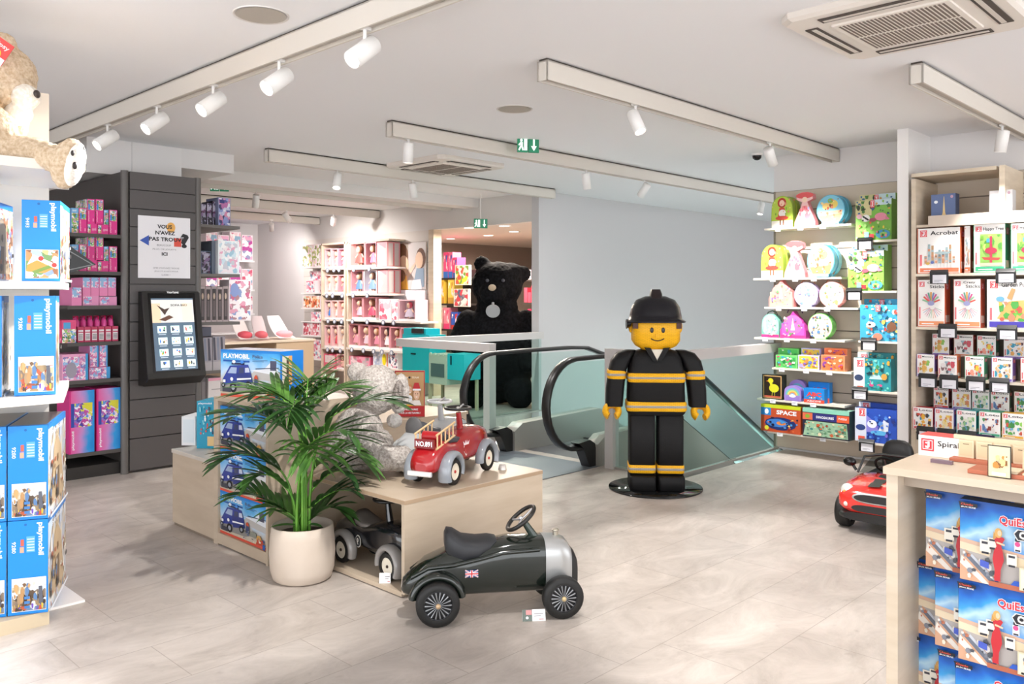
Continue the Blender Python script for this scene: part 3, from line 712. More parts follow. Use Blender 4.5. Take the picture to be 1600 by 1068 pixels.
for r_ in range(4):
    for c_ in range(3):
        x = .1 + c_ * .31; y = .50 - r_ * .155
        a.rect(x, y, x + .21, y + .095, M('#dff3f4', .2, emit=.5)); a.blobs(4, x + .03, y + .02, x + .18, y + .08, [M(c, .3, emit=.5) for c in ('#d94a3c', '#3f9c52', '#3d3f48', '#e0b43a', '#3b6fc4')], .012, .03, rn); a.rect(x + .02, y - .025, x + .19, y - .013, M('#aebcc8', .3, emit=.5))
a.text('Vous-l\'aurez', .36, 1.03, .64, 1.065, M('#efefef', .4, emit=.3)); mb.build('screen', t)

# ---- boxes on the gondola's left shelves (ends face us)
PINK = '#e4148a'; PKM = M(PINK, .35); LP = M('#e583b4', .4)
GARDEN = busy(('#f2dfe6', '#8bbf5a', '#5aa0d8', '#d98fb8', '#ece5d6', '#c7a06a', '#3f7f3a', '#f6f2ee'), 60, .3)
PASTEL = busy(('#eaa8cc', '#9fbfe6', '#f6dcea', '#c77fb4', '#86b4e0', '#f3eef4', '#d9609e', '#8a6cae'), 55, .3)
def pinkfront(a):
    a.rect(0, 0, 1, 1, PKM); a.rect(.1, .55, .92, .97, GARDEN); a.rect(.12, .57, .35, .8, M('#2f86d8', .4)); a.text('playmobil', .1, .08, .28, .5, M('#ffd3ea', .4), .02, rot=90); a.rect(.72, .08, .84, .2, M('#ff9acb', .4))
def pinkbox(w, d, h): return carton(w, d, h, PINK, pinkfront, lambda a: a.rect(0, .3, 1, 1, GARDEN), None, lambda a: a.rect(0, 0, 1, 1, GARDEN))
def pinkflat(w, d, h): return carton(w, d, h, PINK, lambda a: (a.rect(0, 0, 1, 1, PKM), a.rect(.04, .1, .34, .9, GARDEN), a.text('playmobil', .5, .25, .92, .6, M('#ffc3e0', .4))))
def garden(w, d, h): return carton(w, d, h, '#79aee0', lambda a: (a.rect(0, 0, 1, 1, GARDEN), a.rect(0, .8, 1, 1, M('#6fb3e6', .4)), a.text('playmobil', .1, .84, .7, .96, PW)))
GP = 'hot pink toy boxes on the grey gondola'
for row, (z, dy) in enumerate(((LZ[0], 0), (LZ[1], 57))):
    rn_ = ('top', 'second')[row]; Y = 7.52
    for (a_, b_, t_, zb, lab) in ((123, 135, 324, None, 'low one left of the middle'), (151, 163, 349, None, 'lying block under the tall pair')):
        pass
    item_y(Y, 112, 122.5, 325 + dy, z, .3, garden, 'toy_box', 'pastel garden picture box at the left end of the %s gondola shelf' % rn_, 'toy box', GP)
    item_y(Y, 123.5, 135.5, 325 + dy, z, .3, pinkbox, 'toy_box', 'hot pink toy box beside the garden box on the %s shelf of the grey gondola' % rn_, 'toy box', GP)
    base = item_y(Y, 136.5, 151.5, 349 + dy, z, .3, pinkflat, 'toy_box', 'small flat pink toy box under the tall pair on the %s shelf' % rn_, 'toy box', GP)
    zb = z + 0.0006 + (on_y(144, Y, 349 + dy)[1] - z)
    item_y(Y, 136.5, 148.0, 311 + dy, zb, .28, pinkbox, 'toy_box', 'left of the two pink boxes stacked high on the %s shelf of the grey gondola' % rn_, 'toy box', GP)
    item_y(Y, 152.5, 169.5, 350.5 + dy, z, .3, pinkflat, 'toy_box', 'flat hot pink toy box right of centre on the %s shelf, lying at the bottom' % rn_, 'toy box', GP)
    zb2 = z + 0.0006 + (on_y(161, Y, 350.5 + dy)[1] - z)
    item_y(Y, 149.5, 161.5, 311.5 + dy, zb2 if zb2 > zb else zb, .28, pinkbox, 'toy_box', 'right of the two pink boxes stacked high on the %s shelf of the grey gondola' % rn_, 'toy box', GP)
    item_y(Y, 162.5, 169.0, 328 + dy, zb2, .2, garden, 'toy_box', 'narrow green and blue toy box right of the stacked pink pair on the %s shelf' % rn_, 'toy box', GP)
    item_y(Y, 170.5, 183, 328 + dy, z, .3, pinkbox, 'toy_box', 'pink toy box nearest the grey corner post on the %s shelf' % rn_, 'toy box', GP)
def lpfront(a): a.rect(0, 0, 1, 1, LP); a.rect(.04, .45, .96, 1, PASTEL); a.rect(.2, .5, .5, .85, M('#8db6dc', .4))
z = LZ[2]
def lp(w, d, h): return carton(w, d, h, '#e583b4', lpfront)
for i, (p0, p1, pt) in enumerate(((129, 154.5, 462), (155.5, 182.5, 463))):
    item_y(7.52, p0, p1, pt, z, .3, lambda w, d, h: carton(w, d, h, '#e391bd', lambda a: (a.rect(.06, .15, .55, .9, PASTEL),)), 'toy_box', 'low light pink box at the bottom of the third gondola shelf, %s one' % ('left', 'right')[i], 'toy box', 'light pink boxes on the third gondola shelf')
zb = on_y(155, 7.52, 462.5)[1] + .002
for i in range(4):
    item_y(7.52, 129 + i * 13.2, 141.6 + i * 13.2, 433.5, zb, .28, lp, 'toy_box', 'light pink doll box standing upright on the third gondola shelf, number %s from the left' % ('one', 'two', 'three', 'four')[i], 'toy box', 'light pink boxes on the third gondola shelf')
item_y(7.50, 112, 127.5, 449, z, .3, lp, 'toy_box', 'light pink box at the left end of the third gondola shelf', 'toy box', 'light pink boxes on the third gondola shelf')
# six pink carrying cases
z = LZ[3]; CR = M('#c01452', .35); CP = M('#ee5aa8', .3)
for i in range(6):
    p0 = 121 + i * 10.8; xa, _ = on_y(p0, 7.52); xb, _ = on_y(p0 + 10.0, 7.52); w = xb - xa
    if i == 0:
        c0 = thing('carry_case', 'pink domed carrying case with bar code, leftmost of six on the fourth gondola shelf', 'toy case', ((xa + xb) / 2, 7.64, z + .0006), 0, 'pink carrying cases on the fourth gondola shelf')
        mb = MB(); mb.box(-w / 2, -.12, 0, w / 2, .12, .13, CR); a = Art(mb, (-w / 2, -.12, 0), (w, 0, 0), (0, 0, .13), (0, -1, 0)); a.rect(.12, .12, .9, .8, M('#e7dfe3', .4))
        for k in range(4): a.rect(.18, .2 + k * .09, .84, .24 + k * .09, M('#3a3438', .4))
        a.rect(.12, .62, .9, .68, CR); mb.build('case_body', c0)
        mb = MB(); mb.mat(CP); mb.lathe([(w * .5, 0), (w * .48, .04), (w * .3, .07), (0.0, .078)], 16, c=(0, 0, .13), sy=2.2); mb.build('dome_lid', c0)
        mb = MB(); mb.tube([(0, -.05, .19), (0, -.05, .215), (0, .05, .215), (0, .05, .19)], .007, 8, CR); mb.build('handle', c0)
    else: clone(c0, ((xa + xb) / 2, 7.64, z + .0006), 0, 'pink domed carrying case with bar code, %s from the left on the fourth gondola shelf' % ('second', 'third', 'fourth', 'fifth', 'sixth')[i - 1])
item_y(7.5, 97, 119, 500, z, .3, lambda w, d, h: carton(w, d, h, '#e0447c', lambda a: (a.rect(0, 0, 1, .6, GARDEN), a.rect(.1, .62, .6, .9, M('#48a4dc', .4)))), 'toy_box', 'pink and green toy box left of the six pink carrying cases', 'toy box')
z = LZ[4]
def pas(w, d, h): return carton(w, d, h, '#d77fb5', lambda a: (a.rect(.04, .04, .96, .96, PASTEL), a.rect(.82, 0, 1, 1, M('#3a9ad8', .4))), None, None, lambda a: a.rect(0, 0, 1, 1, PASTEL))
GA = 'pastel boxes on the fifth gondola shelf'
item_y(7.5, 97, 137.5, 553, z, .3, lambda w, d, h: carton(w, d, h, '#e9a3c8', lambda a: (a.rect(.03, .04, .97, .9, PASTEL), a.ell(.35, .4, .22, .3, M('#9a93a4', .4)), a.rect(.66, .05, .7, .95, M('#e083b2', .4)), a.rect(.9, 0, 1, 1, M('#2f9ad2', .4)))), 'toy_box', 'wide pastel pink and blue toy box on the fifth gondola shelf', 'toy box', GA)
item_y(7.52, 139, 172, 573.5, z, .3, pas, 'toy_box', 'flat pastel box lying under two upright ones on the fifth gondola shelf', 'toy box', GA)
zb = on_y(155, 7.52, 573.5)[1] + .003
item_y(7.52, 140, 154, 538, zb, .26, pas, 'toy_box', 'left upright pastel box on the fifth gondola shelf', 'toy box', GA); item_y(7.52, 155.5, 168, 538, zb, .26, pas, 'toy_box', 'right upright pastel box on the fifth gondola shelf', 'toy box', GA)
z = LZ[5]
def fairy(w, d, h):
    def f(a):
        a.rect(0, 0, 1, 1, colour_blend(((0, '#e0559a'), (.45, '#c78ac8'), (.8, '#2a97dd'), (1, '#1a86d2')), 'x', w, 6, lo=-w / 2)); a.rect(.06, .42, .92, .8, busy(('#4a3f9c', '#8a6cc4', '#e3cfe8', '#d4d84a', '#c0489a', '#5d94d8', '#efe9f4'), 42)); a.rect(.06, .42, .2, .8, M('#2c49a4', .4)); a.rect(.0, 0, .07, 1, M('#d02a80', .4)); a.text('playmobil', .1, .06, .22, .36, PW, .02, rot=90); a.poly([(.6, .72), (.9, .64), (.92, .8), (.62, .8)], M('#d8d33a', .4))
    return carton(w, d, h, '#d8348c', f)
for i, (a_, b_, tp) in enumerate(((108, 147.5, 610), (151, 188, 606))):
    item_y(7.5, a_, b_, tp, z, .3, fairy, 'toy_box', 'large pink and blue fairy toy box on the bottom gondola shelf, %s one' % ('left', 'right')[i], 'toy box', 'large fairy boxes on the bottom gondola shelf')
# ---- goods on the gondola's right shelves
DRK = busy(('#2c2838', '#4a3c5c', '#8a6f98', '#b9b4c8', '#5c2f4c', '#1d1a24', '#9c98b0'), 40)
z = RZ[0]
for i, (a_, b_, tp) in enumerate(((314, 322, 318), (323, 331, 317), (332, 340, 314))):
    item_y(7.62 , a_, b_, tp, z, .22, lambda w, d, h: carton(w, d, h, '#3b3345', lambda a: a.rect(.05, .02, .95, .98, DRK)), 'toy_box', 'dark narrow doll box on the top right gondola shelf, number %s from the post' % ('one', 'two', 'three')[i], 'toy box', 'doll boxes on the top right gondola shelf')
item_y(7.56, 341, 360, 309, z, .25, lambda w, d, h: carton(w, d, h, '#8c93b8', lambda a: (a.rect(.05, .02, .95, .98, busy(('#8e9ad0', '#5b5f9c', '#c3c8e2', '#b76fa8', '#e4e4f0', '#44406c', '#d88fb0'), 35)), a.rect(.1, .8, .5, .92, M('#333a7c', .4)))), 'toy_box', 'violet window toy box at the end of the top right gondola shelf', 'toy box', 'doll boxes on the top right gondola shelf')
z = RZ[1]
WHT = busy(('#eef4f8', '#cfe3ef', '#f8fafb', '#e6a9c4', '#9fc6da', '#f2e9ef', '#c9ccd8'), 28)
for i, (a_, b_, tp, y_, lab, base_) in enumerate(((314, 330, 392, 7.6, 'dark blue picture box beside the grey post on the second right gondola shelf', 0), (331, 340, 376, 7.58, 'grey and red spined box on the second right gondola shelf', 1), (341, 374, 376, 7.52, 'bright white toy box on the second right gondola shelf', 2))):
    item_y(y_, a_, b_, tp, z, .25, lambda w, d, h, i=i: carton(w, d, h, ('#57708c', '#7a8494', '#f1f6fa')[i], lambda a: (a.rect(.04, .03, .94, .97, (DRK, M('#70798a', .4), WHT)[i]), a.rect(.9, 0, 1, 1, (M('#3d5a78', .4), M('#c03a58', .4), M('#e9eef4', .4))[i]))), 'toy_box', lab, 'toy box')
z = RZ[2]
for i in range(5):
    item_y(7.56, 312.5 + i * 9.0, 320.6 + i * 9.0, 447 + (i % 2), z, .25, lambda w, d, h: carton(w, d, h, '#b9a9ac', lambda a: (a.rect(.12, .05, .88, .93, M('#433b3c', .3)), a.ell(.5, .72, .2, .09, M('#cdb9a6', .5)), a.rect(.3, .15, .7, .6, M('#6c6163', .5)))), 'doll_box', 'dark windowed doll box number %s from the post on the third right gondola shelf' % ('one', 'two', 'three', 'four', 'five')[i], 'toy box', 'dark windowed boxes on the third right gondola shelf')
item_y(7.7, 358, 392, 437, z, .2, lambda w, d, h: carton(w, d, h, '#f6eef2', lambda a: (a.rect(.03, .03, .97, .97, busy(('#f8f1f4', '#f4f4f6', '#e4a6bd', '#cf6d90', '#8fa3d0', '#fbfafa', '#b58a92'), 26)), a.ell(.25, .75, .2, .17, M('#8c9fd2', .4)))), 'toy_box', 'white and pink box with blue cap picture on the third right gondola shelf', 'toy box')
z = RZ[3]
for i in range(2):
    item_y(7.52, 312.5 + i * 20, 331.5 + i * 20, 527 - i * 2, z, .3, lambda w, d, h: carton(w, d, h, '#a8a3ac', lambda a: [a.rect(0, .0, 1, .25, M('#b9b4b8', .4))] + [a.poly([(.08 + k * .3, .3), (.3 + k * .3, .3), (.18 + k * .3, .97), (.02 + k * .3, .97)], M(('#54525f', '#8d93a8')[k % 2], .4)) for k in range(3)]), 'toy_box', 'grey toy box with blue-grey stripes on the fourth right gondola shelf, %s one' % ('left', 'right')[i], 'toy box', 'grey striped boxes on the fourth right gondola shelf')
item_y(7.54, 314, 330, 511, on_y(320, 7.52, 526)[1] + .004, .2, lambda w, d, h: carton(w, d, h, '#5c5e70'), 'toy_box', 'flat dark grey box lying on the grey striped boxes', 'toy box')
z = RZ[4]
item_y(7.54, 312, 324, 590, z, .3, lambda w, d, h: carton(w, d, h, '#6f6a6c', lambda a: a.rect(.3, .1, .8, .9, M('#8f8a8c', .4))), 'toy_box', 'narrow grey box beside the post on the bottom right gondola shelf', 'toy box')
item_y(7.5, 325.5, 350, 590, z, .3, lambda w, d, h: carton(w, d, h, '#d9d2d2', lambda a: (a.ell(.5, .3, .13, .16, M('#3a3d58', .4)), a.rect(.0, .93, 1, 1, M('#e4a0b4', .4)), a.rect(.2, .7, .9, .73, M('#a9a3a6', .4)))), 'toy_box', 'pale grey box with a pink lid on the bottom right gondola shelf', 'toy box')
# ================================================================== low plywood displays in the middle
PLY = noisy('#baa892', '#c6b5a0', 2.2, 0.42, 5, (1, 1, 6)); PLYE = M('#a88f74', .6); KICK = M('#8b7c6d', .6)
def panel(mb, *a, m=None): mb.box(*a, m or PLY)
t = thing('display_plinth', 'low open plywood display carrying the grey plush and the red fire engine', 'display', (2.68, 3.37, 0))
mb = MB(); mb.box(0, 0, .478, 1.05, .955, .503, PLY); mb.box(-.0012, -.0012, .481, 1.0512, .956, .500, PLYE); mb.build('top', t)
mb = MB(); mb.box(0.0, 0, .022, 1.05, .024, .4775, PLY); mb.build('side_panel', t)
mb = MB(); mb.box(0.0, .931, .022, 1.05, .955, .4775, PLY); mb.build('side_panel', t)
mb = MB(); mb.box(0.0, .0245, .006, 1.05, .9305, .03, PLY); mb.build('bottom_panel', t)
mb = MB(); mb.box(.60, .0245, .0305, .62, .9305, .4775, PLY); mb.build('inner_back', t)
mb = MB(); mb.box(1.028, .0245, .0305, 1.05, .9305, .4775, PLY); mb.build('back_panel', t)
mb = MB(); mb.box(.02, .02, 0, 1.03, .93, .0058, KICK); mb.build('kick_strip', t)
t = thing('display_tower', 'narrow plywood tower with an open niche of stacked police jeep toy boxes', 'display', (2.46, 4.34, 0))
mb = MB(); mb.box(0, 0, .896, .64, .66, .918, PLY); mb.build('top', t)
mb = MB(); mb.box(0, 0, 0.0, .64, .022, .8955, PLY); mb.build('side_panel', t)
mb = MB(); mb.box(0, .605, 0.0, .64, .66, .8955, PLY); mb.build('side_panel', t)
mb = MB(); mb.box(0, .0225, 0.01, .5, .6045, .075, PLY); mb.build('bottom_panel', t)
mb = MB(); mb.box(.62, .0225, .0, .64, .6045, .8955, PLY); mb.build('back_panel', t)
t = thing('display_cabinet', 'low closed plywood box at the left end of the displays', 'display', (2.46, 5.003, 0))
mb = MB(); mb.box(0.004, .004, .02, .70, .60, .485, PLY); mb.build('body', t)
mb = MB(); mb.box(0, 0.002, .487, .70, .61, .511, noisy('#c5bdb3', '#d2cac0', 3, .4)); mb.build('top', t)
mb = MB(); mb.box(0.012, .01, 0, .69, .59, .0198, KICK); mb.build('kick_strip', t)
t = thing('display_cabinet', 'plywood block behind the grey plush carrying the red and gold sign', 'display', (3.22, 5.06, 0))
mb = MB(); mb.box(0, 0, 0, 1.45, .75, .575, PLY); mb.build('body', t)
mb = MB(); mb.box(-.01, -.01, .577, 1.46, .76, .6, PLY); mb.build('top', t)
# ---- police jeep boxes
SKY = colour_blend(((0, '#d9cdb8'), (.35, '#c9c6c2'), (.55, '#a9cdee'), (.8, '#3f9fe0'), (1, '#1f7fd0')), 'z', .27, 5)
def jeep_art(w, h):
    def f(a):
        N = M('#2c3f96', .35); ND = M('#1c2450', .35); W_ = PW
        a.rect(0, 0, 1, 1, colour_blend(((0, '#cdbfa6'), (.38, '#c4c0bb'), (.52, '#b8d4ee'), (.78, '#55aee6'), (1, '#1a86d6')), 'z', h, 6))
        a.rect(0, 0, 1, .055, M('#d8503c', .4)); a.rect(0, .95, 1, 1, M('#1c7fd2', .4)); a.poly([(.45, .42), (1, .36), (1, .58), (.6, .6)], M('#b9b6b4', .4)); a.poly([(.5, .58), (.97, .5), (.97, .62), (.84, .76), (.74, .62)], M('#dfe3ea', .4)); a.rect(.84, .6, .94, .8, M('#4c4f66', .4)); a.line(.6, .62, .98, .66, .005, M('#3c3f58', .4))
        a.text('PLAYMOBIL', .05, .82, .5, .92, W_, .04); a.rect(.05, .745, .5, .785, M('#1456a8', .4)); a.text('Police', .55, .84, .72, .91, M('#5c6d90', .4)); a.rect(.55, .8, .8, .812, M('#4d7aa8', .4)); a.rect(.55, .77, .74, .782, M('#4d7aa8', .4))
        a.poly([(0, .1), (.55, .13), (.8, .26), (.3, .3), (0, .3)], M('#8d8a86', .5))
        a.poly([(.04, .36), (.1, .5), (.28, .52), (.3, .3), (.06, .24)], N); a.poly([(.1, .5), (.17, .66), (.48, .7), (.53, .5), (.28, .46)], N); a.poly([(.28, .52), (.53, .52), (.56, .32), (.3, .24)], M('#25357f', .35))
        a.poly([(.13, .5), (.19, .63), (.29, .63), (.28, .5)], M('#9fb1d0', .3)); a.poly([(.32, .51), (.33, .63), (.41, .64), (.41, .52)], M('#3b4468', .3)); a.poly([(.43, .53), (.43, .63), (.49, .64), (.51, .54)], M('#c5cde0', .3)); a.rect(.2, .69, .42, .73, ND); a.ell(.24, .75, .03, .035, M('#e9eef8', .3)); a.ell(.38, .75, .03, .035, M('#3f8ae0', .3))
        for (cx, cy, r) in ((.23, .2, .062), (.49, .27, .05), (.06, .24, .03)):
            a.ell(cx, cy, r, r * 1.7, M('#16161c', .5)); a.ell(cx, cy, r * .5, r * .85, M('#9ba1ae', .4))
        a.rect(.06, .3, .1, .36, W_); a.ell(.21, .38, .025, .04, W_); a.poly([(.3, .36), (.54, .4), (.54, .43), (.3, .4)], W_); a.rect(.05, .1, .2, .2, M('#3b3d4a', .4))
        a.ell(.62, .42, .03, .07, M('#c9502e', .4)); a.poly([(.58, .25), (.66, .25), (.65, .4), (.6, .42)], M('#3d4c74', .4)); a.rect(.68, .2, .8, .32, M('#8a8c80', .4)); a.ell(.86, .2, .05, .09, M('#c99a4c', .4)); a.poly([(.8, .08), (.96, .08), (.94, .2), (.83, .2)], M('#b4452c', .4))
        a.blobs(16, .55, .07, .98, .3, [M(c, .4) for c in ('#6a6458', '#e6c46a', '#c64e36', '#3e5c8c', '#e8e2d4')], .008, .03, random.Random(8)); a.rect(.95, .03, 1, .14, M('#1c5cae', .4))
    return f
def jeep_end(a):
    a.rect(0, 0, 1, 1, M('#0d74c8', .35)); a.rect(.08, .3, .5, .9, M('#c8bfae', .4)); a.rect(.26, .35, .36, .86, M('#4a3a34', .4)); a.rect(.36, .3, .5, .9, M('#d49a5a', .4)); a.rect(.6, .05, .96, .25, M('#2c4ea8', .4))
def jeep_box(w, d, h):
    return carton(w, d, h, '#0f7acc', jeep_art(w, h), None, jeep_end, lambda a: (a.rect(0, 0, 1, 1, M('#dfe4f0', .25)), a.rect(0, 0, 1, .05, M('#1278c8', .4))))
GJ = 'blue police jeep toy boxes in the plywood tower'
jb = jeep_box(.574, .36, .262).build('toy_box'); jb.location = (2.475 + .18, 4.655, .0765); jb.rotation_euler = (0, 0, FX)
tag(jb, 'police jeep toy box lying lowest in the plywood tower', 'toy box', GJ)
clone(jb, (2.655, 4.655, .340), FX, 'police jeep toy box in the middle of the three in the plywood tower'); clone(jb, (2.655, 4.655, .6035), FX, 'police jeep toy box topmost inside the plywood tower niche')
big = jeep_box(.50, .20, .293).build('toy_box'); tag(big, 'police jeep toy box standing on top of the plywood tower behind the palm', 'toy box', GJ)
th = math.radians(-74); X_, Y_ = ground(345, 618, .918); c_, s_ = math.cos(th), math.sin(th); big.location = (X_ + c_ * .25 - s_ * .10, Y_ + s_ * .25 + c_ * .10, .9186); big.rotation_euler = (0, 0, th)
# turquoise boxes on the low cabinet
TQ = busy(('#1fa3c4', '#1b8fb8', '#2cb8cf', '#27506c', '#57c7d8', '#c9554a', '#1fa3c4', '#e4eef0'), 40)
mb = carton(.16, .22, .32, '#1fa3c4', lambda a: (a.rect(.03, .02, .97, .98, M('#1b9cc0', .35)), a.blobs(36, .12, .3, .88, .92, [M(c, .4) for c in ('#27506c', '#d9554a', '#e4eef0', '#4a4258', '#7fd0dc')], .02, .05, random.Random(2)), a.rect(.5, .06, .8, .26, M('#e2c38a', .4)), a.text('playmobil', .1, .93, .7, .98, PW)), lambda a: a.rect(0, 0, 1, 1, M('#1b9cc0', .4)))
o = mb.build('toy_box'); X_, Y_ = ground(343, 702, .511); o.location = (X_ + .05, Y_ + .16, .5118); o.rotation_euler = (0, 0, VIEW - .1); tag(o, 'turquoise toy box standing on the low closed plywood box', 'toy box')
mb = carton(.10, .2, .2, '#eef0f2', lambda a: a.rect(.1, .1, .9, .9, M('#dfe8ee', .4))); o = mb.build('toy_box'); o.location = (X_ + .0, Y_ + .36, .5118); o.rotation_euler = (0, 0, VIEW - .1); tag(o, 'white box half hidden left of the turquoise toy box', 'toy box')
# sign
X_, Y_ = ground(645, 652, .6)
t = thing('counter_sign', 'red and gold upright card with three smiling faces on the plywood block', 'sign', (X_ + .02, Y_ + .06, .6006), VIEW)
mb = MB(); mb.box(-.117, -.006, 0, .117, .006, .36, M('#c8a074', .35)); a = Art(mb, (-.117, -.006, 0), (.234, 0, 0), (0, 0, .36), (0, -1, 0))
a.rect(0, 0, 1, .23, M('#c02e33', .4)); a.rect(0, 0, .03, 1, M('#b83438', .4)); a.rect(.97, 0, 1, 1, M('#b83438', .4)); a.rect(0, .97, 1, 1, M('#b83438', .4)); a.rect(.03, .23, .97, .97, M('#c39a6a', .4))
a.text('PRENEZ, SOURIEZ', .22, .13, .78, .175, PW, .03); a.text('POUR LA VIE TRAVERS !', .15, .06, .86, .1, PW, .03); a.text('DREAM', .2, .83, .44, .875, M('#efe0c8', .4)); a.text('TEAM', .56, .83, .8, .875, M('#efe0c8', .4)); a.disc(.49, .85, .009, INK)
for (cx, cy, hair, s_) in ((.27, .48, '#5a3a2c', 1), (.5, .58, '#c88a5a', .7), (.73, .48, '#a8805c', 1)):
    a.ell(cx, cy + .04 * s_, .14 * s_, .15 * s_, M(hair, .5)); a.ell(cx, cy, .105 * s_, .115 * s_, M('#e8bfa2', .5)); a.poly([(cx - .16, .25), (cx + .16, .25), (cx + .1, .36), (cx - .1, .36)], M('#f0ebe6', .5)); a.ell(cx, cy - .05, .035, .012, M('#f8f4f0', .4)); a.ell(cx - .04, cy + .02, .012, .012, INK); a.ell(cx + .04, cy + .02, .012, .012, INK)
a.poly([(.6, .6), (.86, .6), (.8, .74), (.66, .74)], M('#c8323a', .4)); a.rect(.6, .57, .87, .61, PW); a.ell(.22, .62, .07, .045, M('#efe9e6', .4)); a.ell(.5, .4, .09, .07, PW); a.rect(.38, .235, .62, .27, M('#e4b83a', .4)); mb.build('card', t)
mb = MB(); mb.box(-.1, .006, 0, .1, .09, .008, M('#e9e6e4', .3)); mb.build('foot', t)
# grey plush seen from behind
X_, Y_ = ground(570, 738, .503); X_ += .13 * CA; Y_ += .13 * SA
t = thing('plush_animal', 'big grey long-haired plush animal seen from behind, sitting on the plywood display', 'plush toy', (X_, Y_, .5035), VIEW)
GF = fur('#948b84', '#cdc6bf', 75, 1.0); mb = MB(); mb.mat(GF)
mb.ell((-.05, .0, .13), (.21, .19, .14)); mb.ell((-.06, 0, .23), (.15, .14, .14)); mb.ell((.045, .02, .475), (.148, .135, .15)); mb.ell((-.075, .04, .575), (.065, .035, .065))
mb.ell((.195, -.05, .455), (.06, .035, .125), R=Matrix.Rotation(.1, 3, 'Y'))
limb(mb, [(-.02, -.12, .31), (.03, -.21, .21), (.13, -.25, .11), (.25, -.22, .10)], [.06, .072, .078, .074])

plush('body', t, mb, .0085, .016, .018)
mb = MB(); mb.mat(fur('#5c544f', '#a79e97', 80, 1)); mb.ell((.19, -.082, .455), (.036, .02, .088), R=Matrix.Rotation(.1, 3, 'Y')); plush('inner_ear', t, mb, .006, .012, .012)
mb = MB(); mb.mat(fur('#d8d2cc', '#f2eee9', 60, 1)); mb.ell((.14, .12, .27), (.05, .05, .045)); plush('far_paw', t, mb, .007, .01, .015)
for x, z in ((.314, .125), (.318, .085), (.3, .055)):
    mb = MB(); mb.ell((x, -.24, z), .011, 8, 6, m=M('#1b1716', .5)); mb.build('claw', t)
# ---- potted palm
px_, py_ = 2.494, 4.03
t = thing('potted_palm', 'green palm in a round beige pot on the floor beside the plywood tower', 'plant', (px_, py_, 0))
PT = noisy('#c4b5a6', '#cfc1b3', 3, .6)
mb = MB(); mb.lathe([(0.0, 0), (.14, 0), (.158, .012), (.172, .06), (.178, .15), (.172, .24), (.166, .295), (.158, .298), (.155, .27), (.155, .24), (0, .24)], 40, m=PT); mb.build('pot', t)
mb = MB(); mb.lathe([(.154, .242), (.08, .25), (0, .252)], 24, m=noisy('#3a2f28', '#5d5047', 30, .9, bump=.6)); mb.build('soil', t)
rn = random.Random(21)
LG = [noisy('#294d20', '#426b2e', 9, .36), noisy('#385e28', '#588438', 9, .36), noisy('#1e3a1d', '#305424', 9, .36)]
STM = noisy('#4f8a2c', '#6fa43a', 6, .4)
fr = []  # azimuth, lean reach, height, drooping, in viewer frame (0 = image right)
specs = [(176, .46, .90, .20), (158, .34, 1.02, .18), (2, .50, .97, .14), (-22, .42, .84, .22), (95, .16, 1.08, .2), (-95, .26, .98, .26), (128, .3, 1.0, .24), (40, .34, 1.02, .2),
         (194, .42, .70, .22), (212, .28, .60, .24), (14, .36, .70, .28), (-14, .30, .60, .24), (186, .38, .46, .12), (166, .22, .38, .16), (-4, .36, .48, .12), (18, .28, .38, .2), (-60, .28, .76, .28)]
for i, (az, reach, H_, dr) in enumerate(specs):
    a_ = math.radians(az) + VIEW + rn.uniform(-.1, .1); dx, dy = math.cos(a_), math.sin(a_)
    bx, by = rn.uniform(-.045, .045), rn.uniform(-.04, .04)
    # stem: rises then arches
    zc = .25; top = H_ - .09; pts = []
    for k in range(9):
        s = k / 8; r_ = reach * .22 * s ** 2.6; pts.append(Vector((bx + dx * r_, by + dy * r_, zc + (top - zc) * (1 - (1 - s) ** 1.25))))
    e = pts[-1]; arch = []
    for k in range(1, 10):
        s = k / 9; arch.append(e + Vector((dx, dy, 0)) * (reach * .80 * s) + Vector((0, 0, .13 * math.sin(s * PI * .62) - dr * .5 * s ** 2.2)))
    mb = MB(); mb.tube(pts, [.0085 - .0035 * k / 8 for k in range(9)], 8, STM); stem = mb.build('stem', t)
    mb = MB(); full = [pts[-2]] + [e] + arch; mb.tube(full, [.0045 * (1 - .07 * k) for k in range(len(full))], 5, STM); mb.mat(LG[i % 3])
    n = 11
    for k in range(n):
        s = (k + .5) / n; q = s * (len(full) - 2); j = int(q); p = full[j].lerp(full[j + 1], q - j); tan = (full[j + 1] - full[j]).normalized()
        side = tan.cross(Vector((0, 0, 1))).normalized()
        Lf = (.24 * math.sin(PI * (.22 + .68 * s)) + .05) * (1.05 if H_ > .6 else .8) * rn.uniform(.85, 1.1)
        for sg in (-1, 1):
            d0 = (side * sg * rn.uniform(.7, .95) + tan * (.55 + .5 * s) + Vector((0, 0, rn.uniform(.15, .4)))).normalized(); wv = tan.cross(d0).normalized().cross(d0).normalized() * 1.0
            wv = d0.cross(Vector((0, 0, 1)).lerp(d0.orthogonal().normalized(), .15)).normalized()
            prev = None; ring = []
            for m_ in range(6):
                f = m_ / 5; pp = p + d0 * Lf * f + Vector((0, 0, -(.42 if dr > .24 else .2) * Lf * f * f)); ww = .0138 * (math.sin(PI * min(1, f * .82 + .14)) ** .8) * (1.15 if Lf > .15 else .9)
                if m_ == 5: ww = .0005
                nn = Vector((0, 0, .25 * ww)); ring.append([tuple(pp - wv * ww + nn), tuple(pp - nn * .6), tuple(pp + wv * ww + nn)])
            mb.ring(ring, closed=False, caps=False)
    mb.build('frond', t)
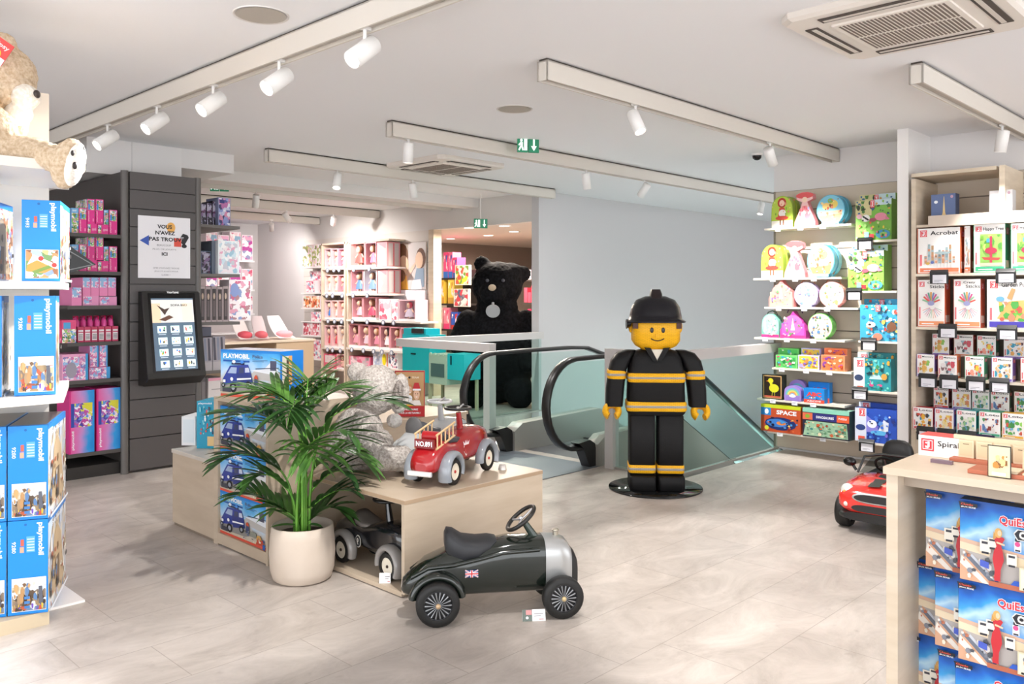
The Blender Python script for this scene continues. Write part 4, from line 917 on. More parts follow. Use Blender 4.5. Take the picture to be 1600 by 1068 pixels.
# ================================================================== escalator and glass balustrades
STEEL = M('#b3b0ab', .35, .6); STEEL2 = M('#a09d96', .45, .2); RUB = M('#1b1a1a', .35); RAILM = M('#c4bfbd', .5); GL = glass_mat('#f1faf8', .95); GLE = M('#6fae9c', .2)
SL = math.tan(math.radians(30))
t = thing('escalator', 'escalator going down to the right behind the glass, with two black looped handrails', 'escalator', (5.9, 5.32, 0))
E_ = Matrix.Translation((-5.9, -5.32, 0)); XK = 7.35; XE = 13.7
def drop(x, z): return z if x <= XK else z - SL * (x - XK)
for Yc, sg in ((4.80, 1), (5.85, -1)):
    path = [(6.02, .15), (5.9, .175)]
    for k in range(17):
        q = -PI / 2 - PI * k / 16; path.append((5.74 + .385 * math.cos(q), .585 + .40 * math.sin(q)))
    path += [(6.3, .99), (6.9, .99), (7.2, .975), (7.5, .89), (8.0, drop(8.0, .985)), (XE, drop(XE, .985))]
    rings = []
    for i, (x, z) in enumerate(path):
        a_ = path[max(i - 1, 0)]; b_ = path[min(i + 1, len(path) - 1)]; dx, dz = b_[0] - a_[0], b_[1] - a_[1]; q = math.hypot(dx, dz); nx, nz = -dz / q, dx / q
        rings.append([(x + nx * o1, Yc + o2, z + nz * o1) for o1, o2 in ((-.018, -.04), (.006, -.044), (.018, -.03), (.018, .03), (.006, .044), (-.018, .04))])
    mb = MB().at(E_); mb.mat(RUB); mb.ring(rings); mb.build('handrail', t)
    g = [(x, z) for x, z in [(5.95, .24)] + [(5.74 + .36 * math.cos(-PI / 2 - PI * k / 12), .585 + .37 * math.sin(-PI / 2 - PI * k / 12)) for k in range(1, 13)]] + [(7.2, .95), (7.5, .865), (XE, drop(XE, .96)), (XE, drop(XE, .30)), (XK, .30)]
    mb = MB().at(E_); mb.prism(g[::-1], 'y', Yc - .005, Yc + .005, GL); mb.build('glass_panel', t)
    mb = MB().at(E_); mb.prism([(5.98, 0.0), (6.2, .0), (6.2, -.9), (XK + .5, -1.2), (XE, drop(XE, -.9)), (XE, drop(XE, .30)), (XK, .30), (6.1, .27), (5.98, .2)], 'y', Yc - .075, Yc + .075, STEEL2 if sg > 0 else STEEL); mb.build('side_cladding', t)
    mb = MB().at(E_); mb.prism([(5.9, 0), (6.02, 0), (5.97, .21), (5.90, .25), (5.74, .235), (5.80, .19)], 'y', Yc - .05, Yc + .05, M('#171616', .4)); mb.build('handrail_inlet', t)
mb = MB().at(E_); mb.prism([(6.0, -.15), (XK - .2, -.15), (XE, drop(XE, -.3)), (XE, drop(XE, -.05)), (XK - .3, -0.001), (6.0, -0.001)], 'y', 4.88, 5.77, M('#77777a', .4, .6))
mb.mat(M('#3a3a3c', .5))
for k in range(26):
    x = XK - .3 + k * .24; mb.box(x, 4.88, drop(x, 0) - .25, x + .03, 5.77, drop(x, 0) + .012)
mb.build('steps', t)
mb = MB(); mb.box(4.75, 4.72, 0.001, 6.0, 5.93, .006, M('#7f868e', .4, .5)); tag(mb.build('landing_plate'), 'blue-grey metal landing plate on the floor before the escalator', 'floor plate')
def balustrade(name, label, pts, posts, z1=1.073):
    t = thing(name, label, 'balustrade', (pts[0][0], pts[0][1], 0)); T_ = Matrix.Translation((-pts[0][0], -pts[0][1], 0))
    for (x0, y0), (x1, y1) in zip(pts[:-1], pts[1:]):
        ax = abs(x1 - x0) > abs(y1 - y0); w = .045
        mb = MB().at(T_)
        if ax: mb.box(min(x0, x1) + w + .0005, y0 - w, z1 - .088, max(x0, x1), y0 + w, z1, RAILM)
        else: mb.box(x0 - w, min(y0, y1) - (w if min(y0, y1) == pts[1][1] else w), z1 - .088, x0 + w, max(y0, y1) + w, z1, RAILM)
        mb.build('top_rail', t)
        mb = MB().at(T_)
        if ax: mb.box(min(x0, x1) + .02, y0 - .006, .02, max(x0, x1) - .01, y0 + .006, z1 - .089, GL)
        else: mb.box(x0 - .006, min(y0, y1) + .02, .02, x0 + .006, max(y0, y1) - .02, z1 - .089, GL)
        mb.build('glass_panel', t)
        mb = MB().at(T_)
        if ax: mb.box(min(x0, x1) + .02, y0 - .02, 0, max(x0, x1), y0 + .02, .0195, STEEL2)
        else: mb.box(x0 - .02, min(y0, y1), 0, x0 + .02, max(y0, y1), .0195, STEEL2)
        mb.build('base_channel', t)
    for x, y in posts:
        mb = MB().at(T_); mb.box(x - .045, y - .045, 0, x + .045, y + .045, z1 - .0885, RAILM); mb.build('post', t)
    return t
balustrade('glass_balustrade', 'glass balustrade with grey top rail behind the firefighter figure', [(6.02, 4.60), (6.02, 3.98), (7.95, 3.98)], [(6.02, 4.60)])
balustrade('glass_balustrade', 'glass balustrade in front of the black bear, beyond the escalator', [(5.97, 6.12), (5.97, 7.56), (8.35, 7.56)], [(5.97, 6.12)], 1.06)
# merchandise of the storey below, glimpsed through the glass
rn = random.Random(12)
for i in range(12):
    x = 8.2 + (i % 6) * .95; y = 4.22 if i < 6 else 6.45; z = -4.199
    mb = MB()
    for k in range(9): h_ = rn.uniform(.15, .4); s = .2; mb.box(-.3 + rn.uniform(0, .1), -.17, k * .36, .3 - rn.uniform(0, .1), .17, k * .36 + h_ * .75, M(rn.choice(('#e9f4f2', '#bfe0dd', '#7fb4b8', '#f4f7f6', '#5d7f84', '#d9e8e4', '#9fc4c2')), .3)); mb.box(-.32, -.18, k * .36 + .3, .32, .18, k * .36 + .33, M('#dfe8e6', .3))
    mb.box(-.33, -.17, 0, -.31, .18, 3.2, M('#b9c9c8', .3)); mb.box(.31, -.17, 0, .33, .18, 3.2)
    o = mb.build('goods_rack', None, (x, y, z)); tag(o, 'pale rack of goods on the storey below, seen through the glass', 'rack', 'racks on the storey below')
# ================================================================== firefighter statue of toy bricks
def brickmat(h, rough=.35):
    key = ('brick', h, rough)
    if key in _mats: return _mats[key]
    m = bpy.data.materials.new('toy_bricks'); m.use_nodes = True; nt = m.node_tree; b = nt.nodes['Principled BSDF']; b.inputs['Roughness'].default_value = rough; b.inputs['Specular IOR Level'].default_value = .3
    tc = nt.nodes.new('ShaderNodeTexCoord'); mp = nt.nodes.new('ShaderNodeMapping'); mp.inputs['Rotation'].default_value = (PI / 2, 0, 0)
    br = nt.nodes.new('ShaderNodeTexBrick'); br.inputs['Scale'].default_value = 1; br.inputs['Brick Width'].default_value = .032; br.inputs['Row Height'].default_value = .0096; br.inputs['Mortar Size'].default_value = .0007
    c = lin(h); br.inputs['Color1'].default_value = c; br.inputs['Color2'].default_value = tuple(min(1, x * 1.12) for x in c[:3]) + (1,); br.inputs['Mortar'].default_value = tuple(x * .55 for x in c[:3]) + (1,)
    bp = nt.nodes.new('ShaderNodeBump'); bp.invert = True; bp.inputs['Strength'].default_value = .5; bp.inputs['Distance'].default_value = .002
    L = nt.links.new; L(tc.outputs['Object'], mp.inputs[0]); L(mp.outputs[0], br.inputs[0]); L(br.outputs['Color'], b.inputs['Base Color']); L(br.outputs['Fac'], bp.inputs['Height']); L(bp.outputs[0], b.inputs['Normal'])
    _mats[key] = m; return m
def sring(x, y, z, a, b, p=.5, n=32, ax='z'):
    out = []
    for k in range(n):
        q = 2 * PI * k / n; c, s = math.cos(q), math.sin(q); u = math.copysign(abs(c) ** p, c) * a; v = math.copysign(abs(s) ** p, s) * b
        out.append((x + u, y + v, z) if ax == 'z' else (x, y + u, z + v))
    return out
BKK = brickmat('#09080a', .55); BKY = brickmat('#f4b51c', .4); BKG = brickmat('#a39e9b', .4)
t = thing('brick_firefighter', 'life-size toy-brick firefighter figure in black and yellow uniform beside the escalator', 'statue', (5.64, 3.87, 0), math.radians(-50))
mb = MB(); mb.lathe([(0, 0), (.373, 0), (.376, .004), (.373, .014), (0, .014)], 64, m=M('#121314', .08)); mb.build('round_base', t)
def rbox(x, y, a, b, z0, z1, m, p=.22):
    mb = MB(); mb.mat(m); e = .008
    mb.ring([sring(x, y, z0, a - e, b - e, p), sring(x, y, z0 + e, a, b, p), sring(x, y, z1 - e, a, b, p), sring(x, y, z1, a - e, b - e, p)]); return mb
for s in (-1, 1):
    lx = s * .112
    rbox(lx, -.03, .106, .155, .0145, .125, BKK).build('shoe', t); rbox(lx, .0, .103, .115, .125, .60, BKK).build('leg', t)
    sh = rbox(lx, .0, .108, .12, .138, .208, BKY).build('reflective_stripe', t); rbox(lx, .0, .1095, .1215, .158, .190, BKG).build('grey_band', sh)
mb = MB(); mb.mat(BKK); mb.ring([sring(0, 0, .6, .215, .125, .35), sring(0, 0, .62, .232, .135, .35), sring(0, 0, .95, .222, .133, .35), sring(0, 0, 1.06, .2, .125, .4), sring(0, 0, 1.105, .17, .11, .5), sring(0, 0, 1.118, .12, .09, .6)]); mb.build('torso', t)
for z0, z1, a_ in ((.632, .708, .238), (.862, .935, .2275)):
    st = rbox(0, 0, a_, .141, z0, z1, BKY).build('reflective_stripe', t); rbox(0, 0, a_ + .0015, .1425, z0 + .022, z1 - .022, BKG).build('grey_band', st)
mb = MB(); mb.prism([(-.058, 1.125), (-.0, 1.035), (.058, 1.125)], 'y', -.15, -.11, M('#ddd6c6', .5)); mb.build('undershirt', t)
for s in (-1, 1):
    mb = MB(); mb.prism([(s * .05, 1.135), (s * .0, 1.04), (s * .03, 1.03), (s * .1, 1.14)][::s], 'y', -.157, -.12, BKK); mb.build('collar', t)
    cx = s * .288
    mb = MB(); mb.mat(BKK); mb.ring([sring(s * .332, -.02, .665, .068, .09, .5), sring(s * .325, -.01, .8, .072, .1, .5), sring(s * .306, 0, .95, .072, .11, .5), sring(s * .28, 0, 1.03, .078, .11, .5), sring(s * .24, 0, 1.09, .07, .1, .6), sring(s * .2, 0, 1.112, .04, .07, .7)]); mb.build('arm', t)
    st = rbox(s * .312, 0, .0775, .115, .882, .956, BKY, .55).build('reflective_stripe', t); rbox(s * .312, 0, .079, .1165, .903, .935, BKG, .55).build('grey_band', st)
    mb = MB(); mb.torus((s * .35, -.06, .625), (0, -1, .45), .052, .026, 26, 10, BKY, PI * .0 + PI / 2 - PI * .82, PI / 2 + PI * .82, sx=2.2, upv=(1, 0, 0)); mb.cyl((s * .348, -.02, .655), (s * .345, -.012, .70), .04, m=BKY); mb.build('hand', t)
mb = MB(); mb.mat(BKY); mb.ring([sring(0, 0, 1.105, .10, .10, .8), sring(0, 0, 1.125, .12, .12, .8), sring(0, 0, 1.15, .165, .15, .6), sring(0, 0, 1.19, .19, .175, .5), sring(0, 0, 1.34, .192, .178, .5), sring(0, 0, 1.39, .17, .16, .6)]); hd = mb.build('head', t)
for s in (-1, 1):
    mb = MB(); mb.ell((s * .196, .0, 1.30), (.02, .03, .05), m=BKY); mb.build('ear', hd)
    mb = MB(); mb.ell((s * .044, -.1785, 1.278), (.014, .004, .022), m=M('#231f1c', .3)); mb.build('eye', hd)
    mb = MB(); mb.box(s * .15, -.165, 1.29, s * .19, -.12, 1.345, M('#4a2414', .5)); mb.build('hair', hd)
mb = MB(); mb.tube([(-.052 + .104 * k / 8, -.180, 1.195 + .018 * ((k - 4) / 4) ** 2) for k in range(9)], .0042, 6, M('#2c211a', .4)); mb.build('mouth', hd)
mb = MB(); mb.box(-.014, -.187, 1.222, .014, -.172, 1.25, BKY); mb.build('nose', hd)
mb = MB(); mb.mat(brickmat('#1b1a1f', .28)); mb.ring([sring(0, .0, 1.335, .236, .225, .75), sring(0, 0, 1.345, .24, .23, .75), sring(0, 0, 1.362, .21, .205, .8), sring(0, .0, 1.40, .205, .2, .85), sring(0, 0, 1.46, .192, .19, .85), sring(0, 0, 1.515, .155, .16, .9), sring(0, 0, 1.545, .08, .10, 1)]); hm = mb.build('helmet', t)
mb = MB(); mb.mat(brickmat('#2a2021', .3)); mb.ring([sring(0, -.04, 1.49, .052, .11, .5), sring(0, -.03, 1.56, .048, .09, .5), sring(0, -.02, 1.6, .036, .06, .5)]); mb.build('crest', hm)
mb = MB(); mb.mat(brickmat('#1b1a1f', .28)); mb.ring([[(-.235, -.02 + .1 * math.cos(q), 1.32 + .04 * math.sin(q)) for q in [k * PI / 6 for k in range(12)]], [(-.2, -.02 + .1 * math.cos(q), 1.33 + .03 * math.sin(q)) for q in [k * PI / 6 for k in range(12)]]]); mb.build('ear_flap', hm)

# ================================================================== ride-on cars
def wheel(parent, c, r, w, side, tyre='#141312', disc='#e6dcc8', hub='#c0392b', spokes=False):
    x, y, z = c
    mb = MB(); mb.mat(M(tyre, .55)); prof = [(r * .66, -w * .45), (r * .9, -w * .5), (r, -w * .3), (r, w * .3), (r * .9, w * .5), (r * .66, w * .45)]
    rings = [[(x + q * math.cos(a), y + v, z + q * math.sin(a)) for a in [2 * PI * k / 32 for k in range(32)]] for q, v in prof]; rings.append(rings[0]); mb.ring(rings, caps=False); wo = mb.build('wheel', parent)
    mb = MB()
    if spokes:
        mb.cyl((x, y - w * .25, z), (x, y + w * .25, z), r * .66, m=M('#1e1e20', .4, .3), n=32); o_ = side * w * .42
        mb.torus((x, y + o_ * .9, z), (0, 1, 0), r * .64, r * .035, 32, 6, M('#3a3a3d', .25, .8))
        for k in range(18):
            a = 2 * PI * k / 18; mb.tube([(x + r * .1 * math.cos(a), y + o_, z + r * .1 * math.sin(a)), (x + r * .6 * math.cos(a), y + o_ * .8, z + r * .6 * math.sin(a))], [r * .012, r * .045], 6, M('#9a9ca0', .3, .8))
    else: mb.cyl((x, y - w * .3, z), (x, y + w * .3, z), r * .67, m=M(disc, .35), n=32); mb.torus((x, y + side * w * .3, z), (0, 1, 0), r * .6, r * .04, 32, 6, M(disc, .35))
    mb.build('rim', wo)
    mb = MB(); mb.ell((x, y + side * w * (.5 if spokes else .34), z), (r * .12, r * .1, r * .12), m=M(hub, .3, .2)); mb.build('hub_cap', wo)
    return wo
def steer(parent, c, nrm, R, r, m, spoke='#c9c9cb', fwd=(1, 0, 0)):
    mb = MB(); mb.torus(c, nrm, R, r, 36, 10, m, upv=Vector(fwd)); so = mb.build('steering_wheel', parent)
    n_ = Vector(nrm).normalized(); u = Vector(fwd).normalized(); u = (u - n_ * u.dot(n_)).normalized(); w = n_.cross(u); mb = MB()
    for a in (0, 2 * PI / 3, 4 * PI / 3): e = u * math.cos(a) + w * math.sin(a); mb.tube([Vector(c) - n_ * .008, Vector(c) + e * R * .96], .0055, 6, M(spoke, .25, .7))
    mb.ell(c, (R * .16, R * .16, R * .12), m=M(spoke, .25, .7)); mb.build('spokes', so); return so
# --- dark green racer
X_, Y_ = 2.57, 2.983; azr = math.atan2(2.627 - 2.983, 3.057 - 2.57); c_, s_ = math.cos(azr), math.sin(azr)
t = thing('ride_on_racer', 'dark green ride-on racing car with a silver nose on the floor', 'ride-on car', (X_ - s_ * .16, Y_ + c_ * .16, 0), azr)
GRN = M('#161d18', .12, coat=.5)
secs = [(-.165, .135, .004, .01), (-.155, .15, .03, .05), (-.12, .158, .052, .075), (-.05, .185, .09, .092), (.05, .208, .108, .102), (.15, .208, .106, .108), (.26, .225, .124, .11), (.36, .232, .132, .11), (.53, .230, .130, .108)]
def bsec(x, z, h, w): return [(x, w * math.copysign(abs(math.cos(q)) ** .6, math.cos(q)), z + h * math.copysign(abs(math.sin(q)) ** .62, math.sin(q))) for q in [2 * PI * k / 32 for k in range(32)]]
mb = MB(); mb.mat(GRN); mb.ring([bsec(*s) for s in secs]); mb.build('body', t)
mb = MB(); mb.mat(M('#b4b5b5', .3, .55)); mb.ring([bsec(*s) for s in ((.5305, .230, .131, .109), (.60, .228, .128, .106), (.645, .222, .118, .098), (.665, .21, .1, .085))]); mb.build('nose_cowl', t)
mb = MB(); mb.mat(M('#191a1b', .3)); mb.ring([bsec(*s) for s in ((.6655, .205, .1, .08), (.685, .19, .095, .072), (.70, .175, .075, .06))]); mb.build('grille', t)
mb = MB(); mb.cyl((.6, 0, .356), (.6, 0, .375), .014, m=M('#b9b2a4', .25, .8)); mb.ell((.6, 0, .38), (.018, .018, .008)); mb.build('radiator_cap', t)
for sy in (-1, 1):
    mb = MB(); mb.mat(GRN); mb.ring([[(x, sy * (y0 + .012 * math.cos(q)), z + .012 * math.sin(q)) for q in [2 * PI * k / 8 for k in range(8)]] for x, y0, z in ((-.12, .06, .2), (-.04, .085, .25), (.08, .1, .262), (.2, .104, .285), (.32, .1, .31), (.5, .095, .315))]); mb.build('side_moulding', t)
    mb = MB(); mb.torus((0, sy * .125, .104), (0, 1, 0), .118, .02, 24, 8, GRN, -PI * .95, -PI * .05, sx=1.6, upv=(1, 0, 0)); mb.build('mudguard', t)
    wheel(t, (0, sy * .16, .1035), .1035, .06, sy, hub='#c8a884', spokes=True); wheel(t, (.602, sy * .155, .1), .1, .06, sy, hub='#c8b184', spokes=True)
mb = MB(); mb.mat(M('#26272b', .5)); n = 24
def seatring(x, w, zt, zb): return [(x, w * math.cos(q), (zt + zb) / 2 + (zt - zb) / 2 * math.copysign(abs(math.sin(q)) ** .6, math.sin(q))) for q in [2 * PI * k / n for k in range(n)]]
mb.ring([seatring(.045, .04, .40, .33), seatring(.055, .07, .42, .27), seatring(.085, .085, .413, .25), seatring(.13, .098, .382, .245), seatring(.2, .1, .37, .255), seatring(.26, .085, .372, .29), seatring(.295, .05, .367, .33)]); mb.build('seat', t)
mb = MB(); mb.cyl((.50, 0, .34), (.44, 0, .43), .022, .015, m=M('#2c3a33', .2, coat=.6)); mb.ell((.45, -.0, .352), (.07, .055, .012), m=M('#2a3a2c', .15, coat=.6)); mb.build('steering_column', t)
steer(t, (.425, 0, .447), (-.62, 0, .78), .083, .0105, M('#1f1c1a', .4), fwd=(.78, 0, .62))
mb = MB(); a = Art(mb, (.135, -.1075, .205), (.062, -.0035, 0), (0, 0, .034), (0, -1, 0), .0006); a.k = 3
a.rect(0, 0, 1, 1, M('#28407c', .3)); a.line(0, 0, 1, 1, .006, PW); a.line(0, 1, 1, 0, .006, PW); a.line(0, 0, 1, 1, .002, RED); a.line(0, 1, 1, 0, .002, RED); a.rect(0, .33, 1, .67, PW); a.rect(.4, 0, .6, 1, PW); a.rect(0, .41, 1, .59, RED); a.rect(.45, 0, .55, 1, RED); mb.build('flag_badge', t)['label'] = 'small union flag badge'
# --- round-fendered ride-on cars
def roadster(label, loc, az, body, fender, seat, disc, hub, swheel, extra=None, z=0):
    t = thing('ride_on_car', label, 'ride-on car', loc, az); B = M(body, .14, coat=.7); Fm = M(fender, .22, coat=.4)
    mb = MB(); mb.mat(B); S = [(x_, z_, h_, w_ * 1.12) for x_, z_, h_, w_ in [(-.165, .115, .02, .03), (-.155, .125, .045, .062), (-.11, .145, .072, .074), (-.03, .165, .085, .078), (.06, .16, .068, .072), (.14, .16, .066, .072), (.22, .168, .082, .08), (.32, .178, .096, .086), (.42, .178, .094, .082), (.5, .172, .082, .072), (.54, .165, .06, .055), (.555, .16, .03, .03)]]
    mb.ring([bsec(*s) for s in S]); mb.build('body', t)
    for x in (0.0, .43):
        for sy in (-1, 1):
            mb = MB(); mb.mat(Fm); rings = []
            for k in range(17):
                q = math.radians(-25 + 215 * k / 16) if x > .2 else math.radians(205 - 225 * k / 16)
                u = k / 16; rr = .092; w = .034 - .012 * u; tt = .02
                cx, cz = x + rr * math.cos(q), .076 + rr * math.sin(q) * 1.02
                yy = sy * .108
                rings.append([(cx + math.cos(q) * tt * math.sin(j), yy + w * 1.25 * math.cos(j), cz + math.sin(q) * tt * math.sin(j)) for j in [2 * PI * m_ / 12 for m_ in range(12)]])
            mb.ring(rings); mb.ell((x, sy * .08, .13), (.055, .03, .05)); mb.build('fender', t)
            wheel(t, (x, sy * .112, .073), .073, .036, sy, disc=disc, hub=hub)
    mb = MB(); mb.box(-.185, -.075, .07, -.165, .075, .098, M('#d7d7d8', .25, .4)); bevel(weld(mb.build('bumper', t)), .006)
    mb = MB(); mb.mat(M(seat, .5)); mb.ring([seatring(.02, .03, .27, .225), seatring(.03, .055, .29, .215), seatring(.06, .068, .268, .205), seatring(.12, .075, .242, .205), seatring(.18, .06, .238, .212), seatring(.2, .02, .232, .22)]); mb.build('seat', t)
    mb = MB(); mb.cyl((.3, 0, .24), (.275, 0, .36), .022, .015, m=B); mb.build('steering_column', t)
    steer(t, (.268, 0, .385), (-.2, 0, 1), .075, .0085, M(swheel, .35))
    if extra: extra(t)
    return t
azf = math.atan2(3.615 - 3.461, 3.515 - 3.094); c_, s_ = math.cos(azf), math.sin(azf)
rx, ry = 3.094 - s_ * .112, 3.461 + c_ * .112
def truck(t):
    WDN = M('#dcb98a', .5)
    for sy in (-1, 1):
        mb = MB(); z0, z1 = .22, .295; y = sy * .068
        for zz in (z0, z1): mb.tube([(-.11, y, zz - .01), (.1, y, zz + .035)], .006, 6, WDN)
        for k in range(5): x = -.1 + k * .045; dz = (x + .11) / .21 * .045 - .01; mb.tube([(x, y, z0 + dz), (x, y, z1 + dz)], .0045, 6, WDN)
        mb.build('ladder', t)
    mb = MB(); mb.cyl((-.04, -.05, .265), (-.04, .05, .265), .03, m=M('#a81f24', .3)); mb.build('hose_reel', t)
    mb = MB(); mb.box(-.128, -.06, .213, -.112, .06, .262, M('#7a1218', .3)); a = Art(mb, (-.128, .06, .213), (0, -.12, 0), (0, 0, .049), (-1, 0, 0)); a.text('NO.891', .08, .2, .92, .8, PW, .03); mb.build('number_plate', t)
    for sy in (-1, 1):
        mb = MB(); a = Art(mb, (.17, sy * .0805, .12), (.075, sy * .004, 0), (0, 0, .095), (0, sy, 0), .001); a.k = 3; W2 = M('#f0dfe0', .4)
        a.poly([(.5, 0), (.8, .3), (.85, .65), (.5, .72), (.15, .65), (.2, .3)], W2); a.poly([(.5, .1), (.7, .35), (.5, .62), (.3, .35)], M('#b3262b', .3)); a.poly([(.1, .7), (.0, .95), (.25, .8), (.35, 1), (.45, .8), (.6, 1), (.65, .8), (.95, .95), (.85, .7)], W2); mb.build('crest_badge', t)
roadster('red ride-on fire engine with grey fenders, wooden ladders and NO.891 plate', (rx, ry, .5035), azf, '#a01a20', '#8d9299', '#3d4046', '#ece2cf', '#b8322b', '#1d1d1d', truck)
roadster('pale grey ride-on car with a white steering wheel behind the red fire engine', (rx + .14, ry + .32, .5035), azf + .02, '#b9bbbc', '#c4c7c8', '#55575c', '#ece2cf', '#8f8f8f', '#dfe0e0', lambda t: [ (lambda mb: (mb.ell((-.05, 0, .26), (.02, .06, .07), m=M('#5c5a5a', .5)), mb.build('rear_pad', t)))(MB()) ])
def nine(t):
    for sy in (-1, 1):
        mb = MB(); a = Art(mb, (.14, sy * .0755, .1), (.06 * -sy * -1, 0, 0), (0, 0, .07), (0, sy, 0), .002); a.k = 3; a.ell(.5, .5, .45, .5, M('#d8d4cc', .4)); a.ell(.5, .5, .38, .43, M('#15171c', .3)); a.text('9', .35, .22, .65, .78, M('#d8d4cc', .4), .03); mb.build('number_badge', t)
roadster('black ride-on car with grey fenders parked inside the plywood display', (2.744 + .118, 4.02, .0305), -PI / 2, '#15171c', '#8f8b88', '#6d6762', '#e4dccb', '#3c2a20', '#141414', nine)
# price tags
def price_tag(x, y, z, rz, label, w=.09, pic=True, lean=.35):
    t = thing('price_tag', label, 'price tag', (x, y, z), rz, None)
    mb = MB(); h = .05; mb.mat(M('#f1efee', .3)); mb.add([(-w / 2, 0, 0), (w / 2, 0, 0), (w / 2, .018, h), (-w / 2, .018, h), (w / 2, .04, 0), (-w / 2, .04, 0)], [(0, 1, 2, 3), (3, 2, 4, 5), (0, 5, 4, 1), (1, 4, 2), (0, 3, 5)])
    a = Art(mb, (-w / 2, 0, 0), (w, 0, 0), (0, .018, h), (0, -h, .018)); a.n = Vector((0, -.94, .34))
    if pic: a.rect(0, 0, .42, 1, M('#5f6a62', .4)); a.rect(.15, .55, .4, .95, M('#c98a8a', .4)); a.ell(.2, .3, .06, .12, PW)
    a.rect(.5, .6, .9, .66, M('#77737a', .4)); a.rect(.5, .4, .8, .45, M('#77737a', .4)); a.rect(.72, .12, .92, .2, M('#c05a5a', .4)); mb.build('card', t); return t
price_tag(2.93, 2.70, 0.0005, VIEW + .1, 'folded price card lying on the floor under the green racer', .11)
price_tag(2.70, 3.56, .031, VIEW + .1, 'white price card beside the front wheel of the black ride-on car', .06, False)
X_, Y_ = ground(785, 733, .503)
mb = MB(); mb.lathe([(.026, 0), (.024, .01), (.02, .028), (.0, .032)], 18, m=M('#c9c3bd', .15, .3)); tag(mb.build('clear_dome', None, (X_, Y_, .5035)), 'small clear plastic dome on the plywood display beside the red fire engine', 'tag holder')
# --- red electric car behind the counter
t = thing('ride_on_electric_car', 'big red ride-on car with black hood stripes, partly hidden by the counter', 'ride-on car', (6.0, 2.06, 0), PI + math.radians(4))
RC = M('#e3352d', .15, coat=.8); RK = M('#1a1919', .35)
mb = MB(); mb.mat(RC); mb.ring([bsec(*s) for s in ((.545, .2, .05, .2), (.535, .205, .07, .25), (.5, .21, .088, .285), (.42, .218, .098, .305), (.3, .228, .105, .312), (.12, .232, .108, .312), (-.1, .2, .085, .31), (-.35, .21, .1, .31), (-.5, .21, .09, .29), (-.56, .2, .05, .22))]); mb.build('body', t)
mb = MB(); mb.mat(RK); mb.ring([bsec(*s) for s in ((.548, .118, .028, .24), (.525, .118, .032, .275), (.4, .11, .03, .3), (-.4, .11, .03, .3), (-.54, .118, .03, .25))]); mb.build('lower_sill', t)
mb = MB(); mb.mat(M('#d8d8d8', .2, .6)); mb.ring([[(.54 + dx, w * math.copysign(abs(math.cos(q)) ** .5, math.cos(q)), .243 + h * math.sin(q)) for q in [2 * PI * k / 32 for k in range(32)]] for dx, w, h in ((-.03, .19, .034), (.006, .185, .033), (.008, .175, .026))]); gr = mb.build('grille_surround', t)
mb = MB(); mb.mat(M('#222021', .5)); mb.ring([[(.549 + dx, w * math.copysign(abs(math.cos(q)) ** .5, math.cos(q)), .243 + h * math.sin(q)) for q in [2 * PI * k / 32 for k in range(32)]] for dx, w, h in ((-.02, .172, .024), (.002, .172, .024))]); mb.build('grille', t)
mb = MB(); mb.mat(M('#222021', .5)); mb.ring([[(.547 + dx, w * math.copysign(abs(math.cos(q)) ** .4, math.cos(q)), .175 + h * math.sin(q)) for q in [2 * PI * k / 32 for k in range(32)]] for dx, w, h in ((-.02, .19, .024), (.004, .188, .022))]); mb.build('air_intake', t)
for sy in (-1, 1):
    mb = MB(); mb.ell((.478, sy * .235, .268), (.035, .042, .045), m=M('#e2dfda', .15, .2)); hl = mb.build('headlight', t)
    mb = MB(); mb.ell((.5, sy * .242, .262), (.018, .014, .016), m=M('#e9903c', .2)); mb.build('indicator_lens', hl)
    mb = MB(); mb.ell((.533, sy * .225, .19), (.012, .018, .018), m=M('#f0e6da', .2)); mb.build('fog_lamp', t)
    for k in range(3):
        xs = ((.49, .40), (.39, .31), (.30, .2))[k]; mb = MB(); mb.mat(RK)
        f = lambda x: .3155 + (.5 - x) * .085
        mb.add([(xs[0], sy * .03, f(xs[0])), (xs[0], sy * .105, f(xs[0]) - .006), (xs[1] + .01, sy * .105, f(xs[1]) + .0), (xs[1] + .01, sy * .03, f(xs[1]) + .005)], [(0, 1, 2, 3)]); mb.build('hood_stripe', t)
    mb = MB(); mb.ell((.1, sy * .345, .385), (.035, .045, .032), m=M('#151414', .15)); mb.tube([(.1, sy * .3, .33), (.1, sy * .33, .375)], .01, 6); mb.build('wing_mirror', t)
    for x in (.36, -.36):
        wheel(t, (x, sy * .285, .105), .105, .09, sy, disc='#8f9092', hub='#d8d8d8')
mb = MB(); mb.tube([(.16, -.27, .33), (.08, -.25, .43), (.05, -.15, .45), (.05, .15, .45), (.08, .25, .43), (.16, .27, .33)], .009, 8, RK); wf = mb.build('windscreen_frame', t)
mb = MB(); mb.mat(glass_mat('#aab0b0', .8)); mb.add([(.16, -.26, .33), (.16, .26, .33), (.055, .2, .44), (.055, -.2, .44)], [(0, 1, 2, 3)]); mb.build('windscreen', wf)
mb = MB(); mb.mat(M('#242122', .6)); mb.ring([sring(-.12, 0, .29, .2, .26, .5), sring(-.12, 0, .302, .2, .26, .5)]); mb.build('cockpit', t)
for sy in (-1, 1):
    mb = MB(); mb.ell((-.28, sy * .13, .37), (.05, .11, .14), m=M('#262525', .5), p=.7); mb.build('seat_back', t)
steer(t, (.0, -.13, .37), (-.8, 0, .6), .07, .009, M('#232323', .4), fwd=(.6, 0, .8))
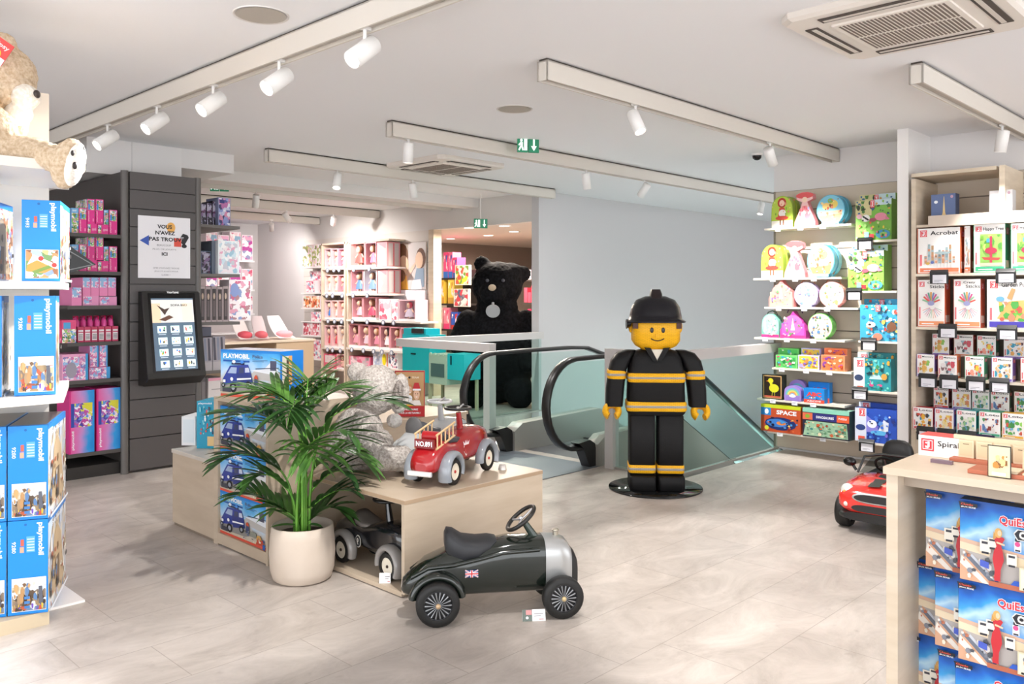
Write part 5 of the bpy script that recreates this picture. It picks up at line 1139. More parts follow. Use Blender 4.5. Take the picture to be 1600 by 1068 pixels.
# ================================================================== right wall: puzzle shelves
SHM = M('#e6ddcf', .5); HOLD = M('#1d1d1f', .4)
SX = 7.68
def wall_shelf(X0, X1, y0, y1, z, label, grp, th=.018, m=None):
    o = MB().box(X0, y1, z - th, X1, y0, z, m or SHM).build('wall_shelf'); return tag(o, label, 'shelf', grp)
def wticket(X, px, z, n, kind='white'):
    y, _ = on_x(px, X)
    if kind == 'white':
        mb = MB(); mb.box(-.004, -.028, -.033, 0, .028, .006, M('#f2f1f6', .3)); a = Art(mb, (-.004, .028, -.033), (0, -.056, 0), (0, 0, .039), (-1, 0, 0)); a.rect(.12, .6, .8, .68, M('#9a98a4', .4)); a.rect(.12, .35, .6, .42, M('#9a98a4', .4))
        o = mb.build('price_label', None, (X - .0035, y, z - .003)); return tag(o, n, 'price label', 'white price labels on the right shelves')
    t = thing('price_holder', n, 'price label', (X - .003, y, z), 0, 'black price holders on the right shelves')
    mb = MB(); mb.box(-.012, -.07, -.085, -.002, .07, .008, HOLD); mb.prism([(-.03, .0), (.0, .0), (.0, .03), (-.02, .012)], 'y', -.068, .068, HOLD); mb.build('holder', t)
    mb = MB(); mb.box(-.0145, -.056, -.08, -.0122, .048, -.012, M('#ecebf2', .3)); a = Art(mb, (-.0145, .048, -.08), (0, -.104, 0), (0, 0, .068), (-1, 0, 0)); a.rect(.12, .3, .75, .36, M('#a2a0ac', .4)); a.rect(.12, .15, .5, .2, M('#a2a0ac', .4)); mb.build('paper', t); return t
ROWW = ('top', 'second', 'third', 'fourth', 'fifth', 'sixth', 'lowest')
Lz = (2.213, 1.722, 1.438, 1.135, .845, .53, .215)
Ly = ((3.98, 3.12), (4.10, 3.21), (3.98, 3.06), (4.09, 3.18), (3.90, 3.12), (4.06, 3.18), (3.95, 3.15))
for i, z in enumerate(Lz): wall_shelf(SX, WX - .027, Ly[i][0], Ly[i][1], z, 'pale wooden shelf, %s of the left column on the right slat wall' % ROWW[i], 'left column of wall shelves')
Rz = (2.05, 1.593, 1.14, .69, .222); Ry = ((3.09, 2.67), (3.18, 2.72), (3.06, 2.67), (3.15, 2.71), (3.07, 2.67))
RY2 = ((3.085, 2.67), (3.17, 2.72), (3.055, 2.67), (3.115, 2.71), (3.07, 2.67))
for i, z in enumerate(Rz): 
    y0 = min(RY2[i][0], 3.055); wall_shelf(SX, WX - .027, y0, RY2[i][1], z, 'pale wooden shelf, %s of the right column on the right slat wall' % ('top', 'second', 'third', 'fourth', 'lowest')[i], 'right column of wall shelves')
# shaped puzzle cartons
def shape_box(outline, w, d, h, base, art):
    mb = MB(); pts = [((x - .5) * w, y * h) for x, y in outline]; mb.prism(pts, 'y', -d / 2, d / 2, M(base, .4))
    art(Art(mb, (-w / 2, -d / 2, 0), (w, 0, 0), (0, 0, h), (0, -1, 0))); return mb
def circ(cx, cy, rx, ry, n=24, a0=0, a1=2 * PI): return [(cx + rx * math.cos(a0 + (a1 - a0) * k / n), cy + ry * math.sin(a0 + (a1 - a0) * k / n)) for k in range(n + (0 if a1 - a0 > 6.28 else 1))]
O_ARCH = [(0.02, 0), (.98, 0), (1, .3)] + circ(.5, .62, .48, .38, 16, 0, PI) + [(0, .3)]
O_LADY = [(0, 0), (1, 0), (.98, .14), (.72, .55), (.62, .72), (.9, .8), (.86, .94), (.65, 1), (.35, 1), (.14, .94), (.1, .8), (.38, .72), (.3, .55), (.02, .14)]
O_RND = [(.25, 0), (.75, 0)] + circ(.5, .5, .5, .5, 22, -PI * .36, PI * 1.36)
O_TENT = [(0.0, 0), (1, 0), (1, .3), (.85, .6), (.6, .85), (.5, 1), (.4, .85), (.15, .6), (0, .3)]
def mc(*c): return [M(x, .4) for x in c]
def hood_art(a):
    a.poly([(x * .96 + .02, y * .97 + .01) for x, y in O_ARCH], M('#b6cf4a', .4)); a.poly([(.02, .0), (.98, 0), (.98, .22), (.02, .22)], M('#f0ece0', .4)); a.poly([(.3, .3), (.7, .3), (.62, .62), (.38, .62)], M('#d8473a', .4)); a.ell(.5, .78, .2, .16, M('#b23a2c', .4)); a.ell(.5, .77, .12, .1, M('#f2cdb4', .4)); a.ell(.52, .45, .17, .12, M('#f4ece6', .4)); a.ell(.5, .3, .3, .07, M('#cf4a3c', .4)); a.rect(.4, .08, .46, .26, M('#8a5a3a', .4)); a.rect(.54, .08, .6, .26, M('#8a5a3a', .4)); a.blobs(14, .05, .25, .95, .9, mc('#7fae3a', '#d9e08a', '#e58a7a'), .02, .04, random.Random(1))
def lady_art(a):
    a.poly([(x * .94 + .03, y * .97 + .01) for x, y in O_LADY], M('#f0c2bf', .4)); a.ell(.5, .9, .42, .09, M('#dc5a5c', .4)); a.ell(.5, .78, .13, .08, M('#f4d2b8', .4)); a.poly([(.12, .05), (.88, .05), (.6, .6), (.4, .6)], M('#e9898c', .4)); a.ell(.45, .35, .12, .12, M('#f6d6d0', .4)); a.ell(.62, .3, .12, .1, M('#dd6a74', .4)); a.rect(.05, .02, .95, .12, M('#c9c6ea', .4)); a.blobs(12, .2, .1, .8, .6, mc('#f6e3c8', '#d8697a', '#b9b4e0'), .02, .05, random.Random(2))
def ship_art(a):
    a.poly([(x * .96 + .02, y * .96 + .02) for x, y in O_RND], M('#7fc4dc', .4)); a.poly([(.1, .3), (.9, .36), (.82, .1), (.22, .08)], M('#c98a5e', .4)); a.poly([(.08, .42), (.92, .48), (.9, .36), (.1, .3)], M('#e3b98c', .4)); a.ell(.35, .62, .14, .12, M('#eecb7a', .4)); a.ell(.6, .68, .16, .14, M('#e9d06a', .4)); a.ell(.5, .8, .1, .08, M('#8bb84e', .4)); a.blobs(26, .15, .12, .88, .85, mc('#c86a4a', '#f0d79a', '#6aa3c4', '#e8e0d2', '#8c6244', '#e48a6a'), .02, .05, random.Random(3)); a.rect(.2, .02, .8, .1, M('#9fd4e4', .4))
def tent_art(c1, c2, c3, seed):
    def f(a):
        a.rect(.06, .02, .94, .55, M(c1, .4)); a.ell(.5, .5, .38, .36, M(c2, .4)); a.poly([(.42, .3), (.58, .3), (.5, .75)], M('#f6efe8', .4)); a.blobs(26, .12, .08, .88, .8, mc(c3, '#f4eee6', '#e8cf8a', c1, '#8a6fb0', '#6aa06a'), .02, .06, random.Random(seed))
    return f
def snow_art(seed, pal):
    def f(a): a.poly([(x * .95 + .025, y * .95 + .025) for x, y in O_RND], M(pal[0], .4)); a.blobs(40, .14, .1, .86, .88, mc(*pal[1:]), .02, .07, random.Random(seed))
    return f
def mk(outl, base, art): return lambda w, d, h: shape_box(outl, w, d, h, base, art)
PG = 'shaped puzzle boxes on the right wall'
def handle_on(o, w, h, m='#a9785a'):
    mb = MB(); mb.tube([(-w * .3, 0, h * .93), (-w * .24, 0, h * 1.06), (w * .0, 0, h * 1.12), (w * .24, 0, h * 1.06), (w * .3, 0, h * .93)], .006, 6, M(m, .5)); mb.build('handle', o)
for r_, (zz, items, dpx) in enumerate(((Lz[0], ((1205, 1239, 306), (1241, 1274, 300), (1276, 1320, 304)), 0), (Lz[1], ((1189, 1224, 382), (1225, 1258, 376), (1261, 1304, 381)), 0))):
    for (o_, base, art, nm), (a_, b_, tp) in zip(((O_ARCH, '#93b23c', hood_art, 'arched puzzle box with a red-hooded girl'), (O_LADY, '#e88f92', lady_art, 'lady-shaped pink puzzle box with a wide hat'), (O_RND, '#4fa8cc', ship_art, 'round blue puzzle box with a crowded ship')), items):
        item_x(SX + .02, a_, b_, tp, zz, .07, mk(o_, base, art), 'puzzle_box', nm + ' on the %s shelf' % ('top', 'second')[r_], 'puzzle box', PG)
        if nm.startswith('arch') or nm.startswith('round'): item_x(SX + .115, a_ + 9, b_ + 7, tp + 1, zz, .07, mk(o_, base, art), 'puzzle_box', nm + ' behind its twin on the %s shelf' % ('top', 'second')[r_], 'puzzle box', PG)
zz = Lz[2]
for i, (a_, b_, tp, o_, base, art, lb) in enumerate(((1201, 1240, 437, O_TENT, '#df8a86', tent_art('#e6c79a', '#e59a94', '#d86a64', 4), 'pink tent-shaped puzzle case'), (1241, 1278, 441, O_RND, '#b9b2dc', snow_art(5, ('#d9d6f0', '#8f8fd0', '#f4f2fa', '#b4c8ec', '#e6a8c0', '#7f9fd8')), 'round violet puzzle case with a handle'), (1280, 1319, 440, O_RND, '#e9a3a0', snow_art(6, ('#d5e6d2', '#7fb48a', '#f0e4ee', '#d9a6c8', '#e8a96a', '#9ec8b8')), 'round green and pink puzzle case with a handle'))):
    o = item_x(SX + .02, a_, b_, tp, zz, .09, mk(o_, base, art), 'puzzle_case', lb + ' on the third shelf', 'puzzle box', PG); w = on_x(a_, SX + .02)[0] - on_x(b_, SX + .02)[0]; h = on_x((a_ + b_) / 2, SX + .02, tp)[1] - zz
    if i: handle_on(o, w, h)
zz = Lz[3]
for i, (a_, b_, tp, o_, base, art, lb, hd_) in enumerate(((1190, 1217, 490, O_ARCH, '#7fc8ae', snow_art(7, ('#a8dcc8', '#f2eef0', '#e0c2d4', '#68b89c', '#f6f2ee')), 'mint green case with a dark handle', '#4c5a50'), (1219, 1259, 486, O_TENT, '#c23f9c', tent_art('#c65ab4', '#ef6fae', '#fbe3f0', 8), 'pink glowing palace-shaped case', '#5c3a5c'), (1262, 1301, 489, O_RND, '#6fb45c', snow_art(9, ('#d8d3b8', '#4f8a5a', '#e8a9b4', '#f2efe0', '#8a5a4a', '#5c8ac0', '#3d5c3c')), 'round green forest case', '#5a5a4a'))):
    o = item_x(SX + .02, a_, b_, tp, zz, .09, mk(o_, base, art), 'toy_case', lb + ' on the fourth shelf', 'toy case', 'toy cases on the fourth wall shelf'); w = on_x(a_, SX + .02)[0] - on_x(b_, SX + .02)[0]; h = on_x((a_ + b_) / 2, SX + .02, tp)[1] - zz
    handle_on(o, w, h, hd_)
    if i < 2: mb = MB(); mb.box(-w / 2, -.046, .002, w / 2, -.0455, .03, M('#ea3f86', .4)); mb.build('pink_band', o)
zz = Lz[4]
def square_art(pal, seed, border):
    def f(a): a.rect(.0, .0, 1, 1, M(border, .4)); a.rect(.06, .06, .94, .94, M(pal[0], .4)); a.blobs(34, .08, .08, .92, .92, mc(*pal[1:]), .03, .1, random.Random(seed))
    return f
SQ = (('green', ('#5ec46a', '#2f8f4a', '#a6e06a', '#e8508a', '#4ab4d0', '#f2f0e0'), '#7fd07a', 1212, 1246), ('yellow and violet', ('#f0d04a', '#7a6ac8', '#f4f0e6', '#e88a4a', '#b4a6e6', '#5f9ad0'), '#c9c0e8', 1248, 1280), ('orange', ('#ee7f4a', '#8a4a9a', '#f2c08a', '#d8502e', '#f4d9b8', '#b060a8'), '#f0966a', 1284, 1326))
for k, (nm, pal, bd, a_, b_) in enumerate(SQ):
    item_x(SX + .01, a_ - (1 if k else 0), b_ - (6 if k == 2 else 0), 555, zz, .09, lambda w, d, h, pal=pal, bd=bd, k=k: carton(w, d, h, bd, square_art(pal, 30 + k, bd)), 'game_box', 'small square %s picture box in front on the fifth shelf' % nm, 'game box', 'small square boxes on the fifth wall shelf')
    item_x(SX + .115, a_ + 4, b_ + (2 if k < 2 else -2), 544, zz, .09, lambda w, d, h, pal=pal, bd=bd, k=k: carton(w, d, h, bd, square_art(pal, 40 + k, bd)), 'game_box', 'small %s picture box in the back row of the fifth shelf' % nm, 'game box', 'small square boxes on the fifth wall shelf')
zz = Lz[5]
def duck_art(a):
    a.rect(0, 0, 1, 1, M('#1d1c16', .4)); a.rect(.05, .04, .95, .96, M('#c9a06a', .4)); a.rect(.1, .08, .9, .92, M('#2a1c12', .4)); Y = M('#d9d52c', .4)
    a.ell(.58, .45, .24, .17, Y); a.ell(.42, .75, .13, .1, Y); a.poly([(.36, .7), (.5, .68), (.52, .5), (.42, .5)], Y); a.poly([(.3, .76), (.2, .72), (.32, .7)], M('#e0872c', .4)); a.line(.5, .3, .48, .12, .004, Y); a.line(.62, .3, .62, .12, .004, Y); a.rect(.1, .08, .9, .14, M('#d0604a', .4))
item_x(SX + .01, 1191, 1223, 585, zz, .08, lambda w, d, h: carton(w, d, h, '#2a3022', duck_art), 'game_box', 'black box with a yellow long-necked bird on the sixth shelf', 'game box')
def rainbow_art(a):
    a.poly([(x * .98 + .01, y * .98 + .01) for x, y in O_ARCH], M('#a48ad0', .4))
    for k, c in enumerate(('#6fb4dc', '#8ccf9a', '#f0d470', '#ee9a5a', '#7fb0e4')): a.ell(.5, .38, .42 - k * .07, .46 - k * .08, M(c, .4), 20, 0, PI)
    a.ell(.5, .38, .1, .08, M('#eef2f8', .4)); a.rect(.1, .05, .9, .3, M('#9a7fce', .4)); a.ell(.5, .33, .2, .1, M('#f2f0fa', .4))
item_x(SX + .01, 1225, 1252, 602, zz, .06, mk(O_ARCH, '#8a76c4', rainbow_art), 'game_box', 'arched lilac rainbow box in front on the sixth shelf', 'game box')
item_x(SX + .09, 1232, 1260, 593, zz, .06, mk(O_ARCH, '#8a76c4', rainbow_art), 'game_box', 'arched lilac rainbow box behind its twin on the sixth shelf', 'game box')
def abc_art(a): a.rect(0, 0, 1, 1, M('#1f86d8', .4)); a.rect(0, 0, 1, .24, M('#e0503c', .4)); a.text('ABC', .14, .45, .86, .75, M('#e8443a', .4), .05); a.blobs(10, .1, .26, .9, .42, mc('#f2f0ea', '#1d2c4a', '#f0c03c'), .02, .05, random.Random(3)); a.text('ABCDE', .15, .08, .85, .18, PW)
item_x(SX + .01, 1256, 1288, 607, zz, .07, lambda w, d, h: carton(w, d, h, '#1f86d8', abc_art), 'game_box', 'blue and red letter game box in front on the sixth shelf', 'game box')
item_x(SX + .09, 1263, 1296, 597, zz, .07, lambda w, d, h: carton(w, d, h, '#1f86d8', abc_art), 'game_box', 'blue and red letter game box behind its twin on the sixth shelf', 'game box')
zz = Lz[6]
def space_art(a):
    a.rect(0, 0, 1, 1, M('#c4512c', .4)); a.rect(0, .88, 1, 1, M('#c9d42c', .4)); a.rect(0, .6, .26, .88, M('#2f86cc', .4)); a.ell(.15, .74, .05, .1, PW); a.text('SPACE', .4, .66, .9, .82, PW, .04); a.ell(.5, .32, .4, .24, M('#20306c', .4)); a.ell(.42, .34, .28, .15, M('#3f7fd0', .4)); a.ell(.52, .34, .12, .07, M('#e58a4a', .4)); a.blobs(22, .1, .06, .95, .55, mc('#8a2f22', '#4a9adc', '#e8c46a', '#241c3c', '#d86a3c'), .02, .05, random.Random(6)); a.disc(.16, .14, .022, M('#d9d43c', .4))
def dino_art(a):
    a.rect(0, 0, 1, 1, M('#2e2a3c', .4)); a.rect(0, .86, 1, 1, M('#8fd0b8', .4)); a.rect(.0, .6, .22, .84, M('#e07050', .4)); a.rect(.22, .6, .74, .84, M('#34357c', .4)); a.rect(.74, .6, 1, .84, M('#e4603a', .4)); a.text('DINOSAURES', .3, .67, .68, .76, PW, .03); a.text('PUZZLE', .78, .7, .95, .76, PW, .02); a.ell(.11, .72, .05, .07, M('#8fae3c', .4)); a.poly([(.02, .04), (.98, .04), (.95, .56), (.08, .56)], M('#9fc4a4', .4)); a.blobs(60, .06, .06, .95, .54, mc('#c9603a', '#5f8f6a', '#e8d9b4', '#d8a46a', '#3f7f7a', '#b8d4b0', '#8a4a3a'), .015, .05, random.Random(7))
item_x(SX - .01, 1189, 1251, 636, zz, .10, lambda w, d, h: carton(w, d, h, '#c4512c', space_art, None, None, lambda a: a.rect(0, 0, 1, 1, M('#b8c034', .4))), 'game_box', 'wide orange SPACE puzzle box on the lowest shelf', 'game box', z1=on_x(1220, SX, 633)[1])
item_x(SX - .03, 1254, 1327, 640, zz, .13, lambda w, d, h: carton(w, d, h, '#2e4a44', dino_art, None, None, lambda a: a.rect(0, 0, 1, 1, M('#9fd4c0', .4))), 'game_box', 'wide green and purple dinosaur puzzle box on the lowest shelf', 'game box')
# right column: big boxes by the red square logo maker
RL = M('#e0303a', .4)
def logo(a, x0, y0, x1, y1):
    a.rect(x0, y0, x1, y1, RL); w, h = x1 - x0, y1 - y0; a.rect(x0 + .12 * w, y0 + .12 * h, x1 - .12 * w, y1 - .12 * h, PW); a.rect(x0 + .17 * w, y0 + .17 * h, x1 - .17 * w, y1 - .17 * h, RL)
    a.poly([(x0 + .5 * w, y0 + .78 * h), (x0 + .66 * w, y0 + .78 * h), (x0 + .66 * w, y0 + .34 * h), (x0 + .54 * w, y0 + .22 * h), (x0 + .34 * w, y0 + .24 * h), (x0 + .3 * w, y0 + .42 * h), (x0 + .5 * w, y0 + .4 * h)], PW); a.ell(x0 + .4 * w, y0 + .66 * h, .07 * w, .07 * h, PW)
def farm_art(a):
    a.rect(0, 0, 1, 1, M('#7fbf4a', .4)); a.rect(0, .62, .45, 1, M('#d9cf9a', .4)); a.rect(.45, .86, 1, 1, M('#cfe6f0', .4)); a.blobs(30, .02, .62, .98, .98, mc('#4a7f3a', '#2f3a2c', '#e0a84a', '#8fc050', '#3f6f9c'), .02, .06, random.Random(11))
    a.ell(.3, .55, .12, .09, M('#f4f1ee', .4)); 
    for k in range(9): a.disc(.22 + .16 * ((k * 37) % 10) / 10, .5 + .1 * ((k * 53) % 10) / 10, .008, INK)
    a.ell(.12, .6, .08, .06, M('#e8b4c0', .4)); a.ell(.72, .57, .17, .1, M('#e58fa4', .4)); a.poly([(.85, .6), (.97, .5), (.85, .48)], M('#d87a94', .4)); a.ell(.5, .5, .1, .05, M('#a04a5c', .4)); a.ell(.78, .14, .2, .11, M('#4fa3cc', .4)); a.ell(.8, .14, .1, .05, M('#9fd060', .4)); a.blobs(26, .03, .04, .97, .45, mc('#f0d04a', '#4f9a3a', '#2f6f3a', '#e8604a', '#9fd070', '#d8e8a0', '#e88aa0'), .02, .05, random.Random(12)); a.rect(.28, .06, .4, .2, M('#7fc4dc', .4)); a.rect(.42, .05, .54, .15, RL); logo(a, .44, .8, .56, .98)
def zoo_art(a):
    a.rect(0, 0, 1, 1, M('#3fa4c8', .4)); a.blobs(70, .02, .04, .98, .98, mc('#2f7fb0', '#e88a4a', '#f0e8dc', '#5cc0dc', '#d8584a', '#7a5a44', '#a8dce8', '#f0c85c'), .02, .06, random.Random(13)); a.ell(.3, .45, .12, .08, M('#eef0f0', .4)); a.ell(.27, .45, .04, .03, INK); a.ell(.82, .4, .12, .13, M('#7a4f38', .4)); a.ell(.47, .12, .12, .1, M('#e8836a', .4)); logo(a, .42, .82, .54, .99)
def lagoon_art(a):
    a.rect(0, 0, 1, 1, M('#2f9aa4', .4)); a.rect(0, 0, .3, 1, M('#f0eef2', .4)); logo(a, .09, .72, .27, .94); a.ell(.14, .38, .12, .1, M('#3a4a6c', .4)); a.rect(.1, .03, .26, .12, M('#e8684a', .4)); a.poly([(.42, .36), (.5, .5), (.7, .5), (.78, .36)], M('#bfe8e8', .4)); a.rect(.45, .5, .7, .95, M('#4fc0c4', .4)); a.blobs(36, .32, .5, .98, .97, mc('#1f5f6c', '#3f8f5c', '#8fd8c8', '#e8a83c', '#17424c'), .02, .06, random.Random(14)); a.ell(.5, .18, .06, .05, M('#e8508c', .4)); a.ell(.72, .18, .07, .04, M('#e8508c', .4)); a.line(.5, .2, .46, .32, .006, M('#f07aa8', .4)); a.ell(.84, .45, .08, .1, M('#d9a04a', .4)); a.blobs(16, .32, .04, .98, .3, mc('#3fb0a8', '#7fe0d0', '#2f8f7c'), .02, .05, random.Random(15))
def night_art(a):
    a.rect(0, 0, 1, 1, M('#2b55c0', .4)); a.rect(0, 0, .28, 1, M('#dfe6f6', .4)); logo(a, .1, .76, .25, .98); a.ell(.14, .42, .12, .09, M('#2f4484', .4)); a.rect(.08, .04, .24, .16, M('#e8604a', .4)); a.poly([(.28, .8), (.5, .6), (.6, .3), (.28, .3)], M('#8a86dc', .4)); a.ell(.42, .55, .12, .12, M('#eef2fc', .4)); a.ell(.42, .56, .025, .02, INK); a.poly([(.55, .3), (.8, .3), (.82, .62), (.7, .7), (.6, .45)], M('#e4ecf8', .4)); a.ell(.6, .3, .22, .07, M('#5fb8ec', .4)); a.blobs(34, .3, .04, .98, .95, mc('#3f74dc', '#1f3f9c', '#7a6ad0', '#5f9cec', '#2a3a8c'), .02, .06, random.Random(16)); a.disc(.85, .8, .009, PW)
big = (('#7fb548', farm_art, 'green farm animal puzzle box', 1337, 1393, 312, 0), ('#7fb548', farm_art, 'green farm animal puzzle box', 1325, 1381, 392, 1), ('#3f9ac4', zoo_art, 'blue wild animal puzzle box', 1344, 1406, 476, 2), ('#2a8a94', lagoon_art, 'teal lagoon puzzle box with flamingos', 1334, 1392, 560, 3), ('#2a4ab4', night_art, 'dark blue polar night puzzle box', 1336, 1401, 639, 4))
for base, art, nm, a_, b_, tp, k in big:
    for j, (dx, dpx, dpt, lab) in enumerate(((.02, 0, 0, 'front'), (.125, 7, -8, 'back'))):
        item_x(SX + dx, a_ + dpx * 0.9, b_ + dpx * .9, tp + (0 if j == 0 else -9), Rz[k], .095, lambda w, d, h, base=base, art=art: carton(w, d, h, base, art), 'puzzle_box', nm + ', %s one on the %s shelf of the right column' % (lab, ('top', 'second', 'third', 'fourth', 'lowest')[k]), 'puzzle box', 'large puzzle boxes in the right column')
for i, (px, k) in enumerate(((1216, 0), (1251, 0), (1286, 0), (1208, 1), (1243, 1), (1272, 1), (1217, 2), (1257, 2), (1293, 2), (1196, 3), (1230, 3), (1271, 3), (1222, 4), (1260, 4), (1296, 4), (1208, 5), (1242, 5), (1271, 5), (1219, 6), (1286, 6))):
    wticket(SX, px, Lz[k], 'white price label, %s from the left under the %s left-column wall shelf' % (('first', 'second', 'third')[[p for p, q in ((1216, 0), (1251, 0), (1286, 0), (1208, 1), (1243, 1), (1272, 1), (1217, 2), (1257, 2), (1293, 2), (1196, 3), (1230, 3), (1271, 3), (1222, 4), (1260, 4), (1296, 4), (1208, 5), (1242, 5), (1271, 5), (1219, 6), (1286, 6)) if q == k].index(px)], ROWW[k]), 'white')
for px, k in ((1352, 0), (1335, 1), (1358, 2), (1344, 3), (1355, 4)): wticket(SX, px, Rz[k], 'black price holder under the %s shelf of the right column' % ('top', 'second', 'third', 'fourth', 'lowest')[k], 'black')

# ================================================================== bay of white wooden-toy boxes
BX = 7.40; BAY = noisy('#cfbfa9', '#dccdb8', 3, .5, 4, (1, 1, 6)); BEIGE = M('#d5c7b7', .5)
def jy(px): return on_x(px, BX)[0]
t = thing('shelf_bay', 'beige bay shelving full of white wooden-toy boxes at the right', 'shelving', (7.42, 1.6, 0))
T_ = Matrix.Translation((-7.42, -1.6, 0))
for z, nm in ((1.732, 0), (1.29, 1), (.875, 2), (.435, 3)):
    mb = MB().at(T_); mb.box(7.385, .5, z - .022, 7.95, 2.46, z, M('#ddd2c0', .5)); mb.build('shelf', t)
mb = MB().at(T_); mb.box(7.40, 2.463, 0, 7.95, 2.50, 2.53, BAY); mb.build('side_panel', t)
mb = MB().at(T_); mb.box(7.38, .5, 0, 7.95, 2.46, .40, M('#c2b29d', .5)); mb.build('base_cabinet', t)
mb = MB().at(T_); mb.box(7.93, .5, .41, 7.95, 2.46, 2.10, M('#6f6459', .6)); mb.build('back_panel', t)
mb = MB().at(T_); mb.box(7.40, 1.86, 2.545, 7.95, 2.50, 2.575, BAY); mb.build('top_panel', t)
mb = MB().at(T_); mb.box(7.40, 1.80, 2.1, 7.95, 1.84, 2.575, BAY); mb.build('niche_side', t)
mb = MB().at(T_); mb.box(7.40, .5, 2.118, 7.95, 2.46, 2.14, BAY); mb.build('niche_floor', t)
mb = MB().at(T_); mb.box(7.382, .5, 2.119, 7.399, 2.36, 2.21, M('#d0c0b0', .5)); mb.build('header_board', t)
for (z_, lab, d_, rows) in ():
    pass
def eiffel(light):
    def f(a):
        a.rect(0, 0, 1, 1, M('#e6e4e6' if light else '#5c6f9c', .35)); a.rect(0, 0, 1, .2, M('#cfd0d4' if light else '#8a90b0', .35)); T = M('#8a7a6a' if light else '#e6c98a', .4); a.poly([(.36, .02), (.46, .02), (.5, .2), (.56, .2), (.6, .02), (.7, .02), (.58, .4), (.54, .92), (.52, .92), (.48, .4)], T)
        if light: a.poly([(.74, .02), (.86, .02), (.81, .3), (.8, .6), (.79, .3)], M('#c9a05c', .4))
        a.ell(.2, .75, .08, .05, PW); a.ell(.85, .9, .06, .05, M('#c9a2b8', .4))
    return f
item_x(7.52, 1455, 1493, 303, 2.141, .1, lambda w, d, h: carton(w, d, h, '#46557c', eiffel(False)), 'puzzle_box', 'blue night tower puzzle box in the top niche of the right bay', 'puzzle box')
item_x(7.44, 1546, 1582, 297, 2.141, .1, lambda w, d, h: carton(w, d, h, '#dcdbde', eiffel(True)), 'puzzle_box', 'white tower puzzle box in the top niche of the right bay', 'puzzle box')
OR = '#e0734a'; CARDM = M('#f6f3f0', .4)
def wbox(title, band, side, seed, pal, two=False, kind=0):
    def front(a):
        a.rect(0, 0, 1, 1, CARDM); u = a.u.length; v = a.v.length; lw = .17 if u > v * .8 else .2; logo(a, .05, .96 - lw * u / v, .05 + lw, .96)
        if two: 
            ws = title.split(' '); a.text(ws[0], .36, .9, .36 + .09 * len(ws[0]), .96, INK, .01); a.text(ws[-1], .45, .82, .45 + .09 * len(ws[-1]), .885, INK, .01)
        elif title: a.text(title, .3, .845, .96, .935, INK, .015)
        a.rect(.05, .03, .97, .12 if band else .06, M(band or '#d8d4d0', .4)); a.rect(.14, .055, .6, .075, PW); a.rect(.05, .17, .1, .42, M('#e8737a', .4))
        rn = random.Random(seed); P_ = mc(*pal)
        if kind == 1:  # coloured sticks
            for k in range(9):
                q = PI * (.1 + .8 * k / 8); a.line(.5 + .06 * math.cos(q), .5 + .05 * math.sin(q), .5 + .34 * math.cos(q), .5 + .24 * math.sin(q), .06 * u, P_[k % len(P_)])
            a.ell(.5, .5, .13, .05, M('#9a9cc8', .4))
            for k in range(12):
                q = PI + PI * (.08 + .84 * k / 11); a.line(.55 + .1 * math.cos(q), .42 + .05 * math.sin(q), .55 + .38 * math.cos(q), .40 + .22 * math.sin(q), .014 * u, P_[(k * 3) % len(P_)])
        elif kind == 2:  # tree
            a.rect(.2, .14, .92, .8, M('#8fc25a', .4)); a.blobs(20, .22, .4, .9, .78, P_, .03, .08, rn); a.rect(.52, .18, .6, .75, M('#b8344a', .4)); a.ell(.56, .45, .2, .07, M('#a82f48', .4)); a.poly([(.25, .32), (.88, .3), (.8, .25), (.35, .26)], M('#b0433f', .4)); a.rect(.42, .62, .52, .7, M('#3f9ac4', .4)); a.rect(.2, .14, .92, .2, M('#c8d9a0', .4))
        elif kind == 3:  # wooden towers
            for k in range(9):
                x = .16 + .085 * k; h_ = rn.uniform(.12, .48); a.rect(x, .22, x + .055, .22 + h_, P_[k % len(P_)])
                for j in range(3): a.rect(x, .24 + j * h_ / 3.4, x + .055, .245 + h_ / 9 + j * h_ / 3.4, P_[(k + j + 2) % len(P_)])
            a.ell(.6, .45, .2, .03, P_[1]); a.ell(.25, .22, .05, .03, M('#c9a24a', .4)); a.ell(.36, .24, .04, .03, M('#5f6fb0', .4))
        elif kind == 4:  # garden
            a.poly([(.2, .2), (.45, .55), (1, .6), (1, .14)], M('#e6b56a', .4)); a.blobs(26, .25, .15, .98, .55, P_, .03, .09, rn); a.poly([(.42, .62), (.52, .82), (.6, .8), (.52, .58)], M('#caa06a', .4)); a.ell(.28, .6, .09, .05, M('#6fb0d0', .4)); a.rect(.05, .03, 1, .14, M('#4a3fb0', .4))
        else: a.blobs(22, .16, .16, .92, .74, P_, .04, .12, rn)
        a.rect(0, 0, .015, 1, M(side, .4)); a.rect(0, 0, 1, .012, M(side, .4))
    def sidef(a): a.rect(0, 0, 1, 1, M(side, .4)); a.rect(.15, .1, .85, .25, M('#f0d8cc', .4)); logo(a, .2, .78, .8, .92)
    return lambda w, d, h: carton(w, d, h, side, front, sidef, sidef, lambda a: a.rect(0, 0, 1, 1, M(side, .4)))
TG = 'white wooden-toy boxes in the right bay'
def jitem(a_, b_, tp, z, d, X, mkf, lb): return item_x(X, a_, b_, tp, z, d, mkf, 'wooden_toy_box', lb, 'toy box', TG)
P1 = ('#c98a6a', '#9fb4b8', '#b8906a', '#d9b4a0', '#7f9aa4'); P2 = ('#e0584a', '#8fbf9a', '#c9508a', '#7a8fc0', '#e0a04a', '#5fa08a', '#d87aa0')
jitem(1434.5, 1500, 356, 1.7325, .17, BX, wbox('Acrobat', '#e8835c', OR, 1, P1, kind=3), 'large white box titled Acrobat on the top shelf of the right bay')
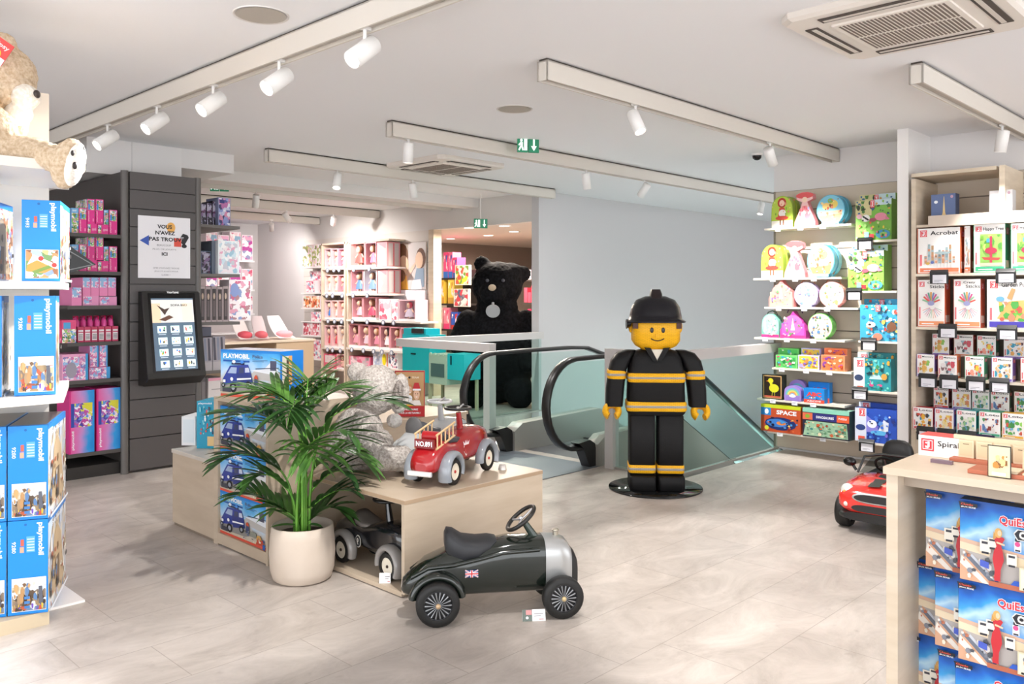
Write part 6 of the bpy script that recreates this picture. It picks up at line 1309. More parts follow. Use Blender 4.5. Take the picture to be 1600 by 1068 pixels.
jitem(1507, 1516, 353, 1.7325, .3, BX + .02, wbox('', OR, '#a8503a', 2, P1), 'narrow red-brown box edge beside the Acrobat box')
jitem(1522, 1570.5, 350, 1.7325, .13, BX, wbox('Happy Tree', '#3fb886', '#3fa878', 3, ('#6fa83a', '#b8d46a', '#4f8f3a'), kind=2), 'first white box titled Happy Tree, right of the Acrobat box')
jitem(1580, 1626, 348, 1.7325, .13, BX, wbox('Happy Tree', '#3fb886', '#3fa878', 4, ('#6fa83a', '#b8d46a', '#4f8f3a'), kind=2), 'second white box titled Happy Tree, cut by the right frame edge')
jitem(1434.5, 1476, 437, 1.2905, .14, BX, wbox('Crazy Sticks', '#ef9a6a', '#d0603c', 5, P2, True, 1), 'left white box titled Crazy Sticks on the second shelf of the bay')
jitem(1490.5, 1532, 436, 1.2905, .12, BX, wbox('Crazy Sticks', '#ef9a6a', '#c0553a', 6, P2, True, 1), 'right white box titled Crazy Sticks on the second shelf of the bay')
jitem(1543, 1618, 436, 1.2905, .14, BX, wbox('Garden Puzzle', '#4a3fb0', '#f0ecea', 7, ('#e0604a', '#6fc04a', '#e88a6a', '#4fa84a', '#f0c04a'), kind=4), 'wide white box titled Garden on the second shelf of the bay')
row3 = ((1433, 1460, '#8a6fc8', ('#e0b05a', '#c98a4a', '#f0d8a0', '#8fc05a'), 'gold cheese'), (1466, 1495, '#e07a4a', ('#c94a5a', '#4f5a5c', '#e8e0e0', '#8a6a6a', '#9fb8c8'), 'dog'), (1508, 1537.5, '#4fae7c', ('#f0d03c', '#d8584a', '#5fb0a8', '#f4a08a'), 'yellow ball'), (1550, 1582, '#8a6fc8', ('#2f9ab8', '#f0b45a', '#5a3a44', '#e8c08a'), 'blue sunglasses'), (1595, 1630, '#d8584a', ('#d8584a', '#6f8f4a'), 'red'))
for i, (a_, b_, c, pal, nm) in enumerate(row3):
    o = jitem(a_, b_, 553.5 + i * 1.6, .8755, .10, BX - .02, wbox('Memory', c, c, 50 + i, pal), 'small white %s box in the front row of the third bay shelf' % nm)
row3b = ((1457, 1483, 0), (1491, 1520.5, 1), (1527, 1556, 2), (1568.5, 1602, 3))
mb = MB(); mb.box(7.54, .5, .8755, 7.9, 2.44, 1.04, M('#5c5249', .6)); tag(mb.build('riser'), 'dark riser step behind the front row of the third bay shelf', 'riser')
for a_, b_, i in row3b: jitem(a_, b_, 521.5 + i * 1.4, 1.0415, .1, BX + .18, wbox('Memory', row3[i][2], ('#5c2f4c', '#b0543a', '#2f6a4c', '#6a6058')[i], 50 + i, row3[i][3]), 'small white %s box in the raised back row of the third bay shelf' % row3[i][4])
row4 = ((1427, 1457.5, '#d8404a', ('#2f9ab8', '#e8b03c', '#c94a3c', '#4a3a3a'), 'blue and yellow'), (1461, 1490, '#7f74c8', ('#e8c45a', '#d88a5a', '#f0dca0'), 'shopping basket'), (1495, 1525, '#2fb0b4', ('#8fc08a', '#5f9ab0', '#d8e4c8', '#4f7f5a'), 'green leaf'), (1530, 1563, '#4fb08a', ('#8a3a34', '#4f8f5c', '#e8e0dc', '#5f7fb0', '#a04a3c'), 'farm cow'), (1566, 1600, '#e8b03c', ('#5fae4a', '#c9543c', '#8fd05a', '#3f8a4a', '#6fb0d0'), 'green tractor'))
mb = MB(); mb.box(7.54, .5, .4355, 7.9, 2.44, .60, M('#5c5249', .6)); tag(mb.build('riser'), 'dark riser step behind the front row of the lowest bay shelf', 'riser')
for i, (a_, b_, c, pal, nm) in enumerate(row4):
    jitem(a_, b_, 636.5 + i * 2.4, .4355, .10, BX - .02, wbox('Loto', c, c, 60 + i, pal), 'small white %s box in the front row of the lowest bay shelf' % nm)
for a_, b_, i in ((1459, 1482, 0), (1488, 1517, 1), (1519, 1546, 2), (1548, 1577, 3), (1585, 1612, 4)): jitem(a_, b_, 604 + i * 2.1, .6015, .1, BX + .18, wbox('Loto', row4[i][2], ('#7a2430', '#8a847c', '#3f8f94', '#5f7f6a', '#a8883c')[i], 60 + i, row4[i][3]), 'small white %s box in the raised back row of the lowest bay shelf' % row4[i][4])
for px, z, k in ((1468, 1.732, 'first'), (1572, 1.732, 'second')): wticket(7.384, px, z, 'black price holder, %s on the top bay shelf' % k, 'black')
for px, z, k in ((1481, 1.29, 'first'), (1574, 1.29, 'second')): wticket(7.384, px, z, 'black price holder, %s on the second bay shelf' % k, 'black')
for i, px in enumerate((1450, 1483, 1525, 1562)): wticket(7.376, px, .875, 'black price holder, number %s under the third bay shelf' % ('one', 'two', 'three', 'four')[i], 'black')
for i, px in enumerate((1447, 1479, 1512)): wticket(7.376, px, .435, 'black price holder, number %s under the lowest bay shelf' % ('one', 'two', 'three')[i], 'black')
y, _ = on_x(1539, 7.36); mb = MB(); mb.box(-.003, -.07, 0, 0, .07, .09, M('#2a2547', .4)); a = Art(mb, (-.003, .07, 0), (0, -.14, 0), (0, 0, .09), (-1, 0, 0)); a.rect(.1, .4, .9, .6, M('#b0609c', .4)); a.rect(.4, .12, .85, .28, M('#d0507c', .4)); tag(mb.build('shelf_sign', None, (7.355, y, .36)), 'small dark violet sign under the lowest bay shelf', 'sign')

# ================================================================== counter at the lower right
CN = noisy('#cbb9a2', '#d8c8b3', 2.5, .45, 4, (1, 1, 6))
t = thing('sales_counter', 'pale wooden counter with an open front at the lower right corner', 'counter', (3.0, 1.096, 0)); T_ = Matrix.Translation((-3.0, -1.096, 0))
mb = MB().at(T_); mb.box(2.99, -.7, .93, 3.53, 1.104, .955, CN); mb.build('worktop', t)
mb = MB().at(T_); mb.box(3.0, 1.058, 0, 3.5, 1.096, .9295, CN); mb.build('side_panel', t)
mb = MB().at(T_); mb.box(3.0, -.7, 0, 3.5, 1.0575, .05, CN); mb.build('bottom_panel', t)
mb = MB().at(T_); mb.box(3.46, -.7, .0505, 3.5, 1.0575, .9295, M('#8c7f70', .5)); mb.build('back_panel', t)
mb = MB().at(T_); mb.box(3.06, -.7, .885, 3.08, 1.0575, .9295, M('#a8998a', .5)); mb.build('front_rail', t)
# detective board game boxes
def clue_art(w, h):
    def f(a):
        a.rect(0, 0, 1, 1, colour_blend(((0, '#1f4fb0'), (.42, '#3f8fdc'), (.58, '#bfe0f4'), (.72, '#3f9fe0'), (.9, '#1b62c0'), (1, '#174a98')), 'z', h, 7))
        O = '#c98a6a'; a.poly([(0, 0), (1, 0), (1, .3), (.6, .4), (0, .52)], M('#b7b0ac', .4)); a.poly([(0, .52), (.35, .48), (.9, .42), (1, .4), (1, .36), (.5, .42), (0, .47)], M('#d8b49c', .4)); a.poly([(.0, .47), (.34, .43), (.34, .34), (.0, .38)], M('#e9d6b8', .4)); a.poly([(.5, .42), (.95, .36), (.95, .22), (.55, .3)], M('#e4d0ae', .4))
        a.poly([(.06, .38), (.5, .02), (.42, 0), (.0, 0), (0, .2)], M('#d9a98a', .4)); a.poly([(.02, .3), (.34, .0), (.26, 0), (.0, .2)], M('#ece4da', .4)); a.poly([(.1, .34), (.46, 0), (.38, 0), (.06, .3)], M('#6f7684', .4)); a.poly([(.14, .34), (.42, .06), (.4, .05), (.12, .31)], M('#c9cdd6', .4))
        a.blobs(26, .04, .04, .45, .36, [M(c, .4) for c in ('#8a8d98', '#e8e4e0', '#3b4a7c', '#c9785a', '#55585f', '#f0e6d2')], .01, .035, random.Random(1))
        a.poly([(.62, .12), (.84, .12), (.74, .02), (.55, .02)], M('#2f5cc0', .4)); a.poly([(.24, .3), (.34, .28), (.34, .2), (.24, .22)], M('#4a5fc0', .4)); a.rect(.34, .0, .8, .06, M('#b4674c', .4))
        for (x, y, s_) in ((.24, .40, 1), (.33, .47, .8), (.54, .3, .9), (.9, .42, .7)):
            a.rect(x, y, x + .12 * s_, y + .15 * s_, M('#efe9dc', .4)); a.rect(x + .02 * s_, y + .1 * s_, x + .1 * s_, y + .13 * s_, M('#3a3a44', .4)); a.rect(x + .02, y - .02, x + .1 * s_, y + .005, M('#2e2e38', .4))
        D = M('#c62f38', .4); a.poly([(.40, .10), (.47, .10), (.475, .22), (.51, .34), (.5, .44), (.48, .52), (.52, .6), (.5, .62), (.42, .62), (.40, .6), (.43, .5), (.40, .44), (.385, .34), (.41, .2)], D); a.poly([(.4, .08), (.48, .08), (.45, .14), (.42, .14)], D)
        a.ell(.45, .665, .042, .06, M('#d9a860', .4)); a.ell(.462, .665, .022, .035, M('#f0c8a4', .4)); a.poly([(.4, .68), (.43, .6), (.39, .58)], M('#c99850', .4)); a.line(.43, .55, .52, .53, .006, M('#efc6a6', .4))
        a.ell(.66, .62, .028, .035, M('#2b2530', .4)); a.rect(.625, .48, .70, .6, M('#f2eaf0', .4)); a.ell(.66, .57, .03, .03, M('#e0508c', .4)); a.rect(.635, .485, .69, .505, M('#33333c', .4))
        a.rect(.68, .03, .92, .3, M('#d9d2b4', .4)); a.rect(.695, .05, .905, .28, M('#efe8cc', .4)); a.ell(.8, .18, .06, .07, M('#d0b286', .4)); a.ell(.8, .22, .065, .04, M('#8a8a8a', .4)); a.rect(.72, .04, .92, .065, INK)
        a.poly([(.01, .96), (.02, .9), (.22, .93), (.22, .975), (.0, .985)], M('#1b1f2c', .4)); a.text('Cluedo', .03, .945, .17, .97, M('#e0543c', .4), .02); a.text('JEUX', .03, .912, .11, .932, PW, .02); a.text('REUNIS', .12, .915, .2, .935, PW, .02)
        a.text('QuiEst-ce?', .46, .76, .99, .895, M('#f6dde0', .4), .07); a.text('QuiEst-ce?', .465, .765, .985, .885, M('#d0283c', .4), .02)
        a.poly([(.62, .7), (.66, .755), (1, .75), (1, .63), (.66, .62)], M('#e9e6e2', .4)); a.poly([(.63, .695), (.67, .745), (1, .74), (1, .64), (.67, .63)], M('#24242c', .4)); a.text('CLU', .68, .645, .86, .735, M('#f2efe9', .4), .06); a.text('EDO', .87, .645, .995, .735, M('#d8303c', .4), .06)
    return f
def clue(w, d, h): return carton(w, d, h, '#1f5cb8', clue_art(w, h), lambda a: a.rect(0, 0, 1, 1, M('#1b3f7c', .4)), None, lambda a: a.rect(0, 0, 1, 1, M('#2d4b74', .35)))
CG = 'blue detective game boxes under the counter'; Wc = .264
base = clue(Wc, .052, .269).build('game_box'); y_, _ = on_x(1500, 3.08)
tag(base, 'blue QuiEst-ce game box in front, topmost of the right stack under the counter', 'game box', CG); base.location = (3.108, y_ - Wc / 2, .596); base.rotation_euler = (0, 0, FX)
for (px, X, z, lb) in ((1494, 3.082, .3255, 'middle of the front right stack under the counter'), (1489, 3.082, .055, 'lowest of the front right stack under the counter'), (1443, 3.146, .596, 'behind, top left under the counter with the title half hidden'),
                       (1457.5, 3.146, .3255, 'second layer in the middle row, left of the front stack'), (1430.5, 3.21, .3255, 'third layer in the middle row, farthest left'), (1411, 3.21, .055, 'lowest row, farthest left under the counter'), (1463, 3.146, .055, 'lowest row, second layer behind the front stack')):
    yy, _ = on_x(px, X - .026); clone(base, (X + .028 - .002 if X > 3.1 else 3.108, yy - Wc / 2, z), FX, 'blue QuiEst-ce game box, ' + lb)
# things on the counter
TER = M('#b4674c', .55); WL = M('#e3cfae', .5)
def cx_(px, py): return ground(px, py, .955)
X_, Y_ = cx_(1436, 712)
t0 = carton(.16, .1, .075, '#f2efec', lambda a: (logo(a, .06, .25, .34, .85), a.text('Spirale', .42, .45, .98, .8, INK, .01)), None, None, lambda a: a.rect(0, 0, 1, 1, M('#e6504a', .4))).build('wooden_toy_box'); t0.location = (X_ + .075, Y_ - .07, .9555); t0.rotation_euler = (0, 0, FX); tag(t0, 'white box with red logo and the letters Spi on the counter corner', 'toy box')
def face_cards(a, cols, seed):
    rn = random.Random(seed)
    for k in range(cols):
        x = .04 + k * .96 / cols; a.rect(x, .1, x + .8 / cols, .92, M('#ead9b8', .4)); a.ell(x + .4 / cols, .5, .18 / cols, .22, M(rn.choice(('#d9a878', '#b98a5e')), .4)); a.ell(x + .4 / cols, .68, .2 / cols, .12, M(rn.choice(('#3a2a22', '#8a5a2c', '#c99a3c', '#1f1b1a')), .4)); a.rect(x + .08 / cols, .14, x + .72 / cols, .2, M('#8a7a64', .4))
yb = Y_ - .16
t = thing('wooden_guess_game', 'wooden flip-card game rack on a red-brown base, back one on the counter', 'wooden game', (3.30, .80, .9555), 0, 'wooden flip-card games on the counter')
mb = MB(); mb.box(-.045, -.36, 0, .045, .17, .012, TER); bevel(weld(mb.build('base', t)), .002)
for k in range(9):
    mb = MB(); y0 = .15 - k * .058; mb.box(-.006, y0 - .05, .0125, .0, y0, .075, WL); a = Art(mb, (-.006, y0, .0125), (0, -.05, 0), (0, 0, .0625), (-1, 0, 0)); a.rect(.08, .1, .92, .9, M('#d9c29c', .4)); a.rect(.3, .76, .7, .8, M('#6f5c44', .4)); mb.build('card_frame', t)
mb = MB(); mb.box(.008, -.36, .0125, .02, .17, .09, WL); mb.build('rack_bar', t)
t = thing('wooden_guess_game', 'wooden flip-card game rack with printed faces, nearest on the counter', 'wooden game', (3.13, .60, .9555), 0, 'wooden flip-card games on the counter')
mb = MB(); mb.box(-.055, -.42, 0, .055, .26, .014, TER); bevel(weld(mb.build('base', t)), .002)
for k in range(4): mb = MB(); mb.box(-.045, .2 - k * .1 - .085, .0145, .045, .2 - k * .1, .02, WL); mb.build('flat_card', t)
for k in range(8):
    mb = MB(); y0 = .115 - k * .062; z1 = (.085, .07, .12, .06, .075, .08, .08, .08)[k]; mb.box(.02, y0 - .052, .0205, .026, y0, z1, WL); a = Art(mb, (.02, y0, .0205), (0, -.052, 0), (0, 0, z1 - .0205), (-1, 0, 0)); face_cards(a, 1, k); mb.build('card_frame', t)
mb = MB(); mb.box(-.003, -.034, 0, 0, .034, .105, M('#2a2624', .4)); a = Art(mb, (-.003, .034, 0), (0, -.068, 0), (0, 0, .105), (-1, 0, 0)); a.rect(.04, .03, .96, .97, M('#efe0b4', .4)); a.blobs(16, .2, .3, .85, .7, mc('#c98a3c', '#d9a85c', '#8a5a2c', '#f0d090'), .05, .14, random.Random(2)); a.rect(.2, .08, .8, .18, M('#c4cbe0', .4))
y_, _ = on_x(1562, 3.07); tag(mb.build('picture_card', None, (3.068, y_, .9555)), 'upright cream picture card with brown figures leaning on the front game rack', 'card')
y_, _ = on_x(1476, 3.22); mb = MB(); mb.box(-.01, -.035, 0, .01, .035, .012, M('#7a6470', .4)); tag(mb.build('price_strip', None, (3.19, y_, .9555)), 'small mauve price strip lying on the counter', 'price label')
# ================================================================== far room: doll wall
DF = 8.12; DWM = noisy('#d9c5ae', '#e4d3bf', 3, .5, 3)
def zx(px, py, X=DF): return on_x(px, X, py)[1]
t = thing('doll_shelving', 'tall wooden shelving of pink doll boxes on the far wall', 'shelving', (8.12, 12.3, 0)); T_ = Matrix.Translation((-8.12, -12.3, 0))
ya, yb, yc, yd, ye = (on_x(p, DF)[0] for p in (503, 539, 544, 608, 660))
SHR = [zx(590, 417), zx(590, 458.5), zx(590, 500), zx(595, 546), zx(595, 574)]; SHL = [zx(522, 419), zx(522, 459), zx(522, 499), zx(522, 544), .30]
mb = MB().at(T_); mb.box(8.12, yb, 0, 8.44, yb + .03, 2.45, DWM); mb.box(8.12, yc - .0, 0, 8.44, yc + .03, 2.45); mb.box(8.12, ya, 0, 8.44, ya + .03, 2.45); mb.build('upright_panel', t)
mb = MB().at(T_); mb.box(8.12, yd, 2.42, 8.44, ya + .03, 2.45, DWM); mb.build('top_panel', t)
for z in SHR[:2]: mb = MB().at(T_); mb.box(8.08, yd - .05, z - .03, 8.44, yc, z, M('#e9ddd4', .5)); mb.build('shelf', t)
for z in SHR[2:]: mb = MB().at(T_); mb.box(8.08, ye, z - .03, 8.44, yc, z, M('#e9ddd4', .5)); mb.build('shelf', t)
for z in SHL: mb = MB().at(T_); mb.box(8.12, yb + .031, z - .025, 8.43, ya - .001, z, M('#dccabb', .5)); mb.build('shelf', t)
PKS = ('#e8a0a8', '#f0b4b8', '#e58a98'); SKN = M('#eec3a8', .5)
def doll_box(w, d, h, k=0, frame='#eba4ac', bgc='#7d6a68', dress='#d9566c', hair='#7a4a30'):
    mb = MB(); F = M(frame, .4); e = min(.02, w * .1)
    mb.box(-w / 2, -d / 2, 0, w / 2, d / 2, h * .10, M('#f6efee', .4)); mb.box(-w / 2, -d / 2, h - e, w / 2, d / 2, h, F); mb.box(-w / 2, -d / 2, h * .1, -w / 2 + e, d / 2, h - e); mb.box(w / 2 - e, -d / 2, h * .1, w / 2, d / 2, h - e); mb.box(-w / 2 + e, -d * .05, h * .1, w / 2 - e, d / 2, h - e, M(bgc, .5))
    if w > .3:
        a = Art(mb, (w / 2, -d / 2, 0), (0, d, 0), (0, 0, h), (1, 0, 0)); a.rect(.2, .12, .8, .9, M('#e6dcdc', .4)); a.rect(.48, .12, .52, .9, F)
    y = -d * .28; r = min(w * .24, h * .13)
    mb.ell((0, y, h * .74), (r * 1.2, r * 1.0, r * 1.25), 10, 8, M(hair, .6)); mb.ell((0, y - r * .45, h * .73), (r * .85, r * .8, r), 10, 8, SKN)
    mb.lathe([(w * .3, 0), (w * .22, h * .2), (w * .1, h * .38), (0, h * .42)], 10, c=(0, y, h * .2), m=M(dress, .5), sy=.4)
    mb.tube([(-w * .12, y, h * .55), (-w * .26, y - .01, h * .42)], .012, 6, SKN); mb.tube([(w * .12, y, h * .55), (w * .26, y - .01, h * .42)], .012, 6, SKN)
    mb.tube([(-w * .08, y, h * .25), (-w * .08, y, h * .12)], .014, 6, SKN); mb.tube([(w * .08, y, h * .25), (w * .08, y, h * .12)], .014, 6, SKN)
    return mb
def dd(**k): return lambda w, d, h: doll_box(w, d, h, **k)
DG = 'doll boxes on the far doll wall'
def ditem(a_, b_, tp, z, mkf, lb, X=DF + .02, d=.26): return item_x(X, a_, b_, tp, z, d, mkf, 'doll_box', lb, 'doll box', DG)
def cb_(base, pal, sc=26, side=None): return lambda w, d, h: carton(w, d, h, base, lambda a: a.rect(.05, .04, .95, .96, busy(pal, sc)), None, (lambda a: (a.rect(.1, .05, .9, .95, M(side, .4)), a.rect(.45, .05, .55, .95, M('#d9626c', .4)))) if side else None)
WP = ('#f7eef0', '#f0c6cf', '#e48fa2', '#fbf7f6', '#d96a80', '#cfd4e4', '#f4e2e0')
ditem(546.5, 570, 379, SHR[0], dd(bgc='#8d7a78', dress='#e0544e', frame='#f0a8a4'), 'doll box with a red-dressed doll on the top shelf of the doll wall')
ditem(570.6, 588, 378, SHR[0], dd(bgc='#8a7480', dress='#e884a4'), 'doll box with a pink-dressed doll on the top shelf of the doll wall')
ditem(589, 605, 378, SHR[0], cb_('#e89aa0', ('#c9bcbc', '#d8cccc', '#e89aa0'), 8, '#cfc2c2'), 'closed pink and grey box at the right end of the top doll shelf')
ditem(548, 567.5, 422, SHR[1], dd(bgc='#a89aa8', dress='#5f86b8', hair='#8a6a4a'), 'doll box with a blue-dressed doll on the second doll shelf, left one')
ditem(568.2, 588.5, 421.5, SHR[1], dd(bgc='#c9cfe0', dress='#7fa0d0', hair='#6a4436', frame='#f0e4e8'), 'doll box with a blue-dressed doll on the second doll shelf, right one')
ditem(590, 606, 421, SHR[1], cb_('#e89aa0', ('#c9bcbc', '#d8cccc', '#e89aa0'), 8, '#cfc2c2'), 'closed pink and grey box at the right end of the second doll shelf')
ditem(550, 566.5, 464, SHR[2], dd(bgc='#a58c96', dress='#eeb4c4'), 'doll box with a pale pink doll on the third doll shelf, leftmost')
ditem(567.2, 588, 463.5, SHR[2], dd(bgc='#b89aa4', dress='#d8506c', hair='#9a6a4c'), 'doll box with a reclining red-sashed doll on the third doll shelf, second')
ditem(592, 611, 467, SHR[2], cb_('#fbf4f4', WP, 14), 'white and pink box on the third doll shelf, third')
ditem(612, 622, 470, SHR[2], cb_('#fbf4f4', WP, 18), 'narrow white box on the third doll shelf, fourth')
ditem(623, 649, 468, SHR[2], dd(bgc='#d8c4cc', frame='#f6c8d0', dress='#cdbccc', hair='#d8566c'), 'open box with a grey and white doll under the wall poster')
for i in range(6):
    ditem(545 + i * 16.2, 560.6 + i * 16.2, 505.5 + i * 1.2, SHR[3], dd(bgc=('#8f7480', '#a07f8c', '#9a8088')[i % 3], dress=('#e79aa8', '#f0c2cc', '#e88fa4', '#f6e6ea', '#e06c7c', '#efb0bc')[i], hair=('#7a4a30', '#d8b48c', '#c98a5a', '#3c2a24', '#a8703c', '#8a5a3a')[i]), 'doll box number %s from the left on the fourth doll shelf' % ('one', 'two', 'three', 'four', 'five', 'six')[i])
ditem(546, 579, 557, SHR[4], cb_('#e56a8c', ('#eaa0b4', '#7a4a4a', '#f2d4da', '#dd6a86', '#c9b4b8'), 14), 'pink box low on the fifth doll shelf, left'); ditem(583, 596, 548, SHR[4], cb_('#e8e6ee', ('#eceaf0', '#c8cfe0', '#b4bfd8')), 'pale blue box beside the yellow sun box on the fifth doll shelf')
def sun(w, d, h): return carton(w, d, h, '#f6f0ea', lambda a: (a.ell(.4, .5, .35, .36, M('#f2dc1c', .4)), a.rect(.8, .1, 1, .9, M('#e88a6a', .4))))
ditem(596.6, 606, 549, SHR[4], sun, 'box with a yellow sun on the fifth doll shelf'); ditem(607, 622, 550, SHR[4], cb_('#f6f4f6', ('#f6f4f6', '#e9e6ee', '#4a4a6c', '#e4a0b0', '#fafafa'), 30), 'white lettered box at the right of the fifth doll shelf')
for r_, (z, tp, spec) in enumerate(((SHL[0], 388, (('#e8b8bc', '#b8a0a0', '#f4eeee', '#5a3a2c'), ('#e8b0b4', '#a88c90', '#f0dade', '#8a5a3c'), ('#e890a0', '#d8a8b0', '#e58f9c', '#a8705a'))),
                                    (SHL[1], 429, (('#f0c4c0', '#f2d8d4', '#f6e8e4', '#d8b08a'), ('#eebcb8', '#f0dcd8', '#f8f0ee', '#e0bc98'), ('#e89aa0', '#c9b0b0', '#e58f9c', '#a8705a'))),
                                    (SHL[2], 469, (('#e9c4c4', '#c4b4bc', '#3f86d8', '#8a6a58'), ('#f0c8c4', '#e6d0c8', '#f6e4dc', '#d8a87c'), ('#f0b4b0', '#eed8d4', '#f4dcd8', '#caa07c'))),
                                    (SHL[3], 508, (('#f0c0c0', '#c08488', '#d83a4c', '#3a2420'), ('#f0c0c0', '#b87c80', '#dc3c50', '#3a2420'), ('#f4dcd4', '#d8c4b8', '#efe0d0', '#8a7464'))))):
    for i, (fr_, bg_, dr_, hr_) in enumerate(spec):
        ditem(507 + i * 10.6, 517 + i * 10.6, tp, z, dd(frame=fr_, bgc=bg_, dress=dr_, hair=hr_), 'doll box in the narrow left bay, %s shelf, number %s' % (('top', 'second', 'third', 'fourth')[r_], ('one', 'two', 'three')[i]))
ditem(506, 525, 553, SHL[4], lambda w, d, h: carton(w, d, h, '#e8607c', lambda a: (a.rect(.1, .4, .9, .92, M('#efd9d8', .4)), a.rect(.2, .06, .8, .3, M('#ea8aa0', .4)), a.text('12', .3, .6, .7, .8, M('#e0c0c4', .4)))), 'tall pink box at the bottom of the narrow left bay')
ditem(526, 538.5, 553, SHL[4], dd(bgc='#a8908c', dress='#e8b0a4'), 'tall doll box at the bottom right of the narrow left bay')
# goods left of the narrow bay
t = thing('doll_shelving', 'short white shelves of small pink toys left of the narrow doll bay', 'shelving', (8.2, 13.5, 0)); T_ = Matrix.Translation((-8.2, -13.5, 0)); y0, y1 = on_x(502, 8.16)[0], on_x(470, 8.16)[0]
SH0 = [zx(487, p, 8.16) for p in (417, 457, 481, 502, 524, 560)]
for z in SH0: mb = MB().at(T_); mb.box(8.16, y0, z - .02, 8.44, y1, z, M('#efe8e6', .5)); mb.build('shelf', t)
PPAL = ('#f2b8c4', '#f8eef0', '#d8607c', '#e48fa2', '#f6d8dc', '#8fb0c8', '#fbf8f6')
for k, (a_, b_, tp, j, pal, nm) in enumerate(((471, 503, 382, 0, ('#f2e6e4', '#a8b060', '#e8d8a0', '#f8f2f0', '#8a8a5c', '#f0d0d4'), 'wide box with a yellow-green garden picture'), (484, 503, 423, 1, PPAL, 'pink and white box'), (478, 492, 438, 1, PPAL, 'small red-edged white box'), (473, 501, 462, 2, ('#e88a4a', '#f0c8a0', '#8a4a30', '#f6e8dc', '#c9d0b8', '#d8603c'), 'orange picture box'), (486, 503, 487, 3, PPAL, 'small pink box'), (473, 500, 504, 4, ('#e06070', '#f4d0d4', '#fbf0f0', '#b04a58', '#e8a0a8'), 'red and white box'), (480, 503, 530, 5, PPAL, 'pink picture box'))):
    X = 8.18 + (.13 if k == 1 else 0); item_x(X, a_, b_, tp, SH0[j], .11, cb_('#f4dde0', pal, 22), 'toy_box', nm + ' left of the narrow doll bay', 'toy box', 'small boxes left of the doll bay')
for i, (px, z) in enumerate([(553, SHR[0]), (577, SHR[0]), (552, SHR[1]), (574, SHR[1]), (551, SHR[2]), (574, SHR[2]), (599, SHR[2]), (615, SHR[2]), (550, SHR[3]), (568, SHR[3]), (584, SHR[3]), (597, SHR[3]), (612, SHR[3]), (512, SHL[0]), (522, SHL[0]), (530, SHL[0]), (511, SHL[1]), (520, SHL[1]), (535, SHL[1]), (513, SHL[2]), (523, SHL[2]), (534, SHL[2]), (512, SHL[3]), (520, SHL[3]), (532, SHL[3])]):
    y, _ = on_x(px, 8.07 if px > 540 else 8.11)
    if i == 0:
        mb = MB(); mb.mat(M('#8d93a6', .4)); mb.torus((0, 0, -.03), (1, 0, 0), .034, .009, 14, 6); mb.cyl((-.003, 0, -.03), (.003, 0, -.03), .033, m=M('#f2eff2', .4), n=14); tk = mb.build('price_ring', None, (8.065, y, z)); tag(tk, 'small round white price ticket on the edge of a doll wall shelf', 'price label', 'round price tickets of the doll wall')
    else: clone(tk, (8.065 if px > 540 else 8.105, y, z))
    tk_n = (tk_n + 1) if i and z == tk_z else 0; tk_z = z; tk_o = [o_ for o_ in COL.objects if o_.name.startswith('price_ring')][-1]; tk_o['label'] = 'white price ticket, %s from the left under the %s shelf of the %s doll bay' % (('first', 'second', 'third', 'fourth', 'fifth')[tk_n], ('top', 'second', 'third', 'fourth')[(SHR + SHR)[:4].index(z) if z in SHR else SHL.index(z)], 'wide' if px > 540 else 'narrow')
# wall poster of a mother and child with a white panel below
yp0, zt = on_x(617, 8.43, 381); yp1, zb = on_x(666, 8.43, 452); _, zb2 = on_x(640, 8.43, 486)
mb = MB(); mb.box(8.425, yp1, zb, 8.438, yp0, zt, M('#d9c9c0', .4)); a = Art(mb, (8.425, yp0, zb), (0, yp1 - yp0, 0), (0, 0, zt - zb), (-1, 0, 0), .001)
a.rect(0, 0, .45, 1, M('#b4a498', .4)); a.rect(.45, 0, 1, 1, M('#d8cfcc', .4)); a.ell(.25, .72, .2, .28, M('#7a5236', .5)); a.ell(.3, .52, .17, .22, M('#e8c4a4', .5)); a.poly([(0, 0), (.45, 0), (.4, .3), (.1, .42), (0, .4)], M('#e0a83c', .5)); a.ell(.24, .3, .13, .13, M('#8a6244', .5))
a.ell(.85, .66, .15, .22, M('#6a4430', .5)); a.ell(.8, .62, .12, .18, M('#edc6a8', .5)); a.poly([(.62, .1), (.95, .05), (.95, .45), (.72, .45)], M('#8fa4b8', .5)); a.poly([(.42, .2), (.68, .5), (.7, .6), (.4, .35)], M('#ecc9b0', .5)); a.poly([(.55, 0), (.9, 0), (.85, .22), (.6, .2)], M('#f2eef2', .5))
tag(mb.build('wall_poster'), 'poster of a woman and a child facing each other on the doll wall', 'poster')
mb = MB(); mb.box(8.40, yp1, zb2, 8.438, yp0, zb - .01, M('#f6f4f8', .4)); tag(mb.build('wall_panel'), 'blank white panel under the mother and child poster', 'panel')
